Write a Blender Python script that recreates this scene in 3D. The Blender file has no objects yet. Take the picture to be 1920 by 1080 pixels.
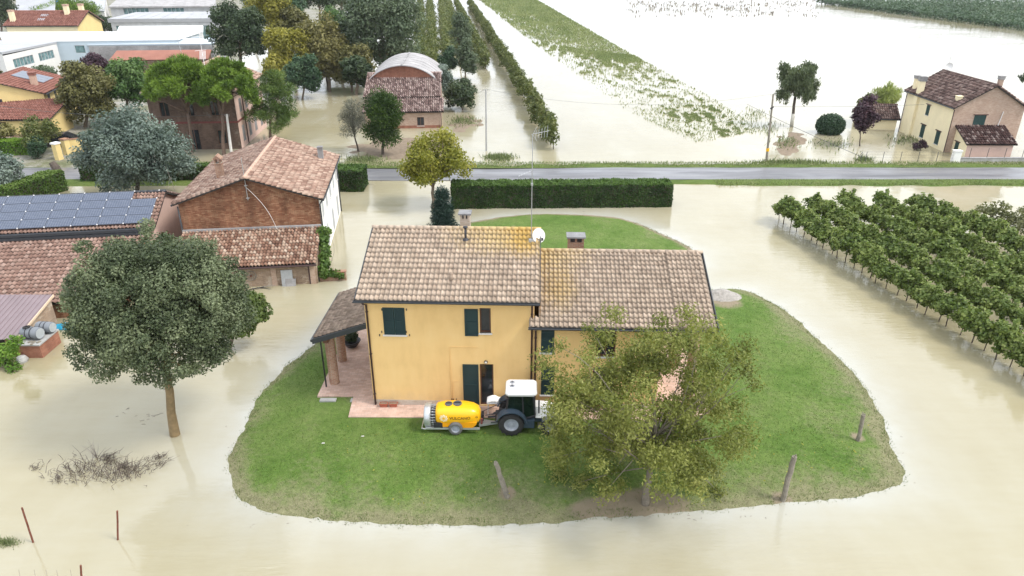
import bpy, math, random
import numpy as np
from mathutils import Vector, Matrix

# ------------------------------------------------------------------ camera, sky, sun, exposure
scene = bpy.context.scene
COL = scene.collection
FPX = 1330.0                      # focal length in photo pixels (1920 wide)
PITCH = math.atan(625 / FPX)      # downward pitch of the drone camera
SN, CS = math.sin(PITCH), math.cos(PITCH)
CH = 20.3                         # camera height above the flood water
cam = bpy.data.cameras.new('camera')
cam.sensor_width = 36.0
cam.lens = 36.0 * FPX / 1920.0
cam.clip_end = 3000
camo = bpy.data.objects.new('camera', cam)
COL.objects.link(camo)
camo.location = (0, 0, CH)
camo.rotation_euler = (math.pi / 2 - PITCH, 0, 0)
scene.camera = camo

world = bpy.data.worlds.new('World')
scene.world = world
world.use_nodes = True
wn = world.node_tree
bg = wn.nodes['Background']
sky = wn.nodes.new('ShaderNodeTexSky')
sky.sky_type = 'NISHITA'
sky.sun_disc = False
sky.sun_elevation = math.radians(52)
sky.sun_rotation = math.radians(108)
sky.dust_density = 4.0
mixw = wn.nodes.new('ShaderNodeMix'); mixw.data_type = 'RGBA'
mixw.inputs[0].default_value = 0.86          # thick even cloud in front of the clear sky
tcw = wn.nodes.new('ShaderNodeTexCoord')
cn = wn.nodes.new('ShaderNodeTexNoise'); cn.inputs['Scale'].default_value = 2.2; cn.inputs['Detail'].default_value = 4
wn.links.new(tcw.outputs['Generated'], cn.inputs['Vector'])
cr_ = wn.nodes.new('ShaderNodeValToRGB')
cr_.color_ramp.elements[0].position = .34; cr_.color_ramp.elements[0].color = (8.0, 8.6, 9.6, 1)
cr_.color_ramp.elements[1].position = .66; cr_.color_ramp.elements[1].color = (11.8, 12.2, 12.7, 1)
wn.links.new(cn.outputs[0], cr_.inputs[0])
wn.links.new(cr_.outputs[0], mixw.inputs[7])
wn.links.new(sky.outputs[0], mixw.inputs[6])
wn.links.new(mixw.outputs[2], bg.inputs[0])
bg.inputs[1].default_value = 0.094

sun = bpy.data.lights.new('sun', 'SUN')
sun.energy = 1.7
sun.angle = math.radians(15)
sun.color = (1.0, 0.95, 0.88)
suno = bpy.data.objects.new('sun', sun)
COL.objects.link(suno)
suno.location = (40, -40, 80)
az = math.radians(108); el = math.radians(52)   # from the right, a little behind the camera
sd = Vector((math.sin(az) * math.cos(el), math.cos(az) * math.cos(el), math.sin(el)))
suno.rotation_euler = sd.to_track_quat('Z', 'Y').to_euler()

scene.view_settings.view_transform = 'Standard'
scene.view_settings.look = 'None'
scene.view_settings.gamma = 1
scene.view_settings.use_curve_mapping = False
scene.view_settings.exposure = 0.95
scene.cycles.max_bounces = 8
scene.cycles.use_denoising = True

# ------------------------------------------------------------------ helpers
rng = np.random.default_rng(11)
random.seed(4)


def ray(px, py):
    u = (px - 960) / FPX; v = (540 - py) / FPX
    return u, CS + v * SN, -SN + v * CS


def at(px, py, z=0.0):
    d = ray(px, py); t = (z - CH) / d[2]
    return Vector((d[0] * t, d[1] * t, z))


def atY(px, py, Y):
    d = ray(px, py); t = Y / d[1]
    return Vector((d[0] * t, Y, CH + d[2] * t))


def depth(p):
    return p[1] * CS - (p[2] - CH) * SN


def N(nt, t, **k):
    n = nt.nodes.new(t)
    for a, b in k.items():
        setattr(n, a, b)
    return n


def newmat(name):
    m = bpy.data.materials.new(name); m.use_nodes = True
    nt = m.node_tree
    return m, nt, nt.nodes['Principled BSDF']


def rgb(c):
    return (c[0], c[1], c[2], 1)


def mixc(nt, fac, a, b, blend='MIX'):
    n = N(nt, 'ShaderNodeMix', data_type='RGBA', blend_type=blend)
    for i, val in ((0, fac), (6, a), (7, b)):
        if isinstance(val, (tuple, list)):
            n.inputs[i].default_value = rgb(val)
        elif isinstance(val, (int, float)):
            n.inputs[i].default_value = val
        else:
            nt.links.new(val, n.inputs[i])
    return n.outputs[2]


def mth(nt, op, a, b=None, clamp=False):
    n = N(nt, 'ShaderNodeMath', operation=op); n.use_clamp = clamp
    for i, val in ((0, a), (1, b)):
        if val is None:
            continue
        if isinstance(val, (int, float)):
            n.inputs[i].default_value = val
        else:
            nt.links.new(val, n.inputs[i])
    return n.outputs[0]


def coords(nt, which='Object'):
    return N(nt, 'ShaderNodeTexCoord').outputs[which]


def wpos(nt):
    return N(nt, 'ShaderNodeNewGeometry').outputs['Position']


def noise(nt, vec, scale, detail=4, rough=.55, stretch=None):
    n = N(nt, 'ShaderNodeTexNoise')
    n.inputs['Scale'].default_value = scale
    n.inputs['Detail'].default_value = detail
    n.inputs['Roughness'].default_value = rough
    if stretch:
        mp = N(nt, 'ShaderNodeMapping'); mp.inputs['Scale'].default_value = stretch[:3]
        if len(stretch) > 3:
            mp.inputs['Rotation'].default_value = (0, 0, stretch[3])
        nt.links.new(vec, mp.inputs[0]); vec = mp.outputs[0]
    nt.links.new(vec, n.inputs['Vector'])
    return n.outputs[0]


def ramp(nt, fac, stops):
    r = N(nt, 'ShaderNodeValToRGB'); e = r.color_ramp.elements
    while len(e) < len(stops):
        e.new(0.5)
    for i, (p, c) in enumerate(stops):
        e[i].position = p
        e[i].color = rgb(c) if isinstance(c, (tuple, list)) else (c, c, c, 1)
    nt.links.new(fac, r.inputs[0])
    return r.outputs[0]


def bump(nt, bsdf, h, strength=.5, dist=.02):
    b = N(nt, 'ShaderNodeBump')
    b.inputs['Strength'].default_value = strength
    b.inputs['Distance'].default_value = dist
    nt.links.new(h, b.inputs['Height'])
    nt.links.new(b.outputs[0], bsdf.inputs['Normal'])


def plain(name, c, rough=.7, var=.2, sc=3.0, metal=0, spec=.4, bmp=.25, coat=0):
    m, nt, b = newmat(name)
    v = coords(nt)
    f = mth(nt, 'ADD', mth(nt, 'MULTIPLY', noise(nt, v, sc, 5), .7), mth(nt, 'MULTIPLY', noise(nt, v, sc * 9, 3), .3))
    lo = [x * (1 - var) for x in c]; hi = [min(1, x * (1 + var)) for x in c]
    nt.links.new(ramp(nt, f, [(.3, lo), (.7, hi)]), b.inputs['Base Color'])
    b.inputs['Roughness'].default_value = rough
    b.inputs['Metallic'].default_value = metal
    b.inputs['Specular IOR Level'].default_value = spec
    b.inputs['Coat Weight'].default_value = coat
    if bmp:
        bump(nt, b, noise(nt, v, sc * 12, 4), bmp, .01)
    return m


def brickmat(name, cols, mortar=(.42, .38, .32), bw=.25, bh=.075, plaster=None, pl_lo=.5, grime=.35, msize=.012):
    m, nt, b = newmat(name)
    v = coords(nt)
    sx = N(nt, 'ShaderNodeSeparateXYZ'); nt.links.new(v, sx.inputs[0])
    cx = N(nt, 'ShaderNodeCombineXYZ')
    nt.links.new(mth(nt, 'ADD', sx.outputs[0], sx.outputs[1]), cx.inputs[0])
    nt.links.new(sx.outputs[2], cx.inputs[1])
    br = N(nt, 'ShaderNodeTexBrick')
    br.inputs['Scale'].default_value = 1
    br.inputs['Brick Width'].default_value = bw
    br.inputs['Row Height'].default_value = bh
    br.inputs['Mortar Size'].default_value = msize
    br.inputs['Mortar Smooth'].default_value = .3
    br.inputs['Color1'].default_value = (0, 0, 0, 1)
    br.inputs['Color2'].default_value = (1, 1, 1, 1)
    br.inputs['Mortar'].default_value = (.5, .5, .5, 1)
    nt.links.new(cx.outputs[0], br.inputs[0])
    vr = noise(nt, v, 1.1, 5, .65)
    rn = noise(nt, cx.outputs[0], 5.0, 3, .6, (1.2, 6, 1))
    fac = mth(nt, 'ADD', mth(nt, 'MULTIPLY', br.outputs['Color'], .35), mth(nt, 'ADD', mth(nt, 'MULTIPLY', vr, .5), mth(nt, 'MULTIPLY', rn, .45)))
    n = len(cols)
    col = ramp(nt, fac, [(.28 + .6 * i / max(1, n - 1), c) for i, c in enumerate(cols)])
    col = mixc(nt, br.outputs['Fac'], col, mortar)
    if grime:
        g = ramp(nt, noise(nt, v, .55, 6, .7, (1, 1, .45)), [(.42, 1 - grime), (.62, 1.0)])
        col = mixc(nt, 1.0, col, g, 'MULTIPLY')
    if plaster:
        pf = ramp(nt, noise(nt, v, .9, 6, .7), [(pl_lo, 0), (pl_lo + .06, 1)])
        col = mixc(nt, pf, col, plaster)
    nt.links.new(col, b.inputs['Base Color'])
    b.inputs['Roughness'].default_value = .9
    b.inputs['Specular IOR Level'].default_value = .2
    h = mth(nt, 'SUBTRACT', mth(nt, 'MULTIPLY', noise(nt, v, 14, 3), .6), br.outputs['Fac'])
    bump(nt, b, h, .7, .02)
    return m


def tilemat(name, cols, lichen=None, moss=.25, rough=.85, rnd=.7):
    """roof tile clay: one shade per tile, plus lichen and weather stains"""
    m, nt, b = newmat(name)
    at_ = N(nt, 'ShaderNodeAttribute', attribute_name='tint')
    oi = N(nt, 'ShaderNodeObjectInfo')
    f = mth(nt, 'FRACT', mth(nt, 'ADD', at_.outputs['Fac'], oi.outputs['Random']))
    v = wpos(nt)
    n = len(cols)
    f2 = mth(nt, 'ADD', mth(nt, 'MULTIPLY', f, rnd), mth(nt, 'MULTIPLY', noise(nt, v, 1.4, 5, .65), 1 - rnd))
    col = ramp(nt, f2, [(.12 + .76 * i / (n - 1), c) for i, c in enumerate(cols)])
    st = ramp(nt, noise(nt, v, 2.6, 6, .75), [(.42, 1 - moss), (.6, 1.0)])
    col = mixc(nt, 1.0, col, st, 'MULTIPLY')
    if lichen:
        for (lx, ly, rx, ry, thr, lc) in lichen:
            sp = N(nt, 'ShaderNodeSeparateXYZ'); nt.links.new(v, sp.inputs[0])
            dx = mth(nt, 'DIVIDE', mth(nt, 'SUBTRACT', sp.outputs[0], lx), rx)
            dy = mth(nt, 'DIVIDE', mth(nt, 'SUBTRACT', sp.outputs[1], ly), ry)
            d = mth(nt, 'SQRT', mth(nt, 'ADD', mth(nt, 'MULTIPLY', dx, dx), mth(nt, 'MULTIPLY', dy, dy)))
            d = mth(nt, 'SUBTRACT', 1.0, d, True)
            d = mth(nt, 'MULTIPLY', d, mth(nt, 'ADD', mth(nt, 'MULTIPLY', noise(nt, v, 4.5, 6, .75, (2.0, .7, 1)), 1.35), mth(nt, 'MULTIPLY', f2, .35)))
            lf = ramp(nt, d, [(thr + .02, 0), (thr + .38, .66)])
            col = mixc(nt, lf, col, lc)
    nt.links.new(col, b.inputs['Base Color'])
    b.inputs['Roughness'].default_value = rough
    b.inputs['Specular IOR Level'].default_value = .25
    bump(nt, b, noise(nt, v, 30, 3), .25, .01)
    return m


def leafmat(name, dark, mid, light, trans=.22, rough=.55, spec=.3):
    m, nt, b = newmat(name)
    at_ = N(nt, 'ShaderNodeAttribute', attribute_name='tint')
    oi = N(nt, 'ShaderNodeObjectInfo')
    f = mth(nt, 'ADD', at_.outputs['Fac'], mth(nt, 'MULTIPLY', mth(nt, 'SUBTRACT', oi.outputs['Random'], .5), .16))
    col = ramp(nt, f, [(.08, dark), (.5, mid), (.95, light)])
    nt.links.new(col, b.inputs['Base Color'])
    b.inputs['Roughness'].default_value = rough
    b.inputs['Specular IOR Level'].default_value = spec
    tr = N(nt, 'ShaderNodeBsdfTranslucent')
    nt.links.new(mixc(nt, 1.0, col, (1.0, 1.1, .6), 'MULTIPLY'), tr.inputs[0])
    mx = N(nt, 'ShaderNodeMixShader'); mx.inputs[0].default_value = trans
    nt.links.new(b.outputs[0], mx.inputs[1]); nt.links.new(tr.outputs[0], mx.inputs[2])
    nt.links.new(mx.outputs[0], nt.nodes['Material Output'].inputs[0])
    return m


# ---- mesh building
class MB:
    def __init__(s):
        s.v = []; s.f = []; s.m = []

    def add(s, vs, fs, mi=0):
        o = len(s.v)
        s.v += [tuple(p) for p in vs]
        s.f += [tuple(i + o for i in f) for f in fs]
        s.m += [mi] * len(fs)

    def poly(s, pts, mi=0):
        s.add(pts, [tuple(range(len(pts)))], mi)

    def hexa(s, p, mi=0):
        s.add(p, [(0, 3, 2, 1), (4, 5, 6, 7), (0, 1, 5, 4), (1, 2, 6, 5), (2, 3, 7, 6), (3, 0, 4, 7)], mi)

    def box(s, a, b, mi=0):
        x0, y0, z0 = a; x1, y1, z1 = b
        s.hexa([(x0, y0, z0), (x1, y0, z0), (x1, y1, z0), (x0, y1, z0), (x0, y0, z1), (x1, y0, z1), (x1, y1, z1), (x0, y1, z1)], mi)

    def slab(s, quad, t, mi=0):
        """a thick sheet: four corners, thickness t downwards along the normal"""
        q = [Vector(p) for p in quad]
        n = (q[1] - q[0]).cross(q[3] - q[0]).normalized()
        if n.z < 0:
            n = -n
        s.hexa([p - n * t for p in q] + q, mi)

    def tube(s, pts, rad, n=8, mi=0, caps=True):
        pts = [Vector(p) for p in pts]
        if isinstance(rad, (int, float)):
            rad = [rad] * len(pts)
        o = len(s.v); ref = None
        for i, p in enumerate(pts):
            d = (pts[min(i + 1, len(pts) - 1)] - pts[max(i - 1, 0)])
            d = d.normalized() if d.length > 1e-9 else Vector((0, 0, 1))
            if ref is None:
                ref = Vector((1, 0, 0)) if abs(d.x) < .8 else Vector((0, 1, 0))
            a = (ref - d * ref.dot(d)).normalized(); b = d.cross(a); ref = a
            for k in range(n):
                t = 2 * math.pi * k / n
                s.v.append(tuple(p + (a * math.cos(t) + b * math.sin(t)) * rad[i]))
        for i in range(len(pts) - 1):
            for k in range(n):
                k2 = (k + 1) % n
                s.f.append((o + i * n + k, o + i * n + k2, o + (i + 1) * n + k2, o + (i + 1) * n + k)); s.m.append(mi)
        if caps:
            s.f.append(tuple(o + k for k in range(n))[::-1]); s.m.append(mi)
            e = o + (len(pts) - 1) * n
            s.f.append(tuple(e + k for k in range(n))); s.m.append(mi)

    def lathe(s, prof, c, axis='z', n=24, mi=0):
        """profile (radius, along) turned round an axis through c"""
        o = len(s.v); c = Vector(c)
        for r, h in prof:
            for k in range(n):
                t = 2 * math.pi * k / n
                a, b = r * math.cos(t), r * math.sin(t)
                p = {'z': (a, b, h), 'y': (a, h, b), 'x': (h, a, b)}[axis]
                s.v.append(tuple(c + Vector(p)))
        for i in range(len(prof) - 1):
            for k in range(n):
                k2 = (k + 1) % n
                s.f.append((o + i * n + k, o + i * n + k2, o + (i + 1) * n + k2, o + (i + 1) * n + k)); s.m.append(mi)

    def build(s, name, mats, parent=None, smooth=False):
        me = bpy.data.meshes.new(name)
        me.from_pydata(s.v, [], s.f)
        for m in (mats if isinstance(mats, (list, tuple)) else [mats]):
            me.materials.append(m)
        me.polygons.foreach_set('material_index', s.m)
        if smooth:
            me.polygons.foreach_set('use_smooth', [True] * len(me.polygons))
        me.update()
        return link(name, me, parent)


def link(name, me, parent=None):
    o = bpy.data.objects.new(name, me)
    COL.objects.link(o)
    if parent is not None:
        o.parent = parent
    return o


def mesh_np(name, V, F, mat, tint=None, smooth=False):
    me = bpy.data.meshes.new(name)
    V = np.asarray(V, np.float32); F = np.asarray(F, np.int32)
    k = F.shape[1]
    me.vertices.add(len(V)); me.vertices.foreach_set('co', V.ravel())
    me.loops.add(F.size); me.loops.foreach_set('vertex_index', F.ravel())
    me.polygons.add(len(F)); me.polygons.foreach_set('loop_start', np.arange(len(F), dtype=np.int32) * k)
    if smooth:
        me.polygons.foreach_set('use_smooth', np.ones(len(F), bool))
    me.update(calc_edges=True)
    if tint is not None:
        a = me.attributes.new('tint', 'FLOAT', 'FACE')
        a.data.foreach_set('value', np.asarray(tint, np.float32))
    me.materials.append(mat)
    return me


def empty(name, loc, rz=0):
    o = bpy.data.objects.new(name, None)
    o.empty_display_size = .3
    COL.objects.link(o)
    o.location = loc; o.rotation_euler = (0, 0, rz)
    return o


def tag(o, label=None, cat=None, group=None, kind=None):
    if label: o['label'] = label
    if cat: o['category'] = cat
    if group: o['group'] = group
    if kind: o['kind'] = kind
    return o


def copy_tree(o, parent=None):
    c = o.copy(); COL.objects.link(c); c.parent = parent
    for ch in o.children:
        copy_tree(ch, c)
    return c


def fbox(mb, fr, a0, a1, b0, b1, c0, c1, mi=0):
    """box in a facade frame: a along the wall, b up, c outwards"""
    o, u, n = fr; z = Vector((0, 0, 1))
    P = lambda a, b, c: o + u * a + z * b + n * c
    mb.hexa([P(a0, b0, c0), P(a1, b0, c0), P(a1, b0, c1), P(a0, b0, c1), P(a0, b1, c0), P(a1, b1, c0), P(a1, b1, c1), P(a0, b1, c1)], mi)


def wall(mb, fr, w, h, holes=(), t=.18, mi=0, b0=0.0):
    """a wall face with real openings and reveals"""
    o, u, n = fr; z = Vector((0, 0, 1))
    P = lambda a, b, c=0: o + u * a + z * b + n * c
    xs = sorted({0, w} | {x for q in holes for x in (q[0], q[2])})
    zs = sorted({b0, h} | {x for q in holes for x in (q[1], q[3])})
    for i in range(len(xs) - 1):
        for j in range(len(zs) - 1):
            cx = (xs[i] + xs[i + 1]) / 2; cz = (zs[j] + zs[j + 1]) / 2
            if any(q[0] < cx < q[2] and q[1] < cz < q[3] for q in holes):
                continue
            mb.poly([P(xs[i], zs[j]), P(xs[i + 1], zs[j]), P(xs[i + 1], zs[j + 1]), P(xs[i], zs[j + 1])], mi)
    for q in holes:
        a, b, c, d = q[:4]
        for (p1, p2) in (((a, b), (c, b)), ((c, b), (c, d)), ((c, d), (a, d)), ((a, d), (a, b))):
            mb.poly([P(*p1), P(*p2), P(*p2, -t), P(*p1, -t)], mi)


# ------------------------------------------------------------------ materials
M = {}
M['yellow'] = plain('yellow_render', (.76, .50, .20), .85, .05, .8, bmp=.15)
def plastermat():
    m, nt, b = newmat('yellow_render')
    v = coords(nt)
    f = mth(nt, 'ADD', mth(nt, 'MULTIPLY', noise(nt, v, .7, 5, .6), .5), mth(nt, 'MULTIPLY', noise(nt, v, 1.6, 5, .65, (1, 1, .22)), .5))
    col = ramp(nt, f, [(.3, (.66, .43, .175)), (.5, (.76, .51, .215)), (.7, (.80, .56, .255))])
    sp = N(nt, 'ShaderNodeSeparateXYZ'); nt.links.new(v, sp.inputs[0])
    low = mth(nt, 'SUBTRACT', 1.0, mth(nt, 'DIVIDE', sp.outputs[2], 1.3), True)
    d = ramp(nt, mth(nt, 'MULTIPLY', low, noise(nt, v, 1.8, 5, .7, (1, 1, .5))), [(.2, 0), (.55, .6)])
    col = mixc(nt, d, col, (.50, .36, .20))
    nt.links.new(col, b.inputs['Base Color']); b.inputs['Roughness'].default_value = .88
    bump(nt, b, noise(nt, v, 26, 4), .2, .01)
    return m


M['yellow'] = plastermat()
M['cream'] = plain('cream_render', (.80, .70, .47), .85, .08, .8)
M['house_yellow'] = plain('pale_yellow_render', (.68, .53, .24), .85, .08, .8)
M['white_render'] = plain('white_render', (.80, .79, .76), .85, .07, 1.2)
M['grey_render'] = plain('grey_render', (.42, .43, .44), .9, .2, .7)
M['stained_concrete'] = plain('stained_concrete', (.27, .265, .265), .9, .45, .5)
M['pale_blue'] = plain('pale_blue_panel', (.42, .50, .56), .7, .06, .5)
M['off_white'] = plain('off_white_panel', (.66, .65, .63), .8, .06, .6)
M['white_roof'] = plain('white_roof_sheet', (.86, .87, .88), .5, .03, .4)
M['grey_roof'] = plain('grey_roof_sheet', (.36, .37, .39), .7, .12, .4)
M['blue_grey_roof'] = plain('blue_grey_roof_sheet', (.42, .48, .53), .5, .08, .4)
M['asbestos'] = plain('weathered_fibre_cement', (.33, .32, .32), .9, .3, .6)
M['pink_render'] = plain('pink_render', (.56, .40, .34), .9, .12, .8)
M['plinth'] = brickmat('plinth_brick', [(.42, .30, .22), (.52, .42, .33), (.60, .50, .42)], (.5, .45, .38), bw=.25, bh=.07, grime=.15)
M['shutter'] = plain('dark_green_paint', (.012, .035, .038), .55, .15, 2, spec=.4, bmp=.1)
M['shutter_green'] = plain('bottle_green_paint', (.02, .055, .05), .6, .15, 2, spec=.4, bmp=.1)
M['gutter'] = plain('dark_metal_gutter', (.03, .034, .04), .45, .2, 3, spec=.5, bmp=0)
M['downpipe'] = plain('brown_downpipe', (.06, .032, .03), .5, .2, 3, bmp=0)
M['wood_frame'] = plain('brown_window_wood', (.11, .045, .025), .5, .25, 6)
M['stone'] = plain('pale_stone', (.62, .60, .57), .8, .1, 4)
M['concrete'] = plain('concrete', (.36, .36, .35), .9, .25, 2)
M['slab_grey'] = plain('grey_slab', (.2, .2, .205), .9, .3, 2)
M['brick'] = brickmat('brick', [(.30, .12, .07), (.40, .2, .12), (.50, .3, .2)], grime=.3)
M['old_brick'] = brickmat('old_weathered_brick', [(.11, .05, .033), (.25, .095, .05), (.36, .17, .095), (.46, .27, .16)], (.22, .14, .09), bw=.28, bh=.085, grime=.5)
M['patched_brick'] = brickmat('patched_brick', [(.24, .15, .1), (.40, .27, .18), (.50, .36, .25)], (.42, .36, .29), plaster=(.46, .38, .30), pl_lo=.52, grime=.35)
M['pink_brick'] = brickmat('pale_pink_brick', [(.36, .21, .15), (.47, .31, .23), (.56, .41, .32)], (.52, .44, .36), grime=.15)
M['shade_brick'] = brickmat('shaded_brown_brick', [(.09, .055, .04), (.145, .09, .065), (.2, .13, .1)], (.18, .14, .11), plaster=(.17, .14, .115), pl_lo=.58, grime=.4)  # brown brick, its colour darkened to carry the shade under the pines
M['red_brick'] = brickmat('red_brick', [(.26, .09, .06), (.36, .14, .09), (.44, .2, .13)], (.34, .2, .14), grime=.3)
M['tile_main'] = tilemat('concrete_tile', [(.29, .22, .165), (.41, .32, .245), (.49, .39, .305), (.56, .46, .365)],
                         lichen=[(.3, 32.6, 6.5, 3.0, .30, (.50, .36, .14)), (.55, 32.3, 1.9, 3.0, .36, (.44, .27, .05)), (2.2, 30.4, 2.2, 3.0, .38, (.42, .29, .11))], moss=.3, rnd=.3)
M['tile_grey'] = tilemat('grey_brown_tile', [(.20, .145, .105), (.29, .215, .16), (.37, .285, .215)], moss=.35)
M['tile_old'] = tilemat('old_clay_tile', [(.19, .11, .085), (.31, .195, .148), (.42, .295, .23), (.52, .40, .32)], moss=.35, rnd=.55)
M['coppo'] = tilemat('mixed_clay_tile', [(.12, .065, .048), (.23, .125, .085), (.34, .205, .145), (.45, .325, .245), (.55, .45, .36)], moss=.3, rnd=.6)
M['tile_rose'] = tilemat('rose_clay_tile', [(.20, .12, .095), (.28, .175, .14), (.35, .235, .19), (.44, .32, .27)], moss=.35, rnd=.5)
M['tile_violet'] = tilemat('violet_clay_tile', [(.12, .075, .068), (.23, .155, .14), (.36, .265, .24), (.49, .39, .35)], moss=.4)
M['tile_right'] = tilemat('dark_mixed_tile', [(.09, .055, .05), (.17, .11, .095), (.27, .18, .155), (.37, .28, .24)], moss=.45)
M['tile_dark'] = tilemat('dark_speckled_tile', [(.055, .03, .028), (.09, .05, .045), (.13, .075, .066), (.42, .34, .3)], moss=.3)
M['tile_red'] = tilemat('red_clay_tile', [(.21, .09, .07), (.26, .115, .09), (.31, .15, .12)], moss=.25)
M['tile_terra'] = tilemat('terracotta_tile', [(.27, .125, .095), (.31, .15, .115), (.35, .18, .14)], moss=.15)
M['terra_sheet'] = plain('terracotta_sheet', (.30, .135, .10), .85, .15, .8)
M['ridge_pink'] = plain('ridge_mortar', (.50, .34, .26), .9, .2, 3)
M['metal'] = plain('galvanised_metal', (.45, .46, .47), .4, .15, 4, metal=.8, bmp=0)
M['dark_metal'] = plain('dark_metal', (.035, .035, .04), .5, .2, 3, metal=.3, bmp=0)
M['rust'] = plain('rusty_iron', (.16, .055, .035), .9, .4, 8)
M['post_wood'] = plain('weathered_post_wood', (.23, .205, .165), .95, .35, 5, bmp=.8)
M['bark'] = plain('bark', (.17, .135, .10), .95, .35, 6, bmp=.8)
M['bark_ochre'] = plain('ochre_bark', (.23, .165, .085), .95, .3, 5, bmp=.7)  # ochre bark of the leaning linden trunk
M['walnut_bark'] = plain('grey_walnut_bark', (.185, .16, .125), .95, .35, 6, bmp=.7)
M['bark_dark'] = plain('dark_bark', (.10, .08, .065), .95, .35, 6, bmp=.8)
M['bark_pine'] = plain('pine_bark', (.16, .11, .085), .95, .35, 6, bmp=.8)
M['twig'] = plain('grey_twig', (.30, .27, .23), .9, .2, 6)
M['whitewash'] = plain('whitewashed_bark', (.5, .48, .42), .9, .15, 4)
M['asphalt'] = None
M['rubber'] = plain('tyre_rubber', (.028, .027, .027), .85, .3, 8, bmp=.4)
M['dusty_rubber'] = plain('dusty_tyre_rubber', (.12, .12, .115), .9, .25, 8, bmp=.4)
M['rim'] = plain('grey_wheel_paint', (.30, .32, .36), .5, .2, 5, bmp=0)
M['tractor_white'] = plain('white_paint', (.80, .80, .80), .35, .06, 3, coat=.3, bmp=0)
M['tractor_blue'] = plain('dark_blue_paint', (.035, .055, .08), .4, .15, 3, coat=.3, bmp=0)
M['tractor_grey'] = plain('grey_paint', (.09, .10, .115), .5, .2, 3, bmp=0)
M['tank_yellow'] = plain('yellow_plastic', (.86, .46, .012), .35, .05, 1.5, coat=.2, bmp=0)
M['tank_orange'] = plain('deep_yellow_plastic', (.74, .32, .008), .4, .05, 1.5, bmp=0)
M['print_dark'] = plain('dark_print', (.09, .035, .015), .6, .05, 2, bmp=0)
M['print_white'] = plain('white_print', (.86, .74, .5), .6, .05, 2, bmp=0)
M['silver'] = plain('silver_paint', (.52, .54, .56), .35, .1, 3, metal=.6, bmp=0)
M['terracotta'] = plain('terracotta', (.34, .10, .06), .85, .2, 5)
M['blue_tarp'] = plain('blue_tarpaulin', (.02, .30, .50), .4, .25, 3, bmp=.6)
M['barrel'] = plain('grey_plastic_barrel', (.17, .185, .205), .5, .15, 4, bmp=0)
M['barrel_light'] = plain('pale_barrel_lid', (.34, .37, .39), .5, .1, 4, bmp=0)
M['tin_violet'] = plain('mauve_tin_sheet', (.20, .155, .165), .45, .12, 1, bmp=0)
M['timber_pale'] = plain('pale_timber', (.62, .48, .34), .8, .15, 5)
M['planks_dark'] = plain('dark_planks', (.03, .025, .022), .85, .4, 4, bmp=.5)
M['gravel'] = plain('gravel', (.30, .28, .255), 1, .35, 6, bmp=1.0)
M['white_plastic'] = plain('white_plastic', (.78, .78, .78), .5, .05, 3, bmp=0)
M['red_band'] = plain('red_band', (.17, .05, .045), .8, .2, 3)
M['car_black'] = plain('black_car_paint', (.012, .013, .017), .25, .1, 3, coat=.6, bmp=0)
M['soil'] = plain('soil', (.20, .155, .11), 1, .3, 2, bmp=.6)
M['fence_metal'] = plain('dark_fence_metal', (.07, .075, .075), .6, .2, 4, bmp=0)
M['lamp_glass'] = plain('lamp_glass', (.6, .57, .5), .3, .05, 4, bmp=0)
M['solar_far'] = plain('dull_panel', (.16, .18, .22), .5, .1, 1, bmp=0)
M['blue_cloth'] = plain('blue_netting', (.02, .13, .42), .7, .2, .8)


def glassmat(name, c=(.012, .014, .016), rough=.06):
    m, nt, b = newmat(name)
    n = noise(nt, coords(nt), 1.5, 3)
    nt.links.new(ramp(nt, n, [(.35, c), (.7, [x * 2.6 for x in c])]), b.inputs['Base Color'])
    b.inputs['Roughness'].default_value = rough
    b.inputs['IOR'].default_value = 1.5
    return m


M['glass'] = glassmat('window_glass')
M['glass_green'] = glassmat('green_industrial_glass', (.07, .12, .125), .15)
M['cab_glass'] = glassmat('tinted_cab_glass', (.012, .024, .02), .04)


def cabglass():
    m, nt, b = newmat('tinted_cab_glass')
    b.inputs['Base Color'].default_value = (.012, .026, .02, 1); b.inputs['Roughness'].default_value = .03
    tr = N(nt, 'ShaderNodeBsdfTransparent'); tr.inputs[0].default_value = (.55, .72, .62, 1)
    mx = N(nt, 'ShaderNodeMixShader'); mx.inputs[0].default_value = .62
    nt.links.new(b.outputs[0], mx.inputs[1]); nt.links.new(tr.outputs[0], mx.inputs[2])
    nt.links.new(mx.outputs[0], nt.nodes['Material Output'].inputs[0])
    return m


M['cab_glass'] = cabglass()


def solarmat():
    m, nt, b = newmat('solar_cells')
    v = coords(nt)
    br = N(nt, 'ShaderNodeTexBrick'); br.offset = 0
    br.inputs['Scale'].default_value = 1
    br.inputs['Brick Width'].default_value = .16; br.inputs['Row Height'].default_value = .155
    br.inputs['Mortar Size'].default_value = .008
    nt.links.new(v, br.inputs[0])
    base = ramp(nt, noise(nt, v, 2, 3), [(.3, (.035, .05, .085)), (.7, (.055, .072, .115))])
    nt.links.new(mixc(nt, br.outputs['Fac'], base, (.17, .19, .235)), b.inputs['Base Color'])
    b.inputs['Roughness'].default_value = .25
    b.inputs['Specular IOR Level'].default_value = .6
    return m


M['solar'] = solarmat()
M['panel_frame'] = plain('panel_frame', (.085, .10, .135), .4, .05, 3, bmp=0)


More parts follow.
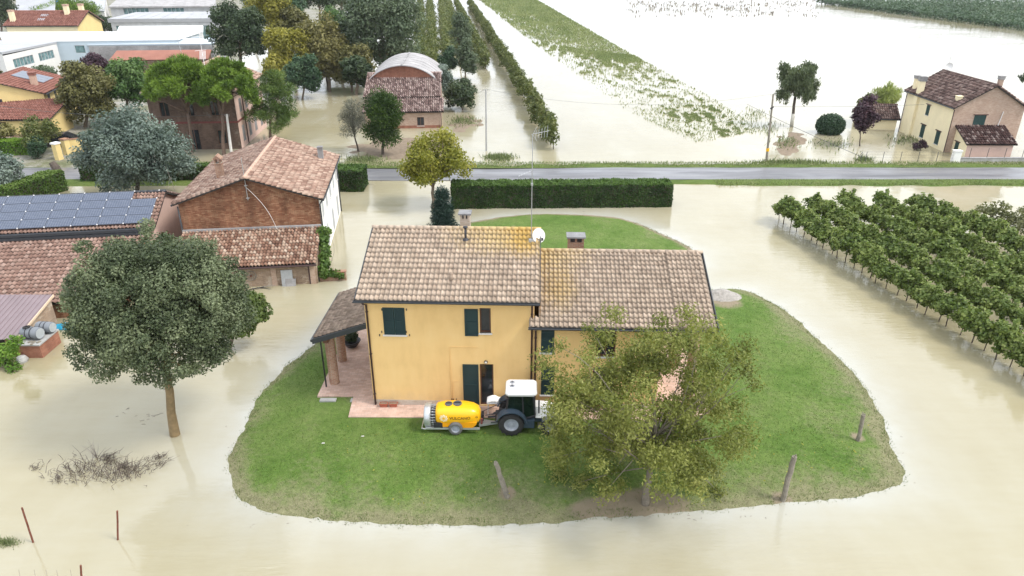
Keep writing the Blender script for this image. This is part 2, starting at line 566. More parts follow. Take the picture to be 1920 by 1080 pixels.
def pavermat():
    m, nt, b = newmat('terracotta_pavers')
    v = coords(nt)
    br = N(nt, 'ShaderNodeTexBrick')
    br.inputs['Scale'].default_value = 1
    br.inputs['Brick Width'].default_value = .30; br.inputs['Row Height'].default_value = .15
    br.inputs['Mortar Size'].default_value = .008
    br.inputs['Color1'].default_value = (.50, .335, .265, 1); br.inputs['Color2'].default_value = (.60, .43, .355, 1)
    br.inputs['Mortar'].default_value = (.40, .31, .26, 1)
    nt.links.new(v, br.inputs[0])
    st = ramp(nt, noise(nt, v, 1.1, 6, .7), [(.35, .78), (.6, 1.04)])
    nt.links.new(mixc(nt, 1.0, br.outputs['Color'], st, 'MULTIPLY'), b.inputs['Base Color'])
    b.inputs['Roughness'].default_value = .8
    bump(nt, b, br.outputs['Fac'], -.3, .01)
    return m


M['paver'] = pavermat()


def roadmat():
    m, nt, b = newmat('wet_asphalt')
    v = wpos(nt)
    f = noise(nt, v, .9, 5, .6, (.12, 1, 1))
    col = ramp(nt, f, [(.3, (.10, .102, .11)), (.5, (.15, .15, .16)), (.7, (.20, .20, .205))])
    g = noise(nt, v, 14, 4)
    col = mixc(nt, 1.0, col, ramp(nt, g, [(.3, .85), (.7, 1.1)]), 'MULTIPLY')
    nt.links.new(col, b.inputs['Base Color'])
    nt.links.new(ramp(nt, noise(nt, v, .5, 4, .6, (.2, 1, 1)), [(.4, .28), (.62, .6)]), b.inputs['Roughness'])
    bump(nt, b, g, .2, .01)
    return m


M['asphalt'] = roadmat()


def grassmat(name, greens, dry, dryattr=True, wet=(.235, .195, .135)):
    m, nt, b = newmat(name)
    v = wpos(nt)
    f = mth(nt, 'ADD', mth(nt, 'MULTIPLY', noise(nt, v, .22, 4, .6), .55), mth(nt, 'ADD', mth(nt, 'MULTIPLY', noise(nt, v, 1.1, 5, .65), .3), mth(nt, 'MULTIPLY', noise(nt, v, 7, 4, .7), .25)))
    col = ramp(nt, f, [(.36 + .36 * i / (len(greens) - 1), c) for i, c in enumerate(greens)])
    dn = mth(nt, 'ADD', mth(nt, 'MULTIPLY', noise(nt, v, .45, 5, .65), .6), mth(nt, 'MULTIPLY', noise(nt, v, 3.2, 5, .7), .4))
    if dryattr:
        a = N(nt, 'ShaderNodeAttribute', attribute_name='dry')
        dn = mth(nt, 'ADD', mth(nt, 'MULTIPLY', dn, .9), mth(nt, 'MULTIPLY', a.outputs['Fac'], .5))
        df = ramp(nt, dn, [(.5, 0), (.72, .85)])
    else:
        df = ramp(nt, dn, [(.55, 0), (.75, .8)])
    col = mixc(nt, df, col, dry)
    sp = noise(nt, v, 26, 3, .8)
    col = mixc(nt, 1.0, col, ramp(nt, sp, [(.25, .55), (.5, 1.0), (.75, 1.55)]), 'MULTIPLY')
    col = mixc(nt, 1.0, col, ramp(nt, noise(nt, v, 4.2, 6, .8), [(.3, .72), (.5, 1.0), (.7, 1.22)]), 'MULTIPLY')
    if dryattr:
        a2 = N(nt, 'ShaderNodeAttribute', attribute_name='bare')
        bf = ramp(nt, mth(nt, 'MULTIPLY', a2.outputs['Fac'], mth(nt, 'ADD', dn, .45)), [(.5, 0), (.75, 1)])
        col = mixc(nt, bf, col, wet)
    nt.links.new(col, b.inputs['Base Color'])
    b.inputs['Roughness'].default_value = .9
    b.inputs['Specular IOR Level'].default_value = .15
    bump(nt, b, mth(nt, 'ADD', sp, noise(nt, v, 9, 3)), .6, .05)
    return m


M['lawn'] = grassmat('lawn_grass', [(.045, .09, .015), (.078, .138, .026), (.112, .166, .042), (.145, .18, .062)], (.20, .185, .11))
M['verge'] = grassmat('verge_grass', [(.05, .085, .02), (.09, .13, .03), (.12, .15, .045)], (.17, .15, .09), False)
M['land'] = grassmat('yard_ground', [(.06, .09, .03), (.15, .15, .09), (.26, .25, .22), (.34, .33, .31)], (.3, .28, .25), False)
M['blade'] = leafmat('grass_blade', (.05, .10, .016), (.10, .165, .034), (.22, .225, .11), .3, .7, .15)
M['field_blade'] = leafmat('field_grass_blade', (.09, .12, .055), (.165, .21, .085), (.25, .28, .13), .25, .7, .15)
M['dead'] = leafmat('dead_stalk', (.13, .105, .09), (.21, .175, .15), (.3, .26, .21), .1, .9, .1)

L = {}
L['linden'] = leafmat('linden_leaf', (.022, .036, .018), (.066, .09, .042), (.20, .235, .13))
L['walnut'] = leafmat('walnut_leaf', (.055, .072, .015), (.155, .178, .034), (.30, .305, .09), .35)
L['maple'] = leafmat('yellowing_leaf', (.11, .13, .015), (.22, .22, .028), (.34, .31, .06), .35)
L['spruce'] = leafmat('blue_conifer_needle', (.010, .026, .022), (.024, .05, .042), (.055, .095, .075), .15)
L['olive'] = leafmat('silver_grey_leaf', (.04, .062, .05), (.105, .145, .12), (.22, .27, .23), .2)
L['pine'] = leafmat('stone_pine_needle', (.026, .055, .010), (.095, .165, .02), (.23, .34, .05), .18)
L['pine_b'] = leafmat('bushy_pine_needle', (.03, .06, .014), (.085, .14, .03), (.18, .24, .07), .2)
L['thuja'] = leafmat('thuja_scale', (.014, .034, .008), (.036, .072, .012), (.085, .14, .022), .15)
L['dusty'] = leafmat('dusty_conifer_needle', (.06, .065, .045), (.12, .125, .095), (.2, .2, .16), .15)
L['dark'] = leafmat('dark_green_leaf', (.016, .032, .016), (.035, .06, .026), (.08, .11, .05))
L['deep'] = leafmat('deep_green_leaf', (.016, .04, .022), (.034, .075, .038), (.075, .13, .065))
L['gold'] = leafmat('golden_leaf', (.10, .105, .018), (.22, .205, .03), (.34, .31, .065), .35)
L['brown'] = leafmat('brownish_leaf', (.085, .08, .028), (.165, .15, .05), (.25, .23, .09), .3)
L['poplar'] = leafmat('grey_green_leaf', (.036, .058, .032), (.085, .12, .066), (.17, .21, .13), .25)
L['plum'] = leafmat('purple_leaf', (.02, .012, .018), (.05, .026, .038), (.10, .055, .07), .2)
L['bronze'] = leafmat('bronze_green_leaf', (.05, .052, .018), (.11, .108, .034), (.19, .18, .07), .25)
L['fresh'] = leafmat('fresh_green_leaf', (.03, .07, .02), (.07, .14, .035), (.15, .23, .08), .3)
L['hedge'] = leafmat('hedge_leaf', (.010, .026, .006), (.026, .06, .010), (.075, .14, .02), .2)
L['bright_hedge'] = leafmat('bright_hedge_leaf', (.04, .09, .012), (.10, .20, .02), (.2, .32, .04), .3)
L['vine'] = leafmat('vine_leaf', (.045, .078, .02), (.118, .17, .038), (.24, .285, .085), .3)
L['vine_dry'] = leafmat('dry_vine_leaf', (.07, .08, .035), (.14, .15, .065), (.23, .23, .11), .3)
L['willow'] = leafmat('willow_leaf', (.045, .065, .035), (.09, .12, .06), (.16, .19, .1), .3)
L['pale_willow'] = leafmat('pale_willow_leaf', (.14, .16, .05), (.24, .28, .09), (.36, .4, .15), .4)
L['box'] = leafmat('clipped_bush_leaf', (.012, .03, .015), (.03, .062, .03), (.06, .11, .055), .2)
L['orchard'] = leafmat('orchard_leaf', (.045, .06, .018), (.09, .115, .03), (.16, .17, .055), .3)
L['ivy'] = leafmat('ivy_leaf', (.03, .06, .012), (.075, .14, .025), (.15, .22, .05), .3)
L['far_vine'] = leafmat('far_vineyard_leaf', (.03, .06, .03), (.06, .105, .055), (.10, .15, .085), .2)
L['fig'] = leafmat('fig_leaf', (.05, .08, .02), (.11, .155, .04), (.2, .24, .08), .35)

# ------------------------------------------------------------------ flood water, ground
def watermat():
    m, nt, b = newmat('muddy_flood_water')
    v = wpos(nt)
    f = mth(nt, 'ADD', mth(nt, 'MULTIPLY', noise(nt, v, .045, 4, .6), .55), mth(nt, 'ADD', mth(nt, 'MULTIPLY', noise(nt, v, .22, 5, .65, (1, .35, 1, .5)), .3), mth(nt, 'MULTIPLY', noise(nt, v, 1.1, 4, .7, (.3, 1.5, 1, -.65)), .15)))
    col = ramp(nt, f, [(.36, (.285, .250, .150)), (.5, (.325, .295, .197)), (.64, (.362, .340, .258))])
    sh = N(nt, 'ShaderNodeAttribute', attribute_name='shore_sheen')
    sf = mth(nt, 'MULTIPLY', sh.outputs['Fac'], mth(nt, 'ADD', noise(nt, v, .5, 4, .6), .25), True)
    col = mixc(nt, sf, col, (.40, .405, .375))               # pale sky reflection along the lawn edge, painted into the water colour
    nt.links.new(col, b.inputs['Base Color'])
    b.inputs['Roughness'].default_value = .06
    b.inputs['IOR'].default_value = 1.5
    r1 = noise(nt, v, 2.6, 3, .6, (.3, 1.7, 1, -.65))
    r3 = noise(nt, v, 9.0, 2, .6, (.4, 1.5, 1, .5))
    r2 = noise(nt, v, .5, 3, .5, (1, 1.6, 1))
    calm = ramp(nt, noise(nt, v, .06, 3), [(.40, 0.1), (.6, 1.0)])
    h = mth(nt, 'ADD', mth(nt, 'MULTIPLY', mth(nt, 'ADD', mth(nt, 'MULTIPLY', r1, 1.3), mth(nt, 'MULTIPLY', r3, .2)), calm), r2)
    bump(nt, b, h, .38, .05)
    return m


mb = MB(); mb.poly([(-590, -38, -1.4), (590, -38, -1.4), (590, 690, -1.4), (-590, 690, -1.4)])
tag(mb.build('ground', M['soil']), 'flooded ground under the water', kind='structure')


def sdist(X, Y, poly):
    """signed distance to a polygon, positive inside"""
    P = np.array([(p[0], p[1]) for p in poly]); d = np.full(X.shape, 1e9); ins = np.zeros(X.shape, bool)
    for i in range(len(P)):
        a = P[i]; b = P[(i + 1) % len(P)]; e = b - a
        t = np.clip(((X - a[0]) * e[0] + (Y - a[1]) * e[1]) / (e @ e + 1e-12), 0, 1)
        d = np.minimum(d, np.hypot(X - a[0] - t * e[0], Y - a[1] - t * e[1]))
        c = ((a[1] > Y) != (b[1] > Y)) & (X < (b[0] - a[0]) * (Y - a[1]) / (b[1] - a[1] + 1e-12) + a[0])
        ins ^= c
    return np.where(ins, d, -d)


def vnoise(X, Y, s, seed=0):
    """smooth value noise in numpy"""
    r = np.random.default_rng(seed); T = r.random((64, 64))
    x = X / s; y = Y / s; i = np.floor(x).astype(int); j = np.floor(y).astype(int)
    fx = x - i; fy = y - j; fx = fx * fx * (3 - 2 * fx); fy = fy * fy * (3 - 2 * fy)
    g = lambda a, b: T[a % 64, b % 64]
    return (g(i, j) * (1 - fx) + g(i + 1, j) * fx) * (1 - fy) + (g(i, j + 1) * (1 - fx) + g(i + 1, j + 1) * fx) * fy


def chaikin(P, n=2):
    for _ in range(n):
        Q = []
        for i in range(len(P)):
            a = P[i]; b = P[(i + 1) % len(P)]
            Q += [a * .75 + b * .25, a * .25 + b * .75]
        P = Q
    return P


def terrain(name, poly, step, zfun, mat, label, attrs=True, margin=1.2):
    P = np.array([(p[0], p[1]) for p in poly])
    x0, y0 = P.min(0) - margin; x1, y1 = P.max(0) + margin
    xs = np.arange(x0, x1, step); ys = np.arange(y0, y1, step)
    X, Y = np.meshgrid(xs, ys); S = sdist(X, Y, poly)
    Z, dry, bare = zfun(X, Y, S)
    nx, ny = len(xs), len(ys)
    I = np.arange(nx * ny).reshape(ny, nx)
    F = np.stack([I[:-1, :-1], I[:-1, 1:], I[1:, 1:], I[1:, :-1]], -1).reshape(-1, 4)
    keep = (S.ravel()[F] > -margin).any(1)
    me = mesh_np(name, np.stack([X.ravel(), Y.ravel(), Z.ravel()], 1), F[keep], mat, smooth=True)
    if attrs:
        for nm, val in (('dry', dry), ('bare', bare)):
            a = me.attributes.new(nm, 'FLOAT', 'POINT'); a.data.foreach_set('value', val.ravel().astype(np.float32))
    return tag(link(name, me), label, kind='structure')


lawn_px = [(592, 648), (540, 682), (500, 722), (470, 780), (442, 830), (426, 880), (432, 922), (468, 950), (560, 970), (700, 979), (880, 986),
           (1000, 979), (1100, 973), (1200, 966), (1330, 961), (1440, 946), (1560, 936), (1640, 923), (1697, 903), (1688, 872), (1666, 830),
           (1660, 795), (1612, 712), (1545, 642), (1485, 592), (1425, 553), (1385, 540), (1330, 548), (1290, 520), (1318, 488), (1303, 468), (1245, 441), (1190, 414), (1130, 404),
           (1040, 400), (960, 403), (905, 412), (860, 424), (780, 446), (700, 520), (655, 572)]
LAWN = chaikin([at(x, y) for x, y in lawn_px])
WALNUT = at(1210, 940, .2)


def lawn_z(X, Y, S):
    n = .5 * (vnoise(X, Y, 1.6, 1) - .5) + .35 * (vnoise(X, Y, .3, 2) - .5)
    S2 = S + n * .5
    z = np.where(S2 > 0, .36 * (1 - np.exp(-S2 / 1.7)), S2 * .18)
    z += .025 * (vnoise(X, Y, 2.1, 3) - .5) * np.clip(S2, 0, 1)
    dry = .62 * np.exp(-np.clip(S2, 0, 9) / .55) * (.55 + .9 * vnoise(X, Y, 1.8, 33))
    right = np.clip((X - 9) / 8, 0, 1) * np.exp(-np.clip(S2, 0, 9) / 2.0)
    front = np.clip((26 - Y) / 4, 0, 1) * .3 * (.2 + 1.3 * vnoise(X, Y, 2.2, 34))
    dry = np.clip(dry + right * .28 + front, 0, 1)
    bare = np.exp(-(((X - WALNUT.x) / 2.4) ** 2 + ((Y - WALNUT.y) / 1.1) ** 2)) + .8 * np.exp(-(((X - WALNUT.x + 1.8) / 1.6) ** 2 + ((Y - WALNUT.y + .35) / .5) ** 2))
    for (x, y) in ((15.9, 26.6), (11.1, 22.7), (-.2, 22.9)):
        bare += .9 * np.exp(-((X - x) ** 2 + (Y - y) ** 2) / .3)
    bare += .9 * np.exp(-(((X - 13.6) / 1.6) ** 2 + ((Y - 40.5) / 1.5) ** 2))
    back = np.exp(-np.clip(S2, 0, 9) / .9) * (Y > 46)
    return z, dry, np.clip(bare + back * .9, 0, 1)


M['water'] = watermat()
gx = np.concatenate([[-590, -200, -100], np.arange(-40, 45, .8), [100, 200, 590]]); gy = np.concatenate([[-38, 0, 8], np.arange(14, 66, .8), [100, 200, 690]])
X, Y = np.meshgrid(gx, gy); I = np.arange(X.size).reshape(X.shape)
F = np.stack([I[:-1, :-1], I[:-1, 1:], I[1:, 1:], I[1:, :-1]], -1).reshape(-1, 4)
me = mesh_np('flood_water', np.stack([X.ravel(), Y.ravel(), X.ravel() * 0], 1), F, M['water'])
a = me.attributes.new('shore_sheen', 'FLOAT', 'POINT'); a.data.foreach_set('value', np.exp(-np.clip(-sdist(X, Y, LAWN), 0, 99) / 1.5).ravel().astype(np.float32))
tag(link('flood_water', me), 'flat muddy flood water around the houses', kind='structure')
terrain('lawn', LAWN, .22, lawn_z, M['lawn'], 'green lawn island round the yellow house')

# road with its verges
xs = np.concatenate([np.arange(-130, -30, 4), np.arange(-30, 70, .5), np.arange(70, 500, 10)])
prof = [(-7.6, -.25), (-6.6, -.02), (-5.9, .02), (-5.1, .14), (-4.25, .15)]


def strip(name, ys, zf, mat, label):
    ys = np.array(ys); X, T = np.meshgrid(xs, ys)
    Y = 70.3 + T
    Z = zf(X, T, Y)
    I = np.arange(X.size).reshape(X.shape)
    F = np.stack([I[:-1, :-1], I[:-1, 1:], I[1:, 1:], I[1:, :-1]], -1).reshape(-1, 4)
    return tag(link(name, mesh_np(name, np.stack([X.ravel(), Y.ravel(), Z.ravel()], 1), F, mat, smooth=True)), label, kind='structure')


def sm(x, a, b):
    t = np.clip((x - a) / (b - a), 0, 1); return t * t * (3 - 2 * t)


wet = lambda X: 1 - sm(X, -24, -18) * (1 - sm(X, 0, 10))      # the flooded stretch behind the yellow house
strip('road', np.linspace(-2.1, 2.15, 12), lambda X, T, Y: .03 + .13 * wet(X) + .035 * (1 - (T / 2.2) ** 2) + .05 * (vnoise(X * .35, Y, .8, 5) - .5), M['asphalt'], 'grey wet asphalt road crossing behind the house')
strip('verge', np.linspace(2.15, 5.4, 9), lambda X, T, Y: .10 + .07 * wet(X) - .14 * np.clip(T - 3.0, 0, 9) ** 1.3 + .22 * (vnoise(X, Y, 1.6, 6) - .5) * np.clip(T - 2.15, 0, 1), M['verge'], 'grass verge along the far side of the road')
strip('verge', np.linspace(-4.9, -2.1, 9), lambda X, T, Y: .10 + .06 * wet(X) - .28 * np.clip(-T - 3.2, 0, 9) - .4 * (1 - sm(X, 16, 21)) * (X > -30) * np.where((X > -5) & (T > -3.3), .12, 1.0) + .18 * (vnoise(X, Y, 1.5, 7) - .5) * np.clip(-T - 2.1, 0, 1), M['verge'], 'grass verge along the near side of the road')

LAND = [Vector(p) for p in ((-36, 73.5), (-39, 84), (-46, 96), (-42, 112), (-48, 126), (-58, 150), (-62, 200), (-70, 420), (-420, 420), (-420, 60), (-90, 62), (-40, 67.9), (-36, 68))]
def land_z(X, Y, S):
    z = np.where(S > 0, .3 * (1 - np.exp(-S / 1.5)), S * .2)
    z = np.where(np.abs(Y - 70.3) < 2.6, np.minimum(z, .02), z)
    return z, S * 0, S * 0
terrain('ground', LAND, 2.0, land_z, M['land'], 'dry yard ground of the village behind the road', False, 2.5)
for nm, px, lab in (('shoal', [(838, 238), (850, 222), (880, 214), (906, 222), (900, 240), (862, 250)], 'grassy mud bank rising from the water by the dark shrub'),
                    ('shoal', [(660, 268), (650, 285), (690, 300), (800, 300), (860, 292), (830, 262), (760, 255)], 'muddy ground under the thuja'),
                    ('shoal', [(1460, 250), (1500, 244), (1520, 262), (1470, 300), (1446, 285)], 'muddy shoal beside the willow')):
    terrain(nm, chaikin([at(x, y) for x, y in px]), .4, lambda X, Y, S: (np.where(S > 0, .07 * (1 - np.exp(-S / 1.2)), S * .1) + .13 * (vnoise(X, Y, 1.3, 9) - .55), S * 0, S * 0), M['soil'], lab, False)

# ------------------------------------------------------------------ roof tiles
TPROF = {'wave': [(0, -.04), (.1, .2), (.28, .34), (.46, .22), (.6, -.02), (.8, -.10), (1.0, -.04)],
         'coppo': [(0, -.1), (.1, .2), (.38, .42), (.66, .2), (.76, -.1), (1.0, -.16)],
         'flat': [(0, 0), (.15, .16), (.45, .2), (.75, .06), (1.0, 0)]}


def tile_unit(kind, tw, tl):
    p = np.array(TPROF[kind]); k = len(p)
    lift = .25 * tw
    lo = np.stack([p[:, 0] * tw, np.zeros(k), p[:, 1] * tw + lift], 1)
    hi = np.stack([p[:, 0] * tw, np.full(k, tl * 1.06), p[:, 1] * tw], 1)
    bt = lo - np.array([0, -.004, .05 * tw])
    V = np.concatenate([lo, hi, bt])
    F = []
    for i in range(k - 1):
        F.append((i, i + 1, k + i + 1, k + i))
        F.append((2 * k + i, 2 * k + i + 1, i + 1, i))
    return V, np.array(F)


def tiles_np(kind, o, u, s, nc, nr, tw, tl, skip=None, jit=.012, r=rng):
    o, u, s = (np.array(x, float) for x in (o, u, s)); n = np.cross(u, s); n /= np.linalg.norm(n)
    if n[2] < 0: n = -n
    V0, F0 = tile_unit(kind, tw, tl)
    C, R = np.meshgrid(np.arange(nc), np.arange(nr)); C = C.ravel(); R = R.ravel()
    if skip is not None:
        k = ~skip(C, R); C, R = C[k], R[k]
    m = len(C)
    J = r.normal(0, jit, (m, 3))
    base = o + (C * tw + J[:, 0])[:, None] * u + (R * tl + J[:, 1])[:, None] * s + (np.abs(J[:, 2]) * .6)[:, None] * n
    B = np.stack([u, s, n])
    V = (V0 @ B)[None] + base[:, None]
    F = F0[None] + (np.arange(m) * len(V0))[:, None, None]
    tint = np.repeat(r.random(m), len(F0))
    return V.reshape(-1, 3), F.reshape(-1, 4), tint


def tiles_obj(parts, mat, parent, name='tile'):
    V, F, T = [], [], []; o = 0
    for v, f, t in parts:
        V.append(v); F.append(f + o); T.append(t); o += len(v)
    ob = link(name, mesh_np(name, np.concatenate(V), np.concatenate(F), mat, np.concatenate(T)), parent)
    ob['kind'] = 'stuff'
    return ob


def tile_pieces(kind, o, u, s, cells, tw, tl, mat, parent, r=random):
    """single tiles, each an object sharing one mesh"""
    V0, F0 = tile_unit(kind, tw, tl)
    me = mesh_np('tile', V0, F0, mat)
    u = Vector(u).normalized(); s = Vector(s).normalized(); n = u.cross(s)
    for (c, q) in cells:
        ob = link('tile', me, parent)
        p = Vector(o) + u * (c * tw + r.gauss(0, .004)) + s * (q * tl + r.gauss(0, .006)) + n * abs(r.gauss(0, .004))
        ob.matrix_basis = Matrix(((u.x, s.x, n.x, p.x), (u.y, s.y, n.y, p.y), (u.z, s.z, n.z, p.z), (0, 0, 0, 1)))


def ridge_caps(mb, a, b, r=.13, ln=.4):
    a = Vector(a); b = Vector(b); d = b - a; L_ = d.length; k = max(1, int(L_ / ln))
    d.normalize()
    for i in range(k):
        p = a + d * (L_ * i / k); q = a + d * (L_ * (i + 1.08) / k)
        mb.tube([p - Vector((0, 0, r * .45)), q - Vector((0, 0, r * .45))], [r, r * .86], 8)


# ------------------------------------------------------------------ openings
def shutter_leaf(fr, a0, a1, b0, b1, c0, parent, mat, c1=None, slats=True):
    m = MB(); c1 = c0 + .045 if c1 is None else c1
    fbox(m, fr, a0, a1, b0, b1, c0, c0 + .02)
    st = min(.07, (a1 - a0) * .18)
    for (x0, x1) in ((a0, a0 + st), (a1 - st, a1)):
        fbox(m, fr, x0, x1, b0, b1, c0 + .02, c1)
    H = b1 - b0
    rails = [b0, b0 + H * .48, b1 - st]
    for b in rails:
        fbox(m, fr, a0 + st, a1 - st, b, b + st, c0 + .02, c1 - .003)
    if slats:
        b = b0 + st + .02
        while b < b1 - st - .05:
            if not any(r - .05 < b < r + st for r in rails):
                fbox(m, fr, a0 + st, a1 - st, b, b + .03, c0 + .02, c1 - .012)
            b += .065
    return m.build('shutter', mat, parent)


def window(fr, a0, b0, a1, b1, parent, style='glass', sh=None, sill=True, wood=None, name='window', lintel=False, t=.15, mull=1):
    """window or door in an opening: frame > pane; closed shutters when style == 'shut'"""
    if style == 'shut':
        mid = (a0 + a1) / 2
        if a1 - a0 > .7:
            shutter_leaf(fr, a0, mid - .008, b0, b1, -.02, parent, sh)
            shutter_leaf(fr, mid + .008, a1, b0, b1, -.02, parent, sh)
        else:
            shutter_leaf(fr, a0, a1, b0, b1, -.02, parent, sh)
    else:
        m = MB(); f = .06
        for (x0, x1, y0, y1) in ((a0, a0 + f, b0, b1), (a1 - f, a1, b0, b1), (a0 + f, a1 - f, b1 - f, b1), (a0 + f, a1 - f, b0, b0 + f)):
            fbox(m, fr, x0, x1, y0, y1, -t, -t + .06)
        for i in range(1, mull + 1):
            if mull and a1 - a0 > .75:
                x = a0 + (a1 - a0) * i / (mull + 1)
                fbox(m, fr, x - .03, x + .03, b0 + f, b1 - f, -t, -t + .055)
        w_ = m.build(name, wood or M['wood_frame'], parent)
        p = MB(); fbox(p, fr, a0 + f, a1 - f, b0 + f, b1 - f, -t - .02, -t + .015)
        p.build('pane', M['glass'], w_)
    if sill:
        s_ = MB(); fbox(s_, fr, a0 - .06, a1 + .06, b0 - .06, b0, -.1, .08); s_.build('sill', M['stone'], parent)
    if lintel:
        s_ = MB(); fbox(s_, fr, a0 - .16, a1 + .16, b1, b1 + .09, .005, .12); s_.build('lintel', M['tile_right'], parent)


# ------------------------------------------------------------------ the yellow farmhouse
HZ = .40
HR = math.radians(-2)
house = tag(empty('farmhouse', (-6.76, 29.02, HZ), HR), 'two-storey yellow farmhouse with a lower wing, standing on the lawn island', 'house')
HM = Matrix.Translation((-6.76, 29.02, HZ)) @ Matrix.Rotation(HR, 4, 'Z')
HI = HM.inverted()


def fac(px, py, ly=0.0):
    """point of the front facade plane seen at a photo pixel, as (along, up)"""
    d = HI.to_3x3() @ Vector(ray(px, py)); o = HI @ Vector((0, 0, CH))
    t = (ly - o.y) / d.y; p = o + d * t
    return p.x, p.z


FRONT = (Vector((0, 0, 0)), Vector((1, 0, 0)), Vector((0, -1, 0)))
MW, MD, ME, MS = 7.78, 8.08, 6.02, .383            # main block width, depth, wall top, roof slope
mr = lambda y: 5.93 + MS * (y + .5)                # main roof surface height at depth y (front slope)
WX0, WX1, WE, WS = 7.78, 15.95, 4.80, .405
wr = lambda y: 4.72 + WS * (y + .5)


def rect(x0, y0, x1, y1):
    a = fac(x0, y1); b = fac(x1, y0)
    return (a[0], a[1], b[0], b[1])


w_up1 = rect(721, 577, 758, 627)
w_up2 = rect(900, 578, 920, 624)
d_1 = rect(901, 683, 925, 753); d_1 = (d_1[0], .06, d_1[2], d_1[3])
ww1 = rect(1014, 613, 1040, 661)
ww2 = rect(1014, 688, 1040, 740)
mb = MB()
wall(mb, FRONT, MW, ME, [w_up1, w_up2, d_1], .16)
RIGHT = (Vector((MW, 0, 0)), Vector((0, 1, 0)), Vector((1, 0, 0)))
LEFT = (Vector((0, MD, 0)), Vector((0, -1, 0)), Vector((-1, 0, 0)))
BACK = (Vector((MW, MD, 0)), Vector((-1, 0, 0)), Vector((0, 1, 0)))
for fr in (RIGHT, LEFT):
    wall(mb, fr, MD, ME)
    o, u, n = fr
    mb.poly([o + Vector((0, 0, ME)), o + u * MD + Vector((0, 0, ME)), o + u * MD / 2 + Vector((0, 0, mr(MD / 2) - .12))])
wall(mb, BACK, MW, ME)
WF = (Vector((MW, 0.015, 0)), Vector((1, 0, 0)), Vector((0, -1, 0)))
whl = [(h[0] - MW, h[1], h[2] - MW, h[3]) for h in (ww1, ww2)] + [(2.9, 2.9, 3.8, 4.2), (2.8, .06, 3.9, 2.3)]
WW = 5.9
wall(mb, WF, WW, WE, whl, .16)
WRf = (Vector((MW + WW, 0.015, 0)), Vector((0, 1, 0)), Vector((1, 0, 0)))
wall(mb, WRf, MD, WE)
mb.poly([(MW + WW, .015, WE), (MW + WW, MD, WE), (MW + WW, MD / 2, wr(MD / 2) - .1)])
wall(mb, (Vector((MW + WW, MD, 0)), Vector((-1, 0, 0)), Vector((0, 1, 0))), WW, WE)
mb.build('wall', M['yellow'], house)
# brick plinth
for (a, b, y) in ((0, d_1[0] - .05 - .72, 0), (d_1[2] + .05, MW, 0), (MW + .01, MW + 2.6, .014), (MW + 4.1, MW + WW, .014)):
    mb = MB(); mb.box((a, y - .012, 0), (b, y - .001, .27)); mb.build('plinth', M['plinth'], house)
# openings
window(FRONT, *w_up1, house, 'shut', M['shutter'], True)
window(FRONT, *w_up2, house, 'glass', None, True)
window(FRONT, *d_1, house, 'glass', None, False, name='door', t=.12)
q = rect(872, 579, 896, 629); shutter_leaf(FRONT, *[q[i] for i in (0, 2, 1, 3)], .015, house, M['shutter'], slats=False)
q = rect(870, 683, 897, 761); shutter_leaf(FRONT, q[0], q[2], .1, q[3], .015, house, M['shutter'], slats=False)
window(WF, *whl[0], house, 'shut', M['shutter'])
window(WF, *whl[1], house, 'shut', M['shutter'])
window(WF, *whl[2], house, 'glass', None)
window(WF, *whl[3], house, 'glass', None, False, name='door')
mb = MB(); a, b = fac(911, 678); mb.lathe([(0, .0), (.07, .0), (.09, -.05), (.06, -.10), (0, -.11)], (a, 0, b), 'y', 12)
mb.tube([(a, -.05, b - .1), (a, -.06, b + .12)], .012, 6)
lampo = mb.build('wall_lamp', M['dark_metal'], house, True)
mb = MB(); mb.lathe([(0, -.135), (.045, -.13), (.062, -.105), (.05, -.08)], (a, 0, b), 'y', 12); mb.build('lamp_glass', M['lamp_glass'], lampo, True)
# surface pipes on the facade
mb = MB()
a0, b0 = fac(843, 650); a1, b1 = fac(897, 650)
mb.tube([(a0, -.015, .27), (a0, -.015, b0), (a1, -.015, b0)], .014, 6)
a2, b2 = fac(849, 714); a3, _ = fac(862, 714)
mb.tube([(a2, -.015, .27), (a2, -.015, b2), (a3, -.015, b2)], .012, 6)
mb.build('surface_pipe', M['yellow'], house)
mb = MB()
for a in (a0, a2, a2 + .14):
    mb.tube([(a, -.03, 0), (a, -.03, .42)], .018, 6)
mb.build('pipe_stub', M['downpipe'], house)
mb = MB()
for (x, y) in ((712, 628), (768, 628), (716, 580), (716, 622), (762, 580), (762, 622)):
    a, b = fac(x, y); fbox(mb, FRONT, a - .02, a + .02, b - .05, b + .05, .003, .04)
mb.build('shutter_hook', M['dark_metal'], house)

# roofs
def gable_roof_x(parent, x0, x1, yf, yb, zf, slope, t=.1, mat=None, name='roof'):
    yr = (yf + yb) / 2; zr = zf + slope * (yr - yf)
    m = MB()
    m.slab([(x0, yf, zf), (x1, yf, zf), (x1, yr, zr), (x0, yr, zr)], t)
    m.slab([(x1, yb, zf), (x0, yb, zf), (x0, yr, zr), (x1, yr, zr)], t)
    return m.build(name, mat or M['timber_pale'], parent), yr, zr


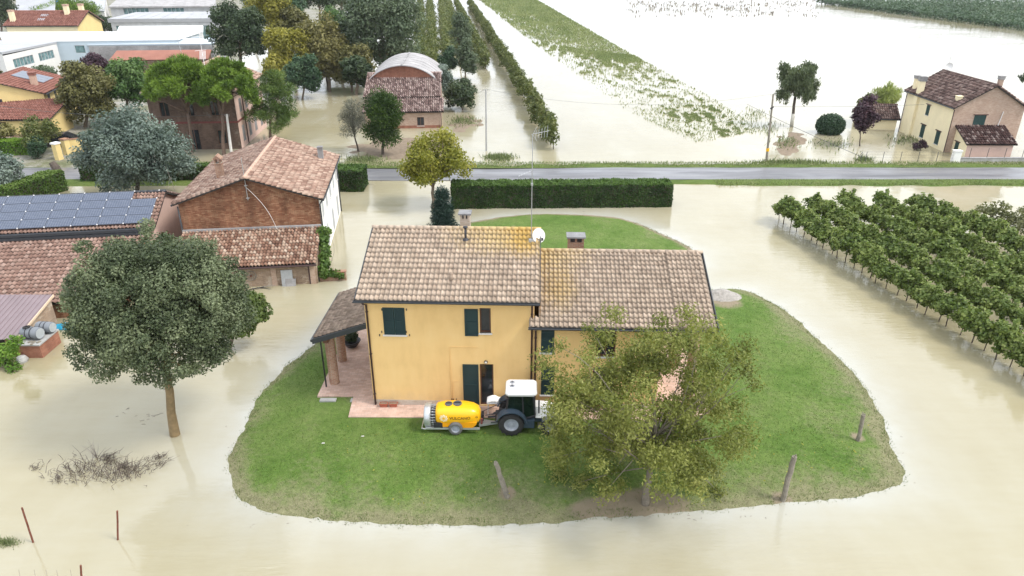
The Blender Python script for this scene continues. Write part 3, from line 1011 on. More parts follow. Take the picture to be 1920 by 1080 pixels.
rA, yrA, zrA = gable_roof_x(house, -.27, 8.0, -.5, 8.58, 5.93 - .06, MS, mat=M['plinth'])
rB, yrB, zrB = gable_roof_x(house, 7.99, 16.0, -.5, 8.58, 4.72 - .06, WS, mat=M['plinth'])
mb = MB(); mb.slab([(7.55, -.5, 4.66), (7.985, -.5, 4.66), (7.985, -.03, 4.66 + WS * .47), (7.55, -.03, 4.66 + WS * .47)], .1); mb.build('roof', M['plinth'], house)
sA = Vector((0, 1, MS)).normalized(); sB = Vector((0, 1, WS)).normalized()
TW, TL = .212, .345
ncA, nrA = 39, 14
oA = (-.27, -.53, 5.93 - .045)
TLB = .307; ncB, nrB = 37, 16
oB = (8.03, -.53, 4.72 - .045)
U = Vector((1, 0, 0))
cells = [(c, r_) for r_ in range(4) for c in range(ncA)]
tile_pieces('wave', oA, U, sA, cells, TW, TL, M['tile_main'], rA)
cells = [(c, r_) for r_ in range(3) for c in range(ncB)] + [(c, 3) for c in range(28)]
TWB = .2135
tile_pieces('wave', oB, U, sB, cells, TWB, TLB, M['tile_main'], rB)
tiles_obj([tiles_np('wave', oA, U, sA, ncA, nrA, TW, TL, lambda C, R: R < 4, .005)], M['tile_main'], rA)
tiles_obj([tiles_np('wave', oB, U, sB, ncB, nrB, TWB, TLB, lambda C, R: (R < 3) | ((R == 3) & (C < 28)), .005),
           tiles_np('wave', (7.58, -.53, 4.675), U, sB, 2, 2, .21, TLB, None, .004)], M['tile_main'], rB)
# the last columns of the wing roof are laid a little higher, over the side porch
tiles_obj([tiles_np('wave', (8.03 + 29 * TWB, -.53, 4.72 + .015), U, sB, 8, nrB, TWB, TLB, None, .004)], M['tile_main'], rB)
# back slopes
Um = Vector((-1, 0, 0))
sAb = Vector((0, -1, MS)).normalized(); sBb = Vector((0, -1, WS)).normalized()
tiles_obj([tiles_np('wave', (8.0, 8.6, 5.89), Um, sAb, ncA, nrA, TW, TL, None, .005)], M['tile_main'], rA)
tiles_obj([tiles_np('wave', (15.95, 8.6, 4.68), Um, sBb, ncB, nrB, TWB, TLB, None, .005)], M['tile_main'], rB)
mb = MB(); ridge_caps(mb, (-.3, yrA, zrA + .14), (8.03, yrA, zrA + .14), .12, .36); mb.build('ridge_tile', M['tile_main'], rA, True)
mb = MB(); ridge_caps(mb, (8.0, yrB, zrB + .14), (16.02, yrB, zrB + .14), .12, .36); mb.build('ridge_tile', M['tile_main'], rB, True)
# gutters, verges, downpipes
def gutter(x0, x1, y, z):
    m = MB()
    n = 7; pr_ = [(math.cos(math.pi + math.pi * i / (n - 1)) * .075, math.sin(math.pi + math.pi * i / (n - 1)) * .075) for i in range(n)]
    for i in range(n - 1):
        m.hexa([(x0, y + pr_[i][0], z + pr_[i][1]), (x1, y + pr_[i][0], z + pr_[i][1]), (x1, y + pr_[i + 1][0], z + pr_[i + 1][1]), (x0, y + pr_[i + 1][0], z + pr_[i + 1][1]),
                (x0, y + pr_[i][0] * .9, z + pr_[i][1] * .9), (x1, y + pr_[i][0] * .9, z + pr_[i][1] * .9), (x1, y + pr_[i + 1][0] * .9, z + pr_[i + 1][1] * .9), (x0, y + pr_[i + 1][0] * .9, z + pr_[i + 1][1] * .9)])
    m.box((x0, y + .076, z - .09), (x1, y + .09, z + .02))
    return m.build('gutter', M['gutter'], house)


gutter(-.36, 8.03, -.6, 5.87); gutter(7.52, 16.06, -.6, 4.655)
for (x, zf, sl, w_) in ((-.3, 5.93, MS, .045), (8.02, 5.93, MS, .03), (16.02, 4.72, WS, .045)):
    for (y0, y1) in ((-.5, 4.04), (8.58, 4.04)):
        mb = MB(); z1 = zf + sl * 4.54
        mb.hexa([(x, y0, zf - .14), (x + w_, y0, zf - .14), (x + w_, y1, z1 - .14), (x, y1, z1 - .14), (x, y0, zf + .06), (x + w_, y0, zf + .06), (x + w_, y1, z1 + .06), (x, y1, z1 + .06)])
        mb.build('verge_board', M['gutter'], house)
def dpipe(x, z, ztop_y, zb=.0):
    m = MB(); m.tube([(x, ztop_y, z - .05), (x, ztop_y, z - .12), (x, -.06, z - .42), (x, -.06, zb)], .045, 8)
    for k in range(3):
        zz = .6 + (z - 1.4) * k / 2; m.box((x - .06, -.1, zz), (x + .06, -.003, zz + .04))
    m.build('downpipe', M['downpipe'], house, True)
dpipe(.1, 5.87, -.6); dpipe(7.68, 5.87, -.6, 0); dpipe(7.86, 4.655, -.6, 0.0)
mb = MB()
for k in range(10):
    pass
mb.box((0, -.35, ME - .10), (MW, -.002, ME - .06)); mb.build('soffit', M['yellow'], house)

# chimneys, vents, aerial, dish
def cap_chimney(parent, x, y, z0, z1, w, d, mat, top=M['slab_grey'], openings=True):
    m = MB(); m.box((x - w / 2, y - d / 2, z0), (x + w / 2, y + d / 2, z1 - .32))
    for sx in (-1, 0, 1):
        for sy in (-1, 1):
            cx = x + sx * (w / 2 - .06); cy = y + sy * (d / 2 - .06)
            m.box((cx - .055, cy - .055, z1 - .32), (cx + .055, cy + .055, z1 - .08))
    m.box((x - w / 2 + .1, y - d / 2 + .1, z1 - .32), (x + w / 2 - .1, y + d / 2 - .1, z1 - .1), 1)
    c = m.build('chimney', [mat, M['dark_metal']], parent)
    m = MB(); m.box((x - w / 2 - .08, y - d / 2 - .08, z1 - .08), (x + w / 2 + .08, y + d / 2 + .08, z1)); m.build('chimney_cap', top, c)
    return c


p1 = HI @ atY(872, 397, 34.6); p2 = HI @ atY(1080, 440, 34.4)
cap_chimney(house, p1.x, p1.y, 6.6, p1.z, .5, .5, M['plinth'])
cap_chimney(house, p2.x, p2.y, 5.6, p2.z, .82, .6, M['brick'])
v = HI @ atY(873, 444, 32.1)
mb = MB(); zz = mr(v.y); mb.tube([(v.x, v.y, zz - .1), (v.x, v.y, zz + .62)], .055, 10); mb.lathe([(0, .74), (.11, .72), (.12, .66), (.06, .62)], (v.x, v.y, zz), 'z', 12)
mb.lathe([(.16, .03), (.09, .12), (.055, .14)], (v.x, v.y, zz), 'z', 12)
mb.build('flue_pipe', M['dark_metal'], house, True)
v = HI @ atY(847, 548, 29.6)
mb = MB(); zz = mr(v.y); mb.tube([(v.x, v.y, zz), (v.x, v.y, zz + .3)], [.12, .09], 10); mb.lathe([(.0, .42), (.06, .40), (.11, .30), (.09, .27)], (v.x, v.y, zz), 'z', 10)
mb.build('roof_vent', M['terracotta' if False else 'tile_main'], house, True)
ma = HI @ atY(996, 466, 32.0)
mb = MB(); mz = mr(ma.y); mtop = mz + 5.2
mb.tube([(ma.x, ma.y, mz - .05), (ma.x, ma.y, mtop)], [.026, .016], 7)
mb.box((ma.x - .12, ma.y - .12, mz - .02), (ma.x + .12, ma.y + .12, mz + .10))
mast = mb.build('aerial_mast', M['metal'], house)
mb = MB()
b0 = Vector((ma.x, ma.y, mtop - .02))
mb.tube([b0 - Vector((.05, 0, 0)), b0 + Vector((.75, .2, .12))], .011, 6)
for k in range(5):
    p = b0 + Vector((.15 + .13 * k, .04 * k, .025 * k)); h = .16 + .02 * k
    mb.tube([p + Vector((-.02, -.1, -h)), p + Vector((.02, .1, h))], .007, 5)
mb.tube([b0 + Vector((.02, 0, 0)), b0 + Vector((.18, .05, .32))], .008, 5); mb.tube([b0, b0 + Vector((.2, -.05, -.3))], .008, 5)
b1 = Vector((ma.x, ma.y, mtop - 1.7))
mb.tube([b1, b1 + Vector((-.62, -.2, -.22))], .013, 6)
for k in range(5):
    p = b1 + Vector((-.12 * (k + 1), -.04 * (k + 1), -.042 * (k + 1))); mb.tube([p + Vector((0, -.11, 0)), p + Vector((0, .11, .02))], .007, 5)
mb.box((b1.x - .05, b1.y - .04, b1.z - .7), (b1.x + .05, b1.y + .04, b1.z - .6))
mb.build('aerial', M['metal'], mast)
# dish
dc = HI @ atY(1008, 442, 32.2)
mb = MB(); dirv = Vector((.55, -.8, .35)).normalized(); q = dirv.to_track_quat('Z', 'Y').to_matrix()
tmp = MB(); tmp.lathe([(.0, .0), (.15, .018), (.27, .06), (.36, .115), (.365, .10), (.27, .045), (.15, .003), (0, -.015)], (0, 0, 0), 'z', 24)
mb.add([dc + q @ Vector(p) for p in tmp.v], tmp.f)
dish = mb.build('satellite_dish', M['off_white'], house, True)
mb = MB(); mb.tube([dc - dirv * .02, dc - dirv * .25, Vector((dc.x - .05, dc.y + .25, mr(dc.y + .25) - .1))], .028, 7)
f_ = dc + dirv * .42 - Vector((0, 0, .2)); mb.tube([dc + q @ Vector((0, -.34, .1)), f_], .014, 6); mb.box(f_ - Vector((.05, .06, .05)), f_ + Vector((.05, .06, .06)))
mb.build('dish_arm', M['dark_metal'], dish)

# left porch: lean-to roof on brick pillars
pz0, pz1 = 4.42 - HZ, 3.44 - HZ
px0 = -2.92; py0, py1 = .85, 6.1
mb = MB(); mb.slab([(px0, py0, pz1), (0, py0, pz0), (0, py1, pz0), (px0, py1, pz1)], .07)
pr_ = mb.build('porch_roof', M['planks_dark'], house)
pu = Vector((0, -1, 0)); ps = Vector((2.92, 0, pz0 - pz1)).normalized()
nn = int(5.25 / .17); tiles_obj([tiles_np('flat', (px0, py1, pz1 + .015), pu, ps, nn, 14, .17, .219, None, .006)], M['tile_grey'], pr_)
mb = MB()
sl = (pz0 - pz1) / 2.92
mb.hexa([(px0 - .02, py0 - .04, pz1 - .22), (0 - .01, py0 - .04, pz0 - .22), (0 - .01, py0 - .002, pz0 - .22), (px0 - .02, py0 - .002, pz1 - .22), (px0 - .02, py0 - .04, pz1 + .05), (-.01, py0 - .04, pz0 + .05), (-.01, py0 - .002, pz0 + .05), (px0 - .02, py0 - .002, pz1 + .05)])
mb.box((px0 - .10, py0 - .04, pz1 - .1), (px0 - .003, py1, pz1 + .02))
mb.build('porch_fascia', M['gutter'], house)
mb = MB()
mb.box((-2.47, py0 + .15, pz1 - .26), (-2.22, py1, pz1 - .06))
for k in range(5):
    y = py0 + .3 + k * 1.15; mb.hexa([(px0 + .05, y, pz1 - .14), (0, y, pz0 - .16), (0, y + .12, pz0 - .16), (px0 + .05, y + .12, pz1 - .14), (px0 + .05, y, pz1 - .05 + .0), (0, y, pz0 - .075), (0, y + .12, pz0 - .075), (px0 + .05, y + .12, pz1 - .05)])
mb.build('porch_beam', M['wood_frame'], house)
for (X_, Y_) in ((-9.11, 30.92), (-9.2, 33.15), (-9.16, 35.0)):
    l_ = HI @ Vector((X_, Y_, HZ)); mb = MB()
    mb.lathe([(0, 0), (.25, 0), (.25, pz1 - .36), (.29, pz1 - .36), (.29, pz1 - .26), (0, pz1 - .26)], (l_.x, l_.y, 0.002), 'z', 24)
    mb.build('porch_pillar', M['brick'], house, False)
mb = MB(); l_ = HI @ Vector((-9.45, 30.55, 0)); mb.tube([(px0 + .0, py0 + .05, pz1 - .1), (l_.x + .0, l_.y, pz1 - .25), (l_.x, l_.y, 0)], .04, 8); mb.build('downpipe', M['gutter'], house, True)
# right side porch pillars
for (x, y) in ((15.25, .25), (15.25, 4.0), (15.25, 7.8)):
    mb = MB(); mb.lathe([(0, 0), (.24, 0), (.24, 4.35 if y != 4.0 else 6.0), (0, 4.35)], (x, y, .002), 'z', 24); mb.build('porch_pillar', M['brick'], house)
mb = MB(); mb.box((15.1, -.3, 4.36), (15.4, 8.3, 4.52)); mb.build('porch_beam', M['wood_frame'], house)

# paved terrace
mb = MB()
PV = [at(x, y, HZ) for x, y in ((595, 742), (663, 742), (653, 781))] + [Vector((1.0, 27.86, HZ)), Vector((7.6, 27.6, HZ)), Vector((9.6, 28.3, HZ)), Vector((9.7, 36.8, HZ)), Vector((-9.6, 37.2, HZ))]
n_ = len(PV)
mb.poly([(p.x, p.y, HZ - .003) for p in PV]); 
for i in range(n_):
    a, b = PV[i], PV[(i + 1) % n_]; mb.poly([(a.x, a.y, HZ - .003), (b.x, b.y, HZ - .003), (b.x, b.y, .1), (a.x, a.y, .1)])
tag(mb.build('terrace', M['paver']), 'terracotta paved terrace round the yellow house', kind='structure')
for (x, y, w_, h_) in ((-9.5, 29.55, .8, .25), (-7.98, 29.55, .45, .3), (-4.05, 27.62, .75, .4), (1.2, 27.5, .5, .4)):
    mb = MB(); mb.box((x, y - h_, .22), (x + w_, y, .385)); tag(mb.build('paving_slab', M['concrete']), 'concrete slab set flush in the grass beside the terrace', kind='structure')

# two terracotta planters at the plinth
for i, (x, lab) in enumerate(((726 - 6, 'left terracotta trough on the terrace under the closed shutters'), (738, 'right terracotta trough on the terrace under the closed shutters'))):
    p = at(x, 762, HZ); mb = MB()
    w2, d2 = .19, .09
    mb.hexa([(-w2 * .85, -d2 * .8, 0), (w2 * .85, -d2 * .8, 0), (w2 * .85, d2 * .8, 0), (-w2 * .85, d2 * .8, 0), (-w2, -d2, .17), (w2, -d2, .17), (w2, d2, .17), (-w2, d2, .17)])
    for (a, b) in (((-w2 - .015, -d2 - .015, .171), (w2 + .015, -d2 + .01, .20)), ((-w2 - .015, d2 - .01, .171), (w2 + .015, d2 + .015, .20)), ((-w2 - .015, -d2 + .011, .171), (-w2 + .01, d2 - .011, .20)), ((w2 - .01, -d2 + .011, .171), (w2 + .015, d2 - .011, .20))):
        mb.box(a, b)
    o = empty('planter', (p.x, p.y, HZ)); tag(o, lab, 'planter', 'terracotta troughs on the terrace')
    mb.build('trough', M['terracotta'], o)
    mb = MB(); mb.box((-w2 + .012, -d2 + .012, .172), (w2 - .012, d2 - .012, .185)); mb.build('earth', M['soil'], o)


# ------------------------------------------------------------------ leaves and trees
def unit(v):
    return v / (np.linalg.norm(v, axis=-1, keepdims=True) + 1e-9)


def leaf_quads(P, Nn, size, aspect=.55, axis=None, r=rng):
    """one rhombic leaf per point: P positions, Nn normals; axis = preferred leaf direction"""
    n = len(P)
    A = unit(np.cross(Nn, r.normal(size=(n, 3)))) if axis is None else unit(axis)
    B = unit(np.cross(Nn, A))
    s = np.broadcast_to(size, (n,)) * r.uniform(.7, 1.3, n)
    Lh = (A.T * s * .5).T; Wd = (B.T * s * .5 * aspect).T
    V = np.stack([P - Lh, P + Wd - Lh * .1, P + Lh, P - Wd - Lh * .1], 1).reshape(-1, 3)
    F = np.arange(n * 4).reshape(n, 4)
    return V, F


def crown_mesh(name, mat, clumps, n, size, mode='leaf', aspect=.55, r=rng, shell=.5, up=.35, inner=.15):
    """clumps: (cx,cy,cz, rx,ry,rz); leaves sit in the outer part of every clump"""
    C = np.array(clumps, float); R = C[:, 3:]; C = C[:, :3]
    w = (R[:, 0] * R[:, 1] + R[:, 0] * R[:, 2] + R[:, 1] * R[:, 2]); w /= w.sum()
    k = r.choice(len(C), n, p=w)
    D = unit(r.normal(size=(n, 3)))
    rad = 1 - (1 - shell) * r.random(n) ** 1.3
    rad = np.where(r.random(n) < inner, r.random(n) * .8, rad) * r.uniform(.92, 1.1, n)
    P = C[k] + D * R[k] * rad[:, None]
    ct = r.random(len(C))
    tint = np.clip(.42 * ct[k] + .42 * r.random(n) + .16, 0, 1)
    if mode == 'needle':
        Nn = unit(r.normal(size=(n, 3)))
        V, F = leaf_quads(P, Nn, size, aspect, unit(D * 1.0 + r.normal(size=(n, 3)) * .35 + np.array([0, 0, .25])), r)
    elif mode == 'droop':
        Nn = unit(D + r.normal(size=(n, 3)) * .6)
        ax = r.normal(size=(n, 3)) * .55; ax[:, 2] -= 1.0
        V, F = leaf_quads(P, Nn, size, aspect, ax, r)
    else:
        Nn = unit(D * .7 + r.normal(size=(n, 3)) * .55 + np.array([0, 0, up]))
        V, F = leaf_quads(P, Nn, size, aspect, None, r)
    return mesh_np(name, V, F, mat, tint)


def clumps_in(c, R, n, cr, r=rng, shape='ellipsoid', zmin=-1.0, lo=.45):
    out = []
    c = np.array(c, float); R = np.array(R, float)
    while len(out) < n:
        d = unit(r.normal(size=3))
        if d[2] < zmin: continue
        t = (lo ** 2 + (1.0 - lo ** 2) * r.random()) ** .5
        if shape == 'cone':
            h = r.random() ** 1.4; a = r.uniform(0, 6.283); q = (1 - h) ** .8 * r.uniform(.45, 1.0)
            p = np.array([math.cos(a) * q, math.sin(a) * q, -1 + 2 * h * .95])
        elif shape == 'umbrella':
            a = r.uniform(0, 6.283); q = math.sqrt(r.random()) * .9
            p = np.array([math.cos(a) * q, math.sin(a) * q, 1.25 * math.sqrt(max(0, 1 - q * q)) - .55 + r.uniform(-.35, .15)])
        elif shape == 'box':
            p = r.uniform(-1, 1, 3)
        else:
            p = d * t
        s = cr * r.uniform(.7, 1.3)
        out.append((*(c + p * R), s, s, s * .85))
    return out


def crown_px(x0, y0, x1, y1, Y):
    """centre and radii of a crown from the part of the view it fills, at ground distance Y"""
    c = atY((x0 + x1) / 2, (y0 + y1) / 2, Y); zc = depth(c); k = zc / FPX
    rw = (x1 - x0) / 2 * k; hh = (y1 - y0) / 2 * k
    al = math.atan2(CH - c.z, c.y)
    rz = math.sqrt(max(hh * hh - (rw * .85 * math.sin(al)) ** 2, (.45 * hh) ** 2)) / math.cos(al)
    return c, (rw, rw * .92, rz)


def limb(mb, a, b, r0, r1, sag=.0, n=5, seg=6, r=rng):
    a = Vector(a); b = Vector(b); L_ = (b - a).length
    pts = []; k = Vector(r.normal(size=3)) * L_ * .07
    for i in range(n + 1):
        t = i / n; p = a.lerp(b, t) + k * math.sin(math.pi * t) + Vector((0, 0, sag * L_ * math.sin(math.pi * t)))
        pts.append(p)
    mb.tube(pts, [r0 + (r1 - r0) * i / n for i in range(n + 1)], seg)
    return pts


def tree(name, label, base, clumps, leaf, n, size, bark='bark', r0=.15, fork=None, mode='leaf', cat='tree', group=None, limbs=10, aspect=.55,
         shell=.5, inner=.15, up=.35, white=0, lr=.38):
    base = Vector(base)
    o = tag(empty(name, base), label, cat, group)
    cl = [(c[0] - base.x, c[1] - base.y, c[2] - base.z, *c[3:]) for c in clumps]
    cs = np.array(cl)[:, :3]; cen = cs.mean(0)
    fk = Vector(fork) - base if fork is not None else Vector((cen[0] * .6, cen[1] * .6, max(.3, cs[:, 2].min() * .7 + cen[2] * .1)))
    mb = MB()
    pts = [Vector((0, 0, -.4)), Vector((0, 0, 0)) + fk * .02, fk * .35 + Vector(rng.normal(size=3)) * r0 * .25, fk * .7 + Vector(rng.normal(size=3)) * r0 * .25, fk]
    mb.tube(pts, [r0 * 1.3, r0 * 1.15, r0 * .95, r0 * .88, r0 * .8], 12)
    top = Vector((cen[0], cen[1], cen[2] + .35 * (cs[:, 2].max() - cen[2])))
    lead = limb(mb, fk, top, r0 * .78, r0 * .2, n=7, seg=8)
    idx = rng.choice(len(cl), min(limbs, len(cl)), replace=False)
    for i in idx:
        t = int(rng.integers(0, 4)); limb(mb, lead[t], Vector(cl[i][:3]), r0 * lr, r0 * .06, .06)
    t_ = mb.build('trunk', M[bark], o, True)
    if white:
        mb = MB(); mb.tube([pts[1] - Vector((0, 0, .1)), fk * white], [r0 * 1.19, r0 * 1.03], 12); mb.build('whitewash', M['whitewash'], o, True)
    link('crown', crown_mesh('crown', L[leaf], cl, n, size, mode, aspect, shell=shell, inner=inner, up=up), o)
    return o


def tree_bb(name, label, bb, base_px, leaf, n, size, z0=0.0, ncl=26, cr=.33, shape='ellipsoid', Y=None, zmin=-.8, core=True, **k):
    b = at(base_px[0], base_px[1], z0)
    if Y is not None:
        b = Vector(((base_px[0] - 960) / FPX * 1, Y, z0)); c0 = atY(base_px[0], base_px[1], Y); b = Vector((c0.x, Y, z0))
    c, R = crown_px(*bb, b.y)
    m = min(R[0], R[2]) if shape != 'cone' else R[0]
    s = cr * (R[0] + R[2]) / 2 if shape != 'cone' else cr * R[0]
    Ri = tuple(x - s * .5 if x > s * 1.2 else x * .6 for x in R)
    cl = clumps_in(c, Ri, ncl, s, shape=shape, zmin=zmin)
    if core and shape == 'ellipsoid':
        cl.append((*c, R[0] * .68, R[1] * .68, R[2] * .68))
    return tree(name, label, b, cl, leaf, n, size, **k)


# foreground linden standing in the water, trunk leaning
b = at(328, 815)
c, R = crown_px(124, 424, 468, 728, b.y)
rl_ = np.random.default_rng(3); cl = []
for k in range(150):
    zz = 1 - 1.72 * (k + .5) / 150; aa = k * 2.39996; q = math.sqrt(1 - zz * zz); wob_ = (.95 - .12 * max(0, -zz)) + .11 * math.sin(2.3 * aa * .159 * 6.283 % 6.283 + 3 * zz) * math.cos(2.1 * zz + 1) + .05 * math.sin(3 * math.atan2(math.sin(aa), math.cos(aa)) + 4 * zz); t = wob_ * (rl_.uniform(.62, .90) if k % 3 else rl_.uniform(.86, 1.03))
    s_ = R[0] * rl_.uniform(.13, .24) * (1 if k % 3 else .5); cl.append((c.x + R[0] * t * q * math.cos(aa), c.y + R[1] * t * q * math.sin(aa), c.z + R[2] * t * zz, s_, s_, s_ * .9))
cl.append((*c, R[0] * .74, R[1] * .74, R[2] * .74))
cl += [(*(atY(x, y, b.y - .5)), .55, .5, .4) for x, y in ((270, 705), (310, 712), (350, 690), (225, 680), (400, 665), (180, 640))]
tree('linden_tree', 'large dense dark green tree standing alone in the water at the left', b, cl, 'linden', 150000, .122, 'bark_ochre', .20, fork=atY(311, 700, b.y), limbs=16, inner=.1)

# small yellow-green tree behind the linden
b = at(430, 655)
c, R = crown_px(385, 528, 500, 640, b.y)
cl = clumps_in(c, (R[0] * .8, R[1] * .8, R[2] * .75), 22, R[0] * .33)
tree('fig_tree', 'yellow-green broad-leaved tree showing behind the right side of the large dense tree', b, cl, 'fig', 5200, .22, 'bark', .1, aspect=.8)

# walnut in front of the house
b = Vector((WALNUT.x, WALNUT.y, .2))
c, R = crown_px(1004, 585, 1428, 945, b.y + .6)
cl = []
r_ = np.random.default_rng(5)
for i in range(175):
    d = unit(r_.normal(size=3) * np.array([1, 1, 1.15])); t = r_.uniform(.25, .97) ** .7
    if d[2] < -.95: continue
    p = np.array(c) + d * np.array(R) * t
    if p[2] < .95 or (p[2] < 2.6 and p[1] < b.y + 1.2 and abs(p[0] - b.x) < 1.0): continue
    s = r_.uniform(.4, .85); cl.append((*p, s, s, s * .8))
for x, y in ((1150, 590), (1050, 650), (1020, 680), (1400, 690), (1415, 720), (1345, 920), (1330, 880), (1370, 850), (1050, 890), (1085, 905), (1130, 900), (1300, 905), (1050, 790), (1062, 760), (1060, 830), (1045, 845), (1038, 805), (1042, 770), (1055, 735), (1300, 630), (1330, 620), (1350, 650), (1310, 660), (1380, 670), (1400, 650), (1290, 700), (1340, 700), (1270, 640), (1060, 860), (1035, 860), (1100, 900), (1380, 760), (1290, 590), (1240, 600)):
    p = atY(x, y, b.y + r_.uniform(-1, 1.5)); s = r_.uniform(.4, .7); cl.append((*p, s, s, s * .9))
tree('walnut_tree', 'large open olive-green tree in front of the yellow house, hiding the tractor bonnet', b, cl, 'walnut', 60000, .135, 'walnut_bark', .15, fork=b + Vector((.05, .05, 1.7)), mode='leaf', limbs=55, aspect=.42, shell=.3, inner=.2, lr=.22)

# yellowing tree and blue conifer by the hedge
tree_bb('maple_tree', 'yellowing tree with an open crown at the end of the long hedge', (742, 240, 886, 362), (812, 390), 'maple', 9500, .27, ncl=34, cr=.3, shell=.4, r0=.16, limbs=22, fork=atY(812, 352, at(812, 390).y))
tree_bb('conifer_tree', 'dark blue-green conical conifer behind the yellow house roof', (800, 350, 858, 436), (829, 432), 'spruce', 12000, .2, ncl=70, cr=.42, shape='cone', mode='needle', aspect=.3, bark='bark_dark', r0=.1, z0=0.1)
# silver grey trees
tree_bb('silver_tree', 'big round silver-grey tree beyond the solar roof', (146, 198, 366, 372), (255, 374), 'olive', 34000, .26, ncl=60, cr=.27, r0=.2, bark='bark_dark')
tree_bb('silver_tree', 'silver-grey tree cut by the left edge of the photo', (-90, 285, 38, 372), (-20, 376), 'olive', 11000, .26, ncl=36, cr=.3, r0=.18, bark='bark_dark')


# stone pines
def stone_pine(label, bb, base_px, fork_px, n, group='stone pines by the brick house'):
    b = at(*base_px)
    c, R = crown_px(*bb, b.y)
    cl = clumps_in((c.x, c.y, c.z - .5), (R[0] * .93, R[1] * .85, R[2] * 1.15), 100, R[0] * .17, shape='umbrella')
    return tree('stone_pine', label, b, cl, 'pine', n, .5, 'bark_pine', .19, fork=atY(*fork_px, b.y), mode='needle', aspect=.16, limbs=26, group=group, shell=.45)


stone_pine('left umbrella pine with a bright green crown in front of the brick house', (264, 95, 420, 212), (362, 284), (352, 212), 36000)
stone_pine('right umbrella pine with a bright green crown in front of the brick house', (362, 104, 486, 222), (420, 290), (416, 212), 34000)
tree_bb('pine_tree', 'young pine with tufted branches right of the umbrella pines', (462, 133, 564, 268), (507, 268), 'pine_b', 15000, .4, ncl=60, cr=.2, mode='needle', aspect=.16, r0=.15, bark='bark_pine', limbs=30, fork=atY(507, 205, at(507, 268).y), core=False)
tree_bb('thuja_tree', 'dense dark green egg-shaped conifer beside the tiled barn', (683, 168, 759, 287), (718, 290), 'thuja', 15000, .3, ncl=60, cr=.36, mode='needle', aspect=.35, r0=.16, bark='bark_dark')
tree_bb('bare_pine', 'thin grey half-bare conifer left of the dense egg-shaped conifer', (633, 172, 690, 280), (672, 284), 'dusty', 3600, .3, ncl=30, cr=.3, mode='needle', aspect=.16, r0=.1, bark='bark_dark', limbs=28, core=False)
# trees behind
tree_bb('round_tree', 'dark green round tree at the water edge behind the young pine', (530, 93, 603, 182), (567, 186), 'deep', 8000, .4, ncl=34, cr=.3, r0=.15)
tree_bb('golden_tree', 'golden yellow tree at the edge of the wood', (488, 40, 590, 165), (540, 172), 'gold', 10000, .45, ncl=34, cr=.3, r0=.2, Y=None)
tree_bb('brownish_tree', 'brownish tree between the golden tree and the tall dark poplar', (556, 20, 662, 160), (615, 168), 'brown', 10000, .45, ncl=34, cr=.3, r0=.2)
tree_bb('brownish_tree', 'dark brown-green tree standing in shade left of the arched barn', (620, 70, 700, 170), (660, 172), 'bronze', 6500, .45, ncl=26, cr=.32, r0=.2)
tree_bb('poplar_tree', 'very large grey-green tree behind the arched barn', (638, -40, 800, 150), (722, 160), 'poplar', 22000, .5, ncl=60, cr=.26, r0=.35)
tree_bb('dark_tree', 'tall dark green tree behind the umbrella pines', (392, 0, 508, 125), (450, 165), 'dark', 15000, .45, ncl=44, cr=.28, r0=.3)
tree_bb('yellow_tree', 'yellow-green tree top between the tall dark tree and the golden tree', (470, -30, 545, 70), (505, 140), 'gold', 6500, .5, ncl=26, cr=.32, r0=.2)
for lab, bb, bs, lf in (('deep green tree at the top of the photo above the golden tree', (505, -40, 575, 45), (540, 110), 'deep'),
                        ('dark green tree at the top of the photo left of the large poplar', (560, -50, 640, 30), (600, 95), 'dark'),
                        ('fresh yellow-green tree tucked left of the large poplar', (596, 10, 655, 70), (625, 110), 'fresh'),
                        ('grey-green tree cut by the top edge of the photo above the grey hall', (440, -50, 510, 20), (475, 80), 'poplar'),
                        ('dark tree beyond the wood behind the brownish tree', (600, -60, 680, 20), (640, 80), 'poplar'),
                        ('brown-green tree between the dark round tree and the brownish tree', (585, 75, 650, 160), (618, 172), 'brown'),
                        ('shaded dark tree low at the left of the arched barn', (640, 95, 700, 172), (668, 178), 'dark'),
                        ('golden-green low tree left of the dark round tree', (492, 105, 548, 172), (520, 180), 'gold'),
                        ('grey-green tree standing just behind the vaulted roof', (690, 50, 790, 140), (745, 150), 'poplar'),
                        ('bronze tree behind the golden tree', (515, 10, 590, 90), (550, 140), 'bronze'),
                        ('dark tree behind the brownish tree and left of the large poplar', (600, 20, 680, 110), (640, 150), 'dark')):
    tree_bb('wood_tree', lab, bb, bs, lf, 5000, .55, ncl=24, cr=.33, r0=.25, group='trees of the wood at the top')
# shrubs by the barn and slim trees along the orchard
tree_bb('dark_shrub', 'wide dark shrub at the right of the tiled barn', (830, 146, 905, 208), (868, 206), 'dark', 6500, .35, ncl=30, cr=.3, r0=.1, cat='shrub')
tree_bb('silver_shrub', 'pale silver shrub between the barn roof and the wide dark shrub', (803, 122, 852, 186), (828, 188), 'olive', 4500, .33, ncl=24, cr=.32, r0=.1, cat='shrub')
for lab, bb, bs, lf in (('slim grey-green tree nearest the row ends behind the wide dark shrub', (852, 66, 896, 150), (872, 150), 'poplar'),
                        ('green bushy tree left of the slim grey-green tree', (820, 85, 858, 144), (838, 146), 'deep'),
                        ('tall grey-green tree farthest along the orchard row', (842, 20, 884, 100), (862, 118), 'poplar')):
    tree_bb('slim_tree', lab, bb, bs, lf, 4500, .4, ncl=24, cr=.34, r0=.14)
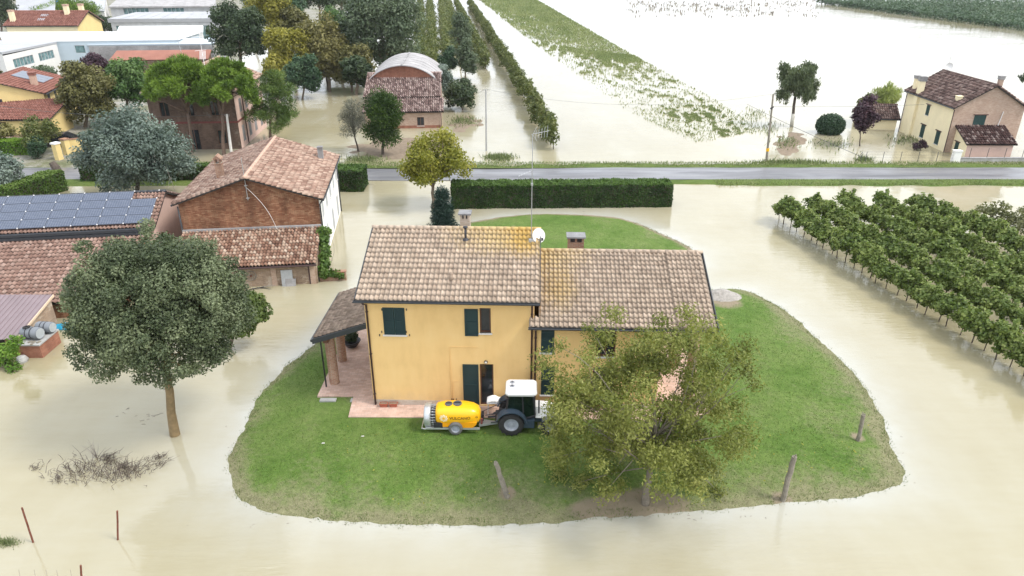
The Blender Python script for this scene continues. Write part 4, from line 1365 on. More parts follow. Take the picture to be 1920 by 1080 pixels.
# village trees
tree_bb('plum_tree', 'dark purple-leaved tree below the white roofs', (148, 94, 210, 146), (180, 172), 'plum', 7000, .4, ncl=28, cr=.3, r0=.15, z0=.3)
tree_bb('bronze_tree', 'bronze-green conical tree beside the yellow village house', (106, 112, 214, 236), (160, 238), 'bronze', 14000, .38, ncl=44, cr=.3, r0=.2, z0=.3)
tree_bb('fresh_tree', 'fresh green tree left of the umbrella pines', (190, 104, 288, 205), (238, 222), 'fresh', 12000, .4, ncl=40, cr=.3, r0=.2, z0=.3)
tree_bb('oak_tree', 'dark grey-green round tree right of the far yellow house', (150, 25, 226, 66), (188, 78), 'dark', 6000, .5, ncl=30, cr=.33, r0=.2, z0=.3)
b_ = at(125, 72, .3)
c, R = crown_px(56, -4, 196, 52, b_.y)
tree('flat_pine', 'wide flat-topped green pine behind the far yellow house', b_, clumps_in(c, (R[0] * .9, R[1] * .7, R[2] * .85), 50, R[0] * .2, shape='umbrella'), 'pine', 12000, .6, 'bark_pine', .3, mode='needle', aspect=.2)
tree_bb('corner_tree', 'dark tree in the top left corner of the photo', (-30, -30, 36, 62), (2, 84), 'dark', 5000, .5, ncl=24, cr=.34, r0=.25, z0=.3)
b_ = at(52, 60, .3); c, R = crown_px(22, -45, 92, 14, b_.y)
tree('far_pine', 'far pine with forked bare trunk at the top left', b_, clumps_in(c, (R[0] * .9, R[1] * .8, R[2] * .8), 26, R[0] * .28, shape='umbrella'), 'thuja', 4500, .6, 'bark_pine', .3, mode='needle', aspect=.2)
tree_bb('garden_tree', 'small light green tree in front of the yellow annex', (36, 214, 116, 282), (80, 290), 'orchard', 3800, .28, ncl=22, cr=.34, r0=.08, z0=.3, shell=.3)
tree_bb('red_shrub', 'small reddish tree at the left edge by the yellow annex', (-25, 222, 26, 268), (2, 285), 'brown', 1500, .25, ncl=14, cr=.36, r0=.06, z0=.3, cat='shrub')
tree_bb('olive_shrub', 'grey-green bush under the white factory block', (24, 122, 110, 160), (68, 178), 'poplar', 4000, .4, ncl=22, cr=.33, r0=.08, z0=.3, cat='shrub')
tree_bb('edge_tree', 'dark green tree at the left edge behind the yellow village house', (-40, 120, 18, 178), (-8, 195), 'bronze', 3500, .4, ncl=18, cr=.34, r0=.1, z0=.3)
tree_bb('garden_hedge_tree', 'clipped dark green bush beside the bright hedge', (52, 252, 84, 300), (70, 298), 'deep', 2500, .22, ncl=16, cr=.38, r0=.06, z0=.3, cat='shrub')
# right bank
b_ = at(1484, 238); c, R = crown_px(1460, 116, 1537, 186, b_.y)
cl = clumps_in(c, (R[0] * .72, R[1] * .72, R[2] * .68), 48, R[0] * .3, shape='box') + [(*c, R[0] * .75, R[1] * .75, R[2] * .75)]
cl += [(*atY(x, y, b_.y), .5, .5, .9) for x, y in ((1462, 180), (1474, 184), (1510, 186), (1526, 178), (1532, 160))]
tree('weeping_tree', 'boxy weeping tree with a whitewashed trunk standing in the flooded field', b_, cl, 'willow', 14000, .4, 'bark_dark', .2, fork=atY(1491, 182, b_.y), mode='droop', aspect=.3, shell=.35, white=.45, limbs=14)
b_ = at(1557, 250); c, R = crown_px(1532, 214, 1583, 254, b_.y)
tree('round_bush', 'clipped round dark green bush standing in the water', b_, [(c.x, c.y, c.z, *R), (c.x, c.y, c.z - .2, R[0] * .96, R[1] * .96, R[2] * .95)], 'box', 9000, .26, r0=.1, cat='bush', shell=.85)
tree_bb('purple_tree', 'small purple-leaved tree with a thin trunk left of the right-hand house', (1593, 178, 1649, 254), (1612, 274), 'plum', 4200, .34, ncl=30, cr=.3, r0=.07, bark='bark_dark', shell=.3, fork=atY(1613, 252, at(1612, 274).y))
tree_bb('pale_willow', 'pale yellow willow behind the annex of the right-hand house', (1634, 156, 1694, 208), (1664, 222), 'pale_willow', 3600, .6, ncl=24, cr=.34, r0=.12, mode='droop', aspect=.14)
tree_bb('green_sapling', 'yellow-green tree behind the small purple tree', (1604, 174, 1645, 215), (1625, 228), 'orchard', 2200, .35, ncl=18, cr=.36, r0=.08)
tree_bb('wall_shrub', 'small dark shrub against the wall of the right-hand house', (1712, 262, 1738, 282), (1726, 282), 'plum', 900, .2, ncl=12, cr=.38, r0=.05, cat='shrub')
tree_bb('edge_twig_tree', 'dark branch ends at the right edge of the photo', (1910, 130, 1945, 160), (1930, 190), 'dark', 700, .3, ncl=10, cr=.36, r0=.06)


# ------------------------------------------------------------------ hedges
def hedge(label, p0, p1, thick, h, leaf, n, size, z0=-.15, name='hedge', wob=.2):
    p0 = Vector((p0[0], p0[1], 0)); p1 = Vector((p1[0], p1[1], 0)); d = p1 - p0; ln = d.length
    o = tag(empty(name, (p0.x, p0.y, z0), math.atan2(d.y, d.x)), label, 'hedge')
    mb = MB(); e = .1
    mb.box((e, e, 0), (ln - e, thick - e, h - e)); mb.build('branches', M['bark_dark'], o)
    ar = np.array([ln * h, ln * h, ln * thick * 1.6, thick * h, thick * h]); k = rng.choice(5, n, p=ar / ar.sum())
    u = rng.random(n); w = rng.random(n); P = np.zeros((n, 3)); Nn = np.zeros((n, 3))
    for i, (fx, fn) in enumerate(((lambda u, w: (u * ln, 0 * u, w * h), (0, -1, 0)), (lambda u, w: (u * ln, 0 * u + thick, w * h), (0, 1, 0)), (lambda u, w: (u * ln, w * thick, 0 * u + h), (0, 0, 1)),
                                  (lambda u, w: (0 * u, u * thick, w * h), (-1, 0, 0)), (lambda u, w: (0 * u + ln, u * thick, w * h), (1, 0, 0)))):
        s = k == i; P[s] = np.stack(fx(u[s], w[s]), 1); Nn[s] = fn
    P += Nn * (rng.normal(0, .045, n) + wob * (vnoise(P[:, 0] + P[:, 1] * .7, P[:, 2] + 9, .55, 12) - .5))[:, None]
    tint = np.clip(.25 + .45 * rng.random(n) + .35 * (vnoise(P[:, 0], P[:, 2] + P[:, 1], .8, 14) - .4) + np.where(k == 2, .4, 0), 0, 1)  # top leaves tinted lighter: light from above put into the colour
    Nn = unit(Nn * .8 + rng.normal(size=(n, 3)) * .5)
    V, F = leaf_quads(P, Nn, size, .6)
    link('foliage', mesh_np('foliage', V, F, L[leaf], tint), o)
    return o


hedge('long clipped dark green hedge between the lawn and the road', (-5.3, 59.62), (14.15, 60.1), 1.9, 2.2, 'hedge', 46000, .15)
hedge('short clipped hedge right of the old brick house', (-17.6, 64.6), (-14.05, 64.6), 2.4, 2.15, 'hedge', 12000, .15)
a, b_ = at(150, 345), at(400, 338)
hedge('clipped hedge along the road behind the silver-grey tree', (a.x, a.y + .3), (b_.x, a.y + .8), 1.2, 1.7, 'hedge', 11000, .18)
a, b_ = at(30, 392), at(128, 356)
hedge('clipped hedge running towards the road beyond the solar roof', (a.x, a.y), (b_.x, b_.y), 1.7, 2.0, 'ivy', 11000, .17)
a, b_ = at(-40, 294, .3), at(66, 290, .3)
hedge('bright yellow-green hedge along the driveway of the yellow village house', (a.x, a.y), (b_.x, b_.y), 1.6, 1.6, 'bright_hedge', 8000, .2, z0=.2)


# ------------------------------------------------------------------ vineyard, each vine a plant
def vine_protos(leaf, n, sz, k):
    out = []
    for i in range(k):
        r = np.random.default_rng(40 + i)
        cl = [(r.normal(0, .26), r.uniform(-.64, .64), r.uniform(1.05, 1.66), *(r.uniform(.34, .5),) * 2, r.uniform(.26, .4)) for _ in range(11)]
        cl += [(r.normal(0, .18), r.uniform(-.5, .5), r.uniform(1.75, 2.0), .17, .2, .22) for _ in range(4)]
        cl += [(r.normal(0, .2), r.uniform(-.45, .45), r.uniform(.6, .95), .24, .24, .24) for _ in range(4)]
        cm = crown_mesh('crown', L[leaf], cl, n, sz, aspect=.8, r=r, shell=.35, inner=.3)
        mb = MB(); x = r.normal(0, .03)
        mb.tube([(0, 0, -.5), (x, r.normal(0, .03), .3), (x * 2, r.normal(0, .05), .75), (r.normal(0, .05), r.normal(0, .06), 1.25)], [.038, .032, .028, .02], 6)
        for s in (-1, 1):
            mb.tube([(0, 0, 1.1), (0, s * .3, 1.22), (0, s * .52, 1.3)], [.02, .015, .01], 5)
        t = mb.build('trunk', M['bark_dark'], None, True); tm = t.data; bpy.data.objects.remove(t)
        out.append((cm, tm))
    return out


VP = vine_protos('vine', 1150, .18, 6)
VD = vine_protos('vine_dry', 380, .17, 3)
v0, v1 = at(1461, 414), at(1905, 696)
vd = (v1 - v0).normalized(); vn = Vector((-vd.y, vd.x, 0))
if vn.x < 0: vn = -vn
vang = math.atan2(vd.y, vd.x) - math.pi / 2
rowlab = ['grapevine of the row nearest the lawn', 'grapevine of the second row from the lawn', 'grapevine of the third row from the lawn', 'grapevine of the fourth row from the lawn', 'grapevine of the fifth row from the lawn',
          'sparse brownish grapevine of the row behind the green rows', 'sparse brownish grapevine of the last row at the right edge']
ORD = 'first second third fourth fifth sixth seventh eighth ninth tenth eleventh twelfth thirteenth fourteenth fifteenth sixteenth seventeenth eighteenth nineteenth twentieth'.split()
ORD += ['twenty-' + x for x in ORD[:9]] + ['thirtieth', 'thirty-first', 'thirty-second', 'thirty-third']
starts = [(1461, 414), (1520, 409), (1582, 405), (1645, 403), (1708, 398), (1838, 420), (1915, 418)]
lens = [32, 28, 24, 21, 17, 10, 6]
for i in range(7):
    s0 = at(*starts[i]); s0.z = 0
    for k in range(lens[i]):
        pos = s0 + vd * (k * .92 + random.gauss(0, .06)) + vn * random.gauss(0, .05)
        if pos.x / depth(pos) * FPX + 960 > 1990: break
        cm, tm = random.choice(VP if i < 5 else VD)
        lab = rowlab[i].replace('grapevine of', 'grapevine in') + ', ' + (ORD[k] + ' from the road' if k else 'at its road end')
        o = tag(empty('grapevine', pos, vang + random.choice((0, math.pi)) + random.gauss(0, .06)), lab, 'grapevine', rowlab[i].replace('grapevine', 'grapevines'))
        s = random.uniform(.8, 1.14); o.scale = (s * 1.2, s, s * random.uniform(.96, 1.1))
        link('trunk', tm, o); link('crown', cm, o)


def leaf_row(name, label, p0, p1, wid, h, leaf, n, size, cat, group=None, mode='leaf', z0=0.0, ends=True):
    """a row of fruit trees grown into one wall of leaves"""
    p0 = Vector((p0[0], p0[1], 0)); d = Vector((p1[0], p1[1], 0)) - p0; ln = d.length
    o = tag(empty(name, (p0.x, p0.y, z0), math.atan2(d.y, d.x)), label, cat, group)
    m = int(ln / 1.1) + 1; cl = []
    for i in range(m):
        x = ln * i / m
        for _ in range(2):
            s = rng.uniform(.45, .75) * wid * .6; cl.append((x + rng.normal(0, .3), rng.normal(0, wid * .18), rng.uniform(.35, .85) * h, s * 1.1, s, s * 1.1))
        cl.append((x + rng.normal(0, .3), rng.normal(0, wid * .15), rng.uniform(.85, 1.1) * h, .25 * wid, .25 * wid, .4 * wid))
    # near leaves smaller and denser
    link('crown', crown_mesh('crown', L[leaf], cl, n, size, mode, .55, shell=.3, inner=.25), o)
    mb = MB()
    for i in range(0, m, 2):
        x = ln * i / m; mb.tube([(x, 0, -.3), (x + rng.normal(0, .1), rng.normal(0, .1), h * .75)], [.06, .03], 5)
    mb.build('trunk', M['bark_dark'], o)
    return o


orow = 'fruit tree rows standing in the water'
leaf_row('orchard_row', 'orchard row nearest the open flooded field', at(1038, 280), at(880, 10), 2.0, 2.9, 'orchard', 70000, .36, 'fruit trees', orow)
leaf_row('orchard_row', 'second orchard row, ending beside the wide dark shrub', at(912, 131), at(856, 12), 2.2, 2.9, 'orchard', 22000, .5, 'fruit trees', orow)
for lab, a, b_ in (('third orchard row, just right of the slim trees', (862, 100), (838, 8)), ('fourth orchard row, left of the two bright water strips', (812, 130), (806, 8)), ('orchard row between the two bright water strips', (838, 110), (829, 8)), ('orchard row behind the large poplar', (790, 120), (788, 8))):
    leaf_row('orchard_row', lab, at(*a), at(*b_), 3.2, 3.0, 'orchard', 9000, .6, 'fruit trees', orow)

# far vineyard, top right: rows too fine to pick apart
def far_vineyard():
    A = at(1530, 6); B = at(1935, 60); d = (B - A); ln = d.length; d.normalize(); nv = Vector((-d.y, d.x, 0))
    if nv.x < 0: nv = -nv
    n = 60000
    x = rng.random(n) * ln * 1.25; row = (rng.random(n) ** 1.5 * 60).astype(int); hgt = rng.random(n) ** .6 * 2.0
    P = np.array(A)[None] + np.outer(x, np.array(d)) + np.outer(row * 2.4 + rng.normal(0, .4, n), np.array(nv)); P[:, 2] = hgt * (.8 + .35 * vnoise(x, row * 1.0, 2.5, 3))
    V, F = leaf_quads(P, unit(rng.normal(size=(n, 3)) * .6 + np.array([0, -.2, .8])), .75, .7)
    o = link('vineyard', mesh_np('vineyard', V, F, L['far_vine'], np.clip(.5 * rng.random(n) + .5 * vnoise(x, row * 2.4, 9, 4), 0, 1)))
    tag(o, 'wide far green vineyard at the top right', 'vineyard', kind='stuff')
far_vineyard()


# ------------------------------------------------------------------ grasses
def blades(P, h, w, lean=.5, r=rng):
    n = len(P); a = r.uniform(0, 6.283, n); d = np.stack([np.cos(a), np.sin(a), 0 * a], 1)
    l = r.uniform(0, 6.283, n); ld = np.stack([np.cos(l), np.sin(l), 0 * l], 1) * (lean * np.broadcast_to(h, (n,)))[:, None] * r.random(n)[:, None]
    hh = np.broadcast_to(h, (n,)) * r.uniform(.5, 1.2, n); ww = np.broadcast_to(w, (n,))
    V = np.stack([P - d * ww[:, None], P + d * ww[:, None], P + ld + np.stack([0 * a, 0 * a, hh], 1)], 1).reshape(-1, 3)
    return V, np.arange(n * 3).reshape(n, 3)


def lawn_grass():
    n = 110000
    xs_ = rng.uniform(-14, 21, n); ys_ = rng.uniform(20, 56, n)
    keep = rng.random(n) < np.clip((34 / ys_) ** 2, 0, 1)
    xs_, ys_ = xs_[keep], ys_[keep]
    S = sdist(xs_, ys_, LAWN)
    lx = xs_ + 6.76; hs = (xs_ > -9.9) & (xs_ < 9.9) & (ys_ > 27.7) & (ys_ < 37.4)
    z, dry, bare = lawn_z(xs_, ys_, S)
    k = (z > .003) & ~hs & (rng.random(len(xs_)) > bare * .85)
    P = np.stack([xs_, ys_, z], 1)[k]
    V, F = blades(P, .055, .016, 1.6)
    t = np.clip(.15 + .5 * rng.random(len(P)) + dry[k] * .5, 0, 1)
    tag(link('grass', mesh_np('grass', V, F, M['blade'], t)), 'short grass blades of the lawn', 'grass', kind='stuff')
lawn_grass()


def field_grass():
    # emergent grass on the ridge crossing the flooded field
    rt = [at(985, -12), at(1190, 105), at(1330, 180), at(1432, 246)]
    lt = [at(885, -12), at(1000, 80), at(1180, 210), at(1305, 268)]
    n_ = 420000; t = rng.random(n_); s = rng.random(n_)
    def ev(Q, t):
        x = t * 3; i = np.clip(x.astype(int), 0, 2); f = x - i; Q = np.array(Q); return Q[i] * (1 - f)[:, None] + Q[i + 1] * f[:, None]
    A = ev(rt, t); B = ev(lt, t); P = A * (1 - s)[:, None] + B * s[:, None]
    across = s * np.linalg.norm(A - B, axis=1); along = P[:, 1]
    ns = .36 * vnoise(across, along * .25, 1.3, 21) + .32 * vnoise(across + 50, along * .5, .6, 22) + .32 * vnoise(across, along, .3, 24)
    top = np.clip((.44 - t) / .12, 0, 1)                     # the unbroken grassy far end
    thr = top * np.where(s < .45, .95, .56 - .12 * (s > .88)) + (1 - top) * (.40 + .04 * np.sin(t * 17) - .14 * np.clip((s - .7) / .3, 0, 1) - .10 * np.clip((.2 - s) / .2, 0, 1))
    k = (ns < thr) & (rng.random(n_) < np.where(top > .5, .30, .22))
    k |= (rng.random(n_) < .012)
    P = P[k]; P[:, 2] = -.03; dist = P[:, 1]
    V, F = blades(P, .10 + .0016 * dist, .012 + .0006 * dist, 1.2)
    tint = np.clip(.25 + .45 * rng.random(len(P)) + .4 * vnoise(P[:, 0], P[:, 1] * .4, 4, 23), 0, 1)
    tag(link('field_grass', mesh_np('field_grass', V, F, M['field_blade'], tint)), 'grass strip rising out of the flooded field', 'grass', kind='stuff')
    # verges and shoals
    n = 26000
    x = rng.uniform(-36, 75, n); y = np.where(rng.random(n) < .6, 70.3 + rng.uniform(2.3, 4.6, n), 70.3 - rng.uniform(2.2, 3.8, n))
    k = (y > 70) | (x > 20); x, y = x[k], y[k]
    P = np.stack([x, y, np.full(len(x), .08)], 1)
    V, F = blades(P, .22, .04, .8)
    tag(link('verge_grass', mesh_np('verge_grass', V, F, M['field_blade'], np.clip(.3 + .7 * rng.random(len(x)), 0, 1))), 'long grass along both road verges', 'grass', kind='stuff')
    P = []
    for (cx, cy, sx, sy, m) in ((870, 228, 22, 8, 500), (935, 296, 22, 5, 700), (1480, 305, 60, 3, 700), (1475, 268, 18, 10, 260), (1620, 300, 14, 4, 260), (1560, 270, 40, 12, 160), (680, 300, 30, 5, 500), (1412, 215, 22, 12, 140), (1440, 240, 20, 12, 120), (1700, 262, 30, 10, 220)):
        for _ in range(m):
            p = at(random.gauss(cx, sx * .6), random.gauss(cy, sy * .6)); P.append((p.x, p.y, -.02))
    P = np.array(P); V, F = blades(P, .42, .05, .9)
    tag(link('reeds', mesh_np('reeds', V, F, M['field_blade'], rng.random(len(P)))), 'tufts of weeds poking out of the water near the road', 'grass', kind='stuff')
    # dark tufts far out in the field
    P = []
    for _ in range(330):
        x = random.uniform(1175, 1530); y = abs(random.gauss(0, 12)) + 1 + (0 if random.random() < .7 else (x - 1175) * .05)
        if y > 32: continue
        p = at(x, y)
        for _ in range(3): P.append((p.x + random.gauss(0, .8), p.y + random.gauss(0, .6), -.05))
    P = np.array(P); V, F = blades(P, .8, .22, 1.2)
    tag(link('stubble', mesh_np('stubble', V, F, M['dead'], rng.random(len(P)))), 'dark tufts of stubble far out in the flooded field', 'grass', kind='stuff')
field_grass()


def dead_brush():
    mb = MB()
    def clump(cx, cy, sx, sy, n, h, lean):
        for _ in range(n):
            p = at(random.gauss(cx, sx), random.gauss(cy, sy)); p.z = -.05
            hh = h * random.uniform(.4, 1.2); d = Vector((random.gauss(lean, .5), random.gauss(0, .4), 1)) * hh
            q = p + d * .5 + Vector((random.gauss(0, .05), random.gauss(0, .05), 0)); e = p + d + Vector((random.gauss(lean * .5, .25) * hh, random.gauss(0, .2) * hh, -.25 * hh))
            mb.tube([p, q, e], [.011, .009, .004], 3, caps=False)
    clump(150, 885, 30, 11, 140, .6, .05); clump(215, 888, 26, 11, 120, .6, .05); clump(255, 880, 26, 9, 75, .6, .3); clump(300, 857, 9, 4, 40, .3, .4)
    clump(200, 862, 8, 5, 70, .4, .6); clump(110, 900, 7, 4, 40, .25, -.2); clump(65, 876, 5, 5, 25, .25, .2); clump(230, 878, 6, 6, 50, .3, .2); clump(290, 868, 8, 5, 30, .3, .7)
    tag(mb.build('dead_brush', M['dead']), 'dead grey brushwood poking out of the water at lower left', 'brushwood', kind='stuff')
    p = at(181, 858); mb = MB()
    for _ in range(16):
        d = Vector((random.gauss(0, .4), random.gauss(0, .3), 1)) * random.uniform(.5, .85); limb(mb, p, p + d, .012, .004, n=3, seg=4)
    o = tag(empty('weed', p), 'thin pale leafless weed standing above the dead brushwood', 'plant')
    ob = mb.build('stems', M['twig'], o); ob.matrix_basis = Matrix.Translation(-p)
    P = []
    for _ in range(500):
        q = at(random.gauss(12, 12), random.gauss(1018, 4)); P.append((q.x, q.y, -.02))
    V, F = blades(np.array(P), .16, .012, 1.0); tag(link('water_weed', mesh_np('water_weed', V, F, M['field_blade'], rng.random(len(P)))), 'tuft of green weed at the left edge beside the leaning stake', 'weed', kind='stuff')
dead_brush()

# ------------------------------------------------------------------ generic buildings
def frames(w, d):
    return {'front': (Vector((0, 0, 0)), Vector((1, 0, 0)), Vector((0, -1, 0))), 'right': (Vector((w, 0, 0)), Vector((0, 1, 0)), Vector((1, 0, 0))),
            'back': (Vector((w, d, 0)), Vector((-1, 0, 0)), Vector((0, 1, 0))), 'left': (Vector((0, d, 0)), Vector((0, -1, 0)), Vector((-1, 0, 0)))}


def gabled(o, w, d, eave, ridge, axis, mats, roofmat, tile=('coppo', .25, .42), over=.35, op=None, sh=None, zb=-.7, lintel=False, sill=True,
           gut=True, under='planks_dark', ridge_mat=None, roof=True):
    """walls with openings, a pitched roof with real tiles, ridge and gutters, all children of the Empty o"""
    FR = frames(w, d); op = op or {}
    for f, fr in FR.items():
        mb = MB(); L_ = w if f in ('front', 'back') else d
        hl = [q[:4] for q in op.get(f, ())]
        wall(mb, fr, L_, eave, hl, .15, 0, zb)
        if (axis == 'x') == (f in ('left', 'right')):
            u = fr[1]; mb.poly([fr[0] + Vector((0, 0, eave)), fr[0] + u * L_ + Vector((0, 0, eave)), fr[0] + u * L_ / 2 + Vector((0, 0, ridge))])
        mb.build('wall', M[mats.get(f, mats['*'])], o)
        for q in op.get(f, ()):
            window(fr, *q[:4], o, q[4] if len(q) > 4 else 'glass', M[sh] if sh else None, sill and q[1] > .3, lintel=lintel)
    if not roof: return
    half = (w if axis == 'y' else d) / 2; sl = (ridge - eave) / half; t = .1
    if axis == 'x':
        A = [((-over, -over), (w + over, -over), (w + over, d / 2), (-over, d / 2)), ((w + over, d + over), (-over, d + over), (-over, d / 2), (w + over, d / 2))]
    else:
        A = [((w + over, -over), (w + over, d + over), (w / 2, d + over), (w / 2, -over)), ((-over, d + over), (-over, -over), (w / 2, -over), (w / 2, d + over))]
    ze = eave - sl * over + .06; zr = ridge + .06
    mb = MB(); tl = []
    for q in A:
        P = [Vector((*q[0], ze)), Vector((*q[1], ze)), Vector((*q[2], zr)), Vector((*q[3], zr))]
        mb.slab(P, t)
        if tile:
            u = (P[1] - P[0]); s = (P[3] - P[0]); nc = max(1, round(u.length / tile[1])); nr = max(1, round(s.length / tile[2]))
            u_ = u.normalized(); s_ = s.normalized(); n_ = u_.cross(s_)
            if n_.z < 0: n_ = -n_
            tl.append(tiles_np(tile[0], P[0] - s_ * .04 + n_ * .01, u_, s_, nc, nr, u.length / nc, (s.length + .04) / nr))
    R = mb.build('roof', M[under if tile else roofmat], o)
    if tile:
        tiles_obj(tl, M[roofmat], R)
        mb = MB()
        a, b = ((-over, d / 2), (w + over, d / 2)) if axis == 'x' else ((w / 2, -over), (w / 2, d + over))
        ridge_caps(mb, (*a, zr + .12), (*b, zr + .12), .13, .42); mb.build('ridge_tile', M[ridge_mat or roofmat], R, True)
    if gut:
        for q in A:
            mb = MB(); a = Vector((*q[0], ze - .06)); b = Vector((*q[1], ze - .06)); out = (b - a).cross(Vector((0, 0, 1))).normalized() * .07
            mb.tube([a + out, b + out], .065, 6); mb.build('gutter', M['gutter'], R)
    return R


def thing(name, label, cat, loc, rz=0, group=None):
    return tag(empty(name, loc, rz), label, cat, group)


def chim(parent, x, y, z0, z1, w, d, mat, cap='brick', n=0):
    mb = MB(); mb.box((x - w / 2, y - d / 2, z0), (x + w / 2, y + d / 2, z1)); c = mb.build('chimney', M[mat], parent)
    mb = MB(); mb.box((x - w / 2 - .06, y - d / 2 - .06, z1 + .002), (x + w / 2 + .06, y + d / 2 + .06, z1 + .3)); mb.box((x - w / 2 - .1, y - d / 2 - .1, z1 + .3), (x + w / 2 + .1, y + d / 2 + .1, z1 + .38)); mb.build('chimney_cap', M[cap], c)
    return c


R = math.radians
# --- old brick house with the tiled lean-to
ow, od = 9.45, 11.4
oh = thing('brick_house', 'old brick house with a white side wall and a tiled lean-to standing in the flood', 'house', (-13.6 - ow * math.cos(R(7)), 47.8 - ow * math.sin(R(7)), 0), R(7))
shw = [(a, 3.0, a + .8, 4.35, 'shut') for a in (1.0, 3.3, 5.7, 8.0, 10.1)] + [(a, .25, a + .85, 1.95, 'shut') for a in (2.2, 5.8, 9.2)]
gabled(oh, ow, od, 4.85, 6.45, 'y', {'*': 'old_brick', 'right': 'white_render'}, 'tile_old', ('coppo', .25, .36), .3, {'right': shw}, 'grey_render', ridge_mat='ridge_pink')
# lean-to: wall in front, roof, door and pilasters
ly = -3.85; lz0, lz1 = 2.72, 1.62
LF = (Vector((0, ly, 0)), Vector((1, 0, 0)), Vector((0, -1, 0)))
mb = MB(); wall(mb, LF, ow - .1, lz1 - .06, [(2.75, -.6, 3.75, 1.32)], .2, 0, -.6)
for x in (0, ow - .1):
    mb.poly([(x, ly, -.6), (x, -.002, -.6), (x, -.002, lz0 - .1), (x, ly, lz1 - .1)])
mb.build('lean_to_wall', M['patched_brick'], oh)
mb = MB(); fbox(mb, LF, 2.78, 3.72, -.6, 1.3, -.17, -.12)
for i in range(6): fbox(mb, LF, 2.8 + i * .153, 2.8 + i * .153 + .14, -.6, 1.28, -.119, -.10)
mb.build('door', M['planks_dark'], oh)
for a in (3.8, 6.35, 8.9):
    mb = MB(); fbox(mb, LF, a, a + .34, -.6, lz1 - .1, .003, .06); mb.build('pilaster', M['pink_brick'], oh)
mb = MB(); fbox(mb, LF, 4.25, 4.33, -.6, lz1 - .1, .003, .04); fbox(mb, LF, 8.8, 8.88, -.6, lz1 - .1, .003, .07); mb.build('downpipe', M['downpipe'], oh)
mb = MB(); mb.slab([(-.05, ly - .3, lz1 - .08), (ow - .05, ly - .3, lz1 - .08), (ow - .05, -.01, lz0), (-.05, -.01, lz0)], .08)
lr = mb.build('lean_to_roof', M['planks_dark'], oh)
ls = Vector((0, -ly + .29, lz0 - lz1 + .08)).normalized(); ll = math.hypot(-ly + .29, lz0 - lz1 + .08)
lc, lrn = 42, 13; lw = (ow) / lc
near_cells = [(c, q) for q in range(7) for c in range(2, lc)]
tile_pieces('coppo', (-.05, ly - .34, lz1 - .04), U, ls, near_cells, lw, ll / lrn, M['coppo'], lr)
tiles_obj([tiles_np('coppo', (-.05, ly - .34, lz1 - .04), U, ls, lc, lrn, lw, ll / lrn, lambda C, Q: (Q < 7) & (C >= 2))], M['coppo'], lr)
mb = MB(); mb.box((-.05, -.22, lz0 + .03), (ow - .02, -.004, lz0 + .17)); mb.build('flashing', M['stained_concrete'], oh)
mb = MB(); mb.tube([(-.1, ly - .38, lz1 - .12), (ow, ly - .38, lz1 - .12)], .06, 6); mb.build('gutter', M['downpipe'], oh)
# chimneys, mast, cable, downpipe of the old house
mb = MB(); cx, cy = 2.3, 2.9; zr_ = 4.85 + 1.6 * cx / (ow / 2)
mb.box((cx - .24, cy - .24, zr_ - .1), (cx + .24, cy + .24, zr_ + 1.2)); 
for sx in (-1, 1):
    for sy in (-1, 1): mb.box((cx + sx * .17 - .06, cy + sy * .17 - .06, zr_ + 1.2), (cx + sx * .17 + .06, cy + sy * .17 + .06, zr_ + 1.5))
mb.box((cx - .28, cy - .28, zr_ + 1.14), (cx + .28, cy + .28, zr_ + 1.199))
mb.add([(cx - .34, cy - .34, zr_ + 1.5), (cx + .34, cy - .34, zr_ + 1.5), (cx + .34, cy + .34, zr_ + 1.5), (cx - .34, cy + .34, zr_ + 1.5), (cx, cy - .34, zr_ + 1.8), (cx, cy + .34, zr_ + 1.8)], [(0, 1, 4), (2, 3, 5), (0, 4, 5, 3), (1, 2, 5, 4), (0, 3, 2, 1)])
mb.build('chimney', M['brick'], oh)
mb = MB(); cx, cy = 8.6, 9.2; zr_ = 4.85 + 1.6 * (ow - cx) / (ow / 2)
mb.box((cx - .2, cy - .2, zr_ - .1), (cx + .2, cy + .2, zr_ + 1.05)); mb.box((cx - .23, cy - .23, zr_ + 1.051), (cx + .23, cy + .23, zr_ + 1.12)); mb.build('chimney', M['stained_concrete'], oh)
mb = MB(); mb.tube([(4.7, -.12, 4.9), (4.7, -.12, 7.9)], [.03, .02], 6); mb.box((4.6, -.14, 5.0), (4.8, -.003, 5.06)); mb.box((4.6, -.14, 5.9), (4.8, -.003, 5.96)); mb.build('aerial_mast', M['metal'], oh)
mb = MB(); mb.tube([(4.7 + t * 1.7 + .25 * math.sin(t * 3.1), -.08 - t * .3, 5.8 - 3.05 * t + .25 * t * (1 - t)) for t in np.linspace(0, 1, 9)], .014, 5); mb.build('cable', M['off_white'], oh)
mb = MB(); mb.tube([(ow + .3, -.1, 4.75), (ow + .06, -.05, 4.4), (ow + .06, -.05, -.5)], .05, 7); mb.tube([(-.06, -.05, 4.6), (-.06, -.05, -.5)], .05, 7); mb.tube([(ow + .06, od - .1, 4.6), (ow + .06, od - .1, -.5)], .05, 7); mb.build('downpipe', M['gutter'], oh, True)

def oh_pt(x, y, z):
    return oh.matrix_basis @ Vector((x, y, z)) if False else Matrix.Translation(oh.location) @ Matrix.Rotation(R(7), 4, 'Z') @ Vector((x, y, z))

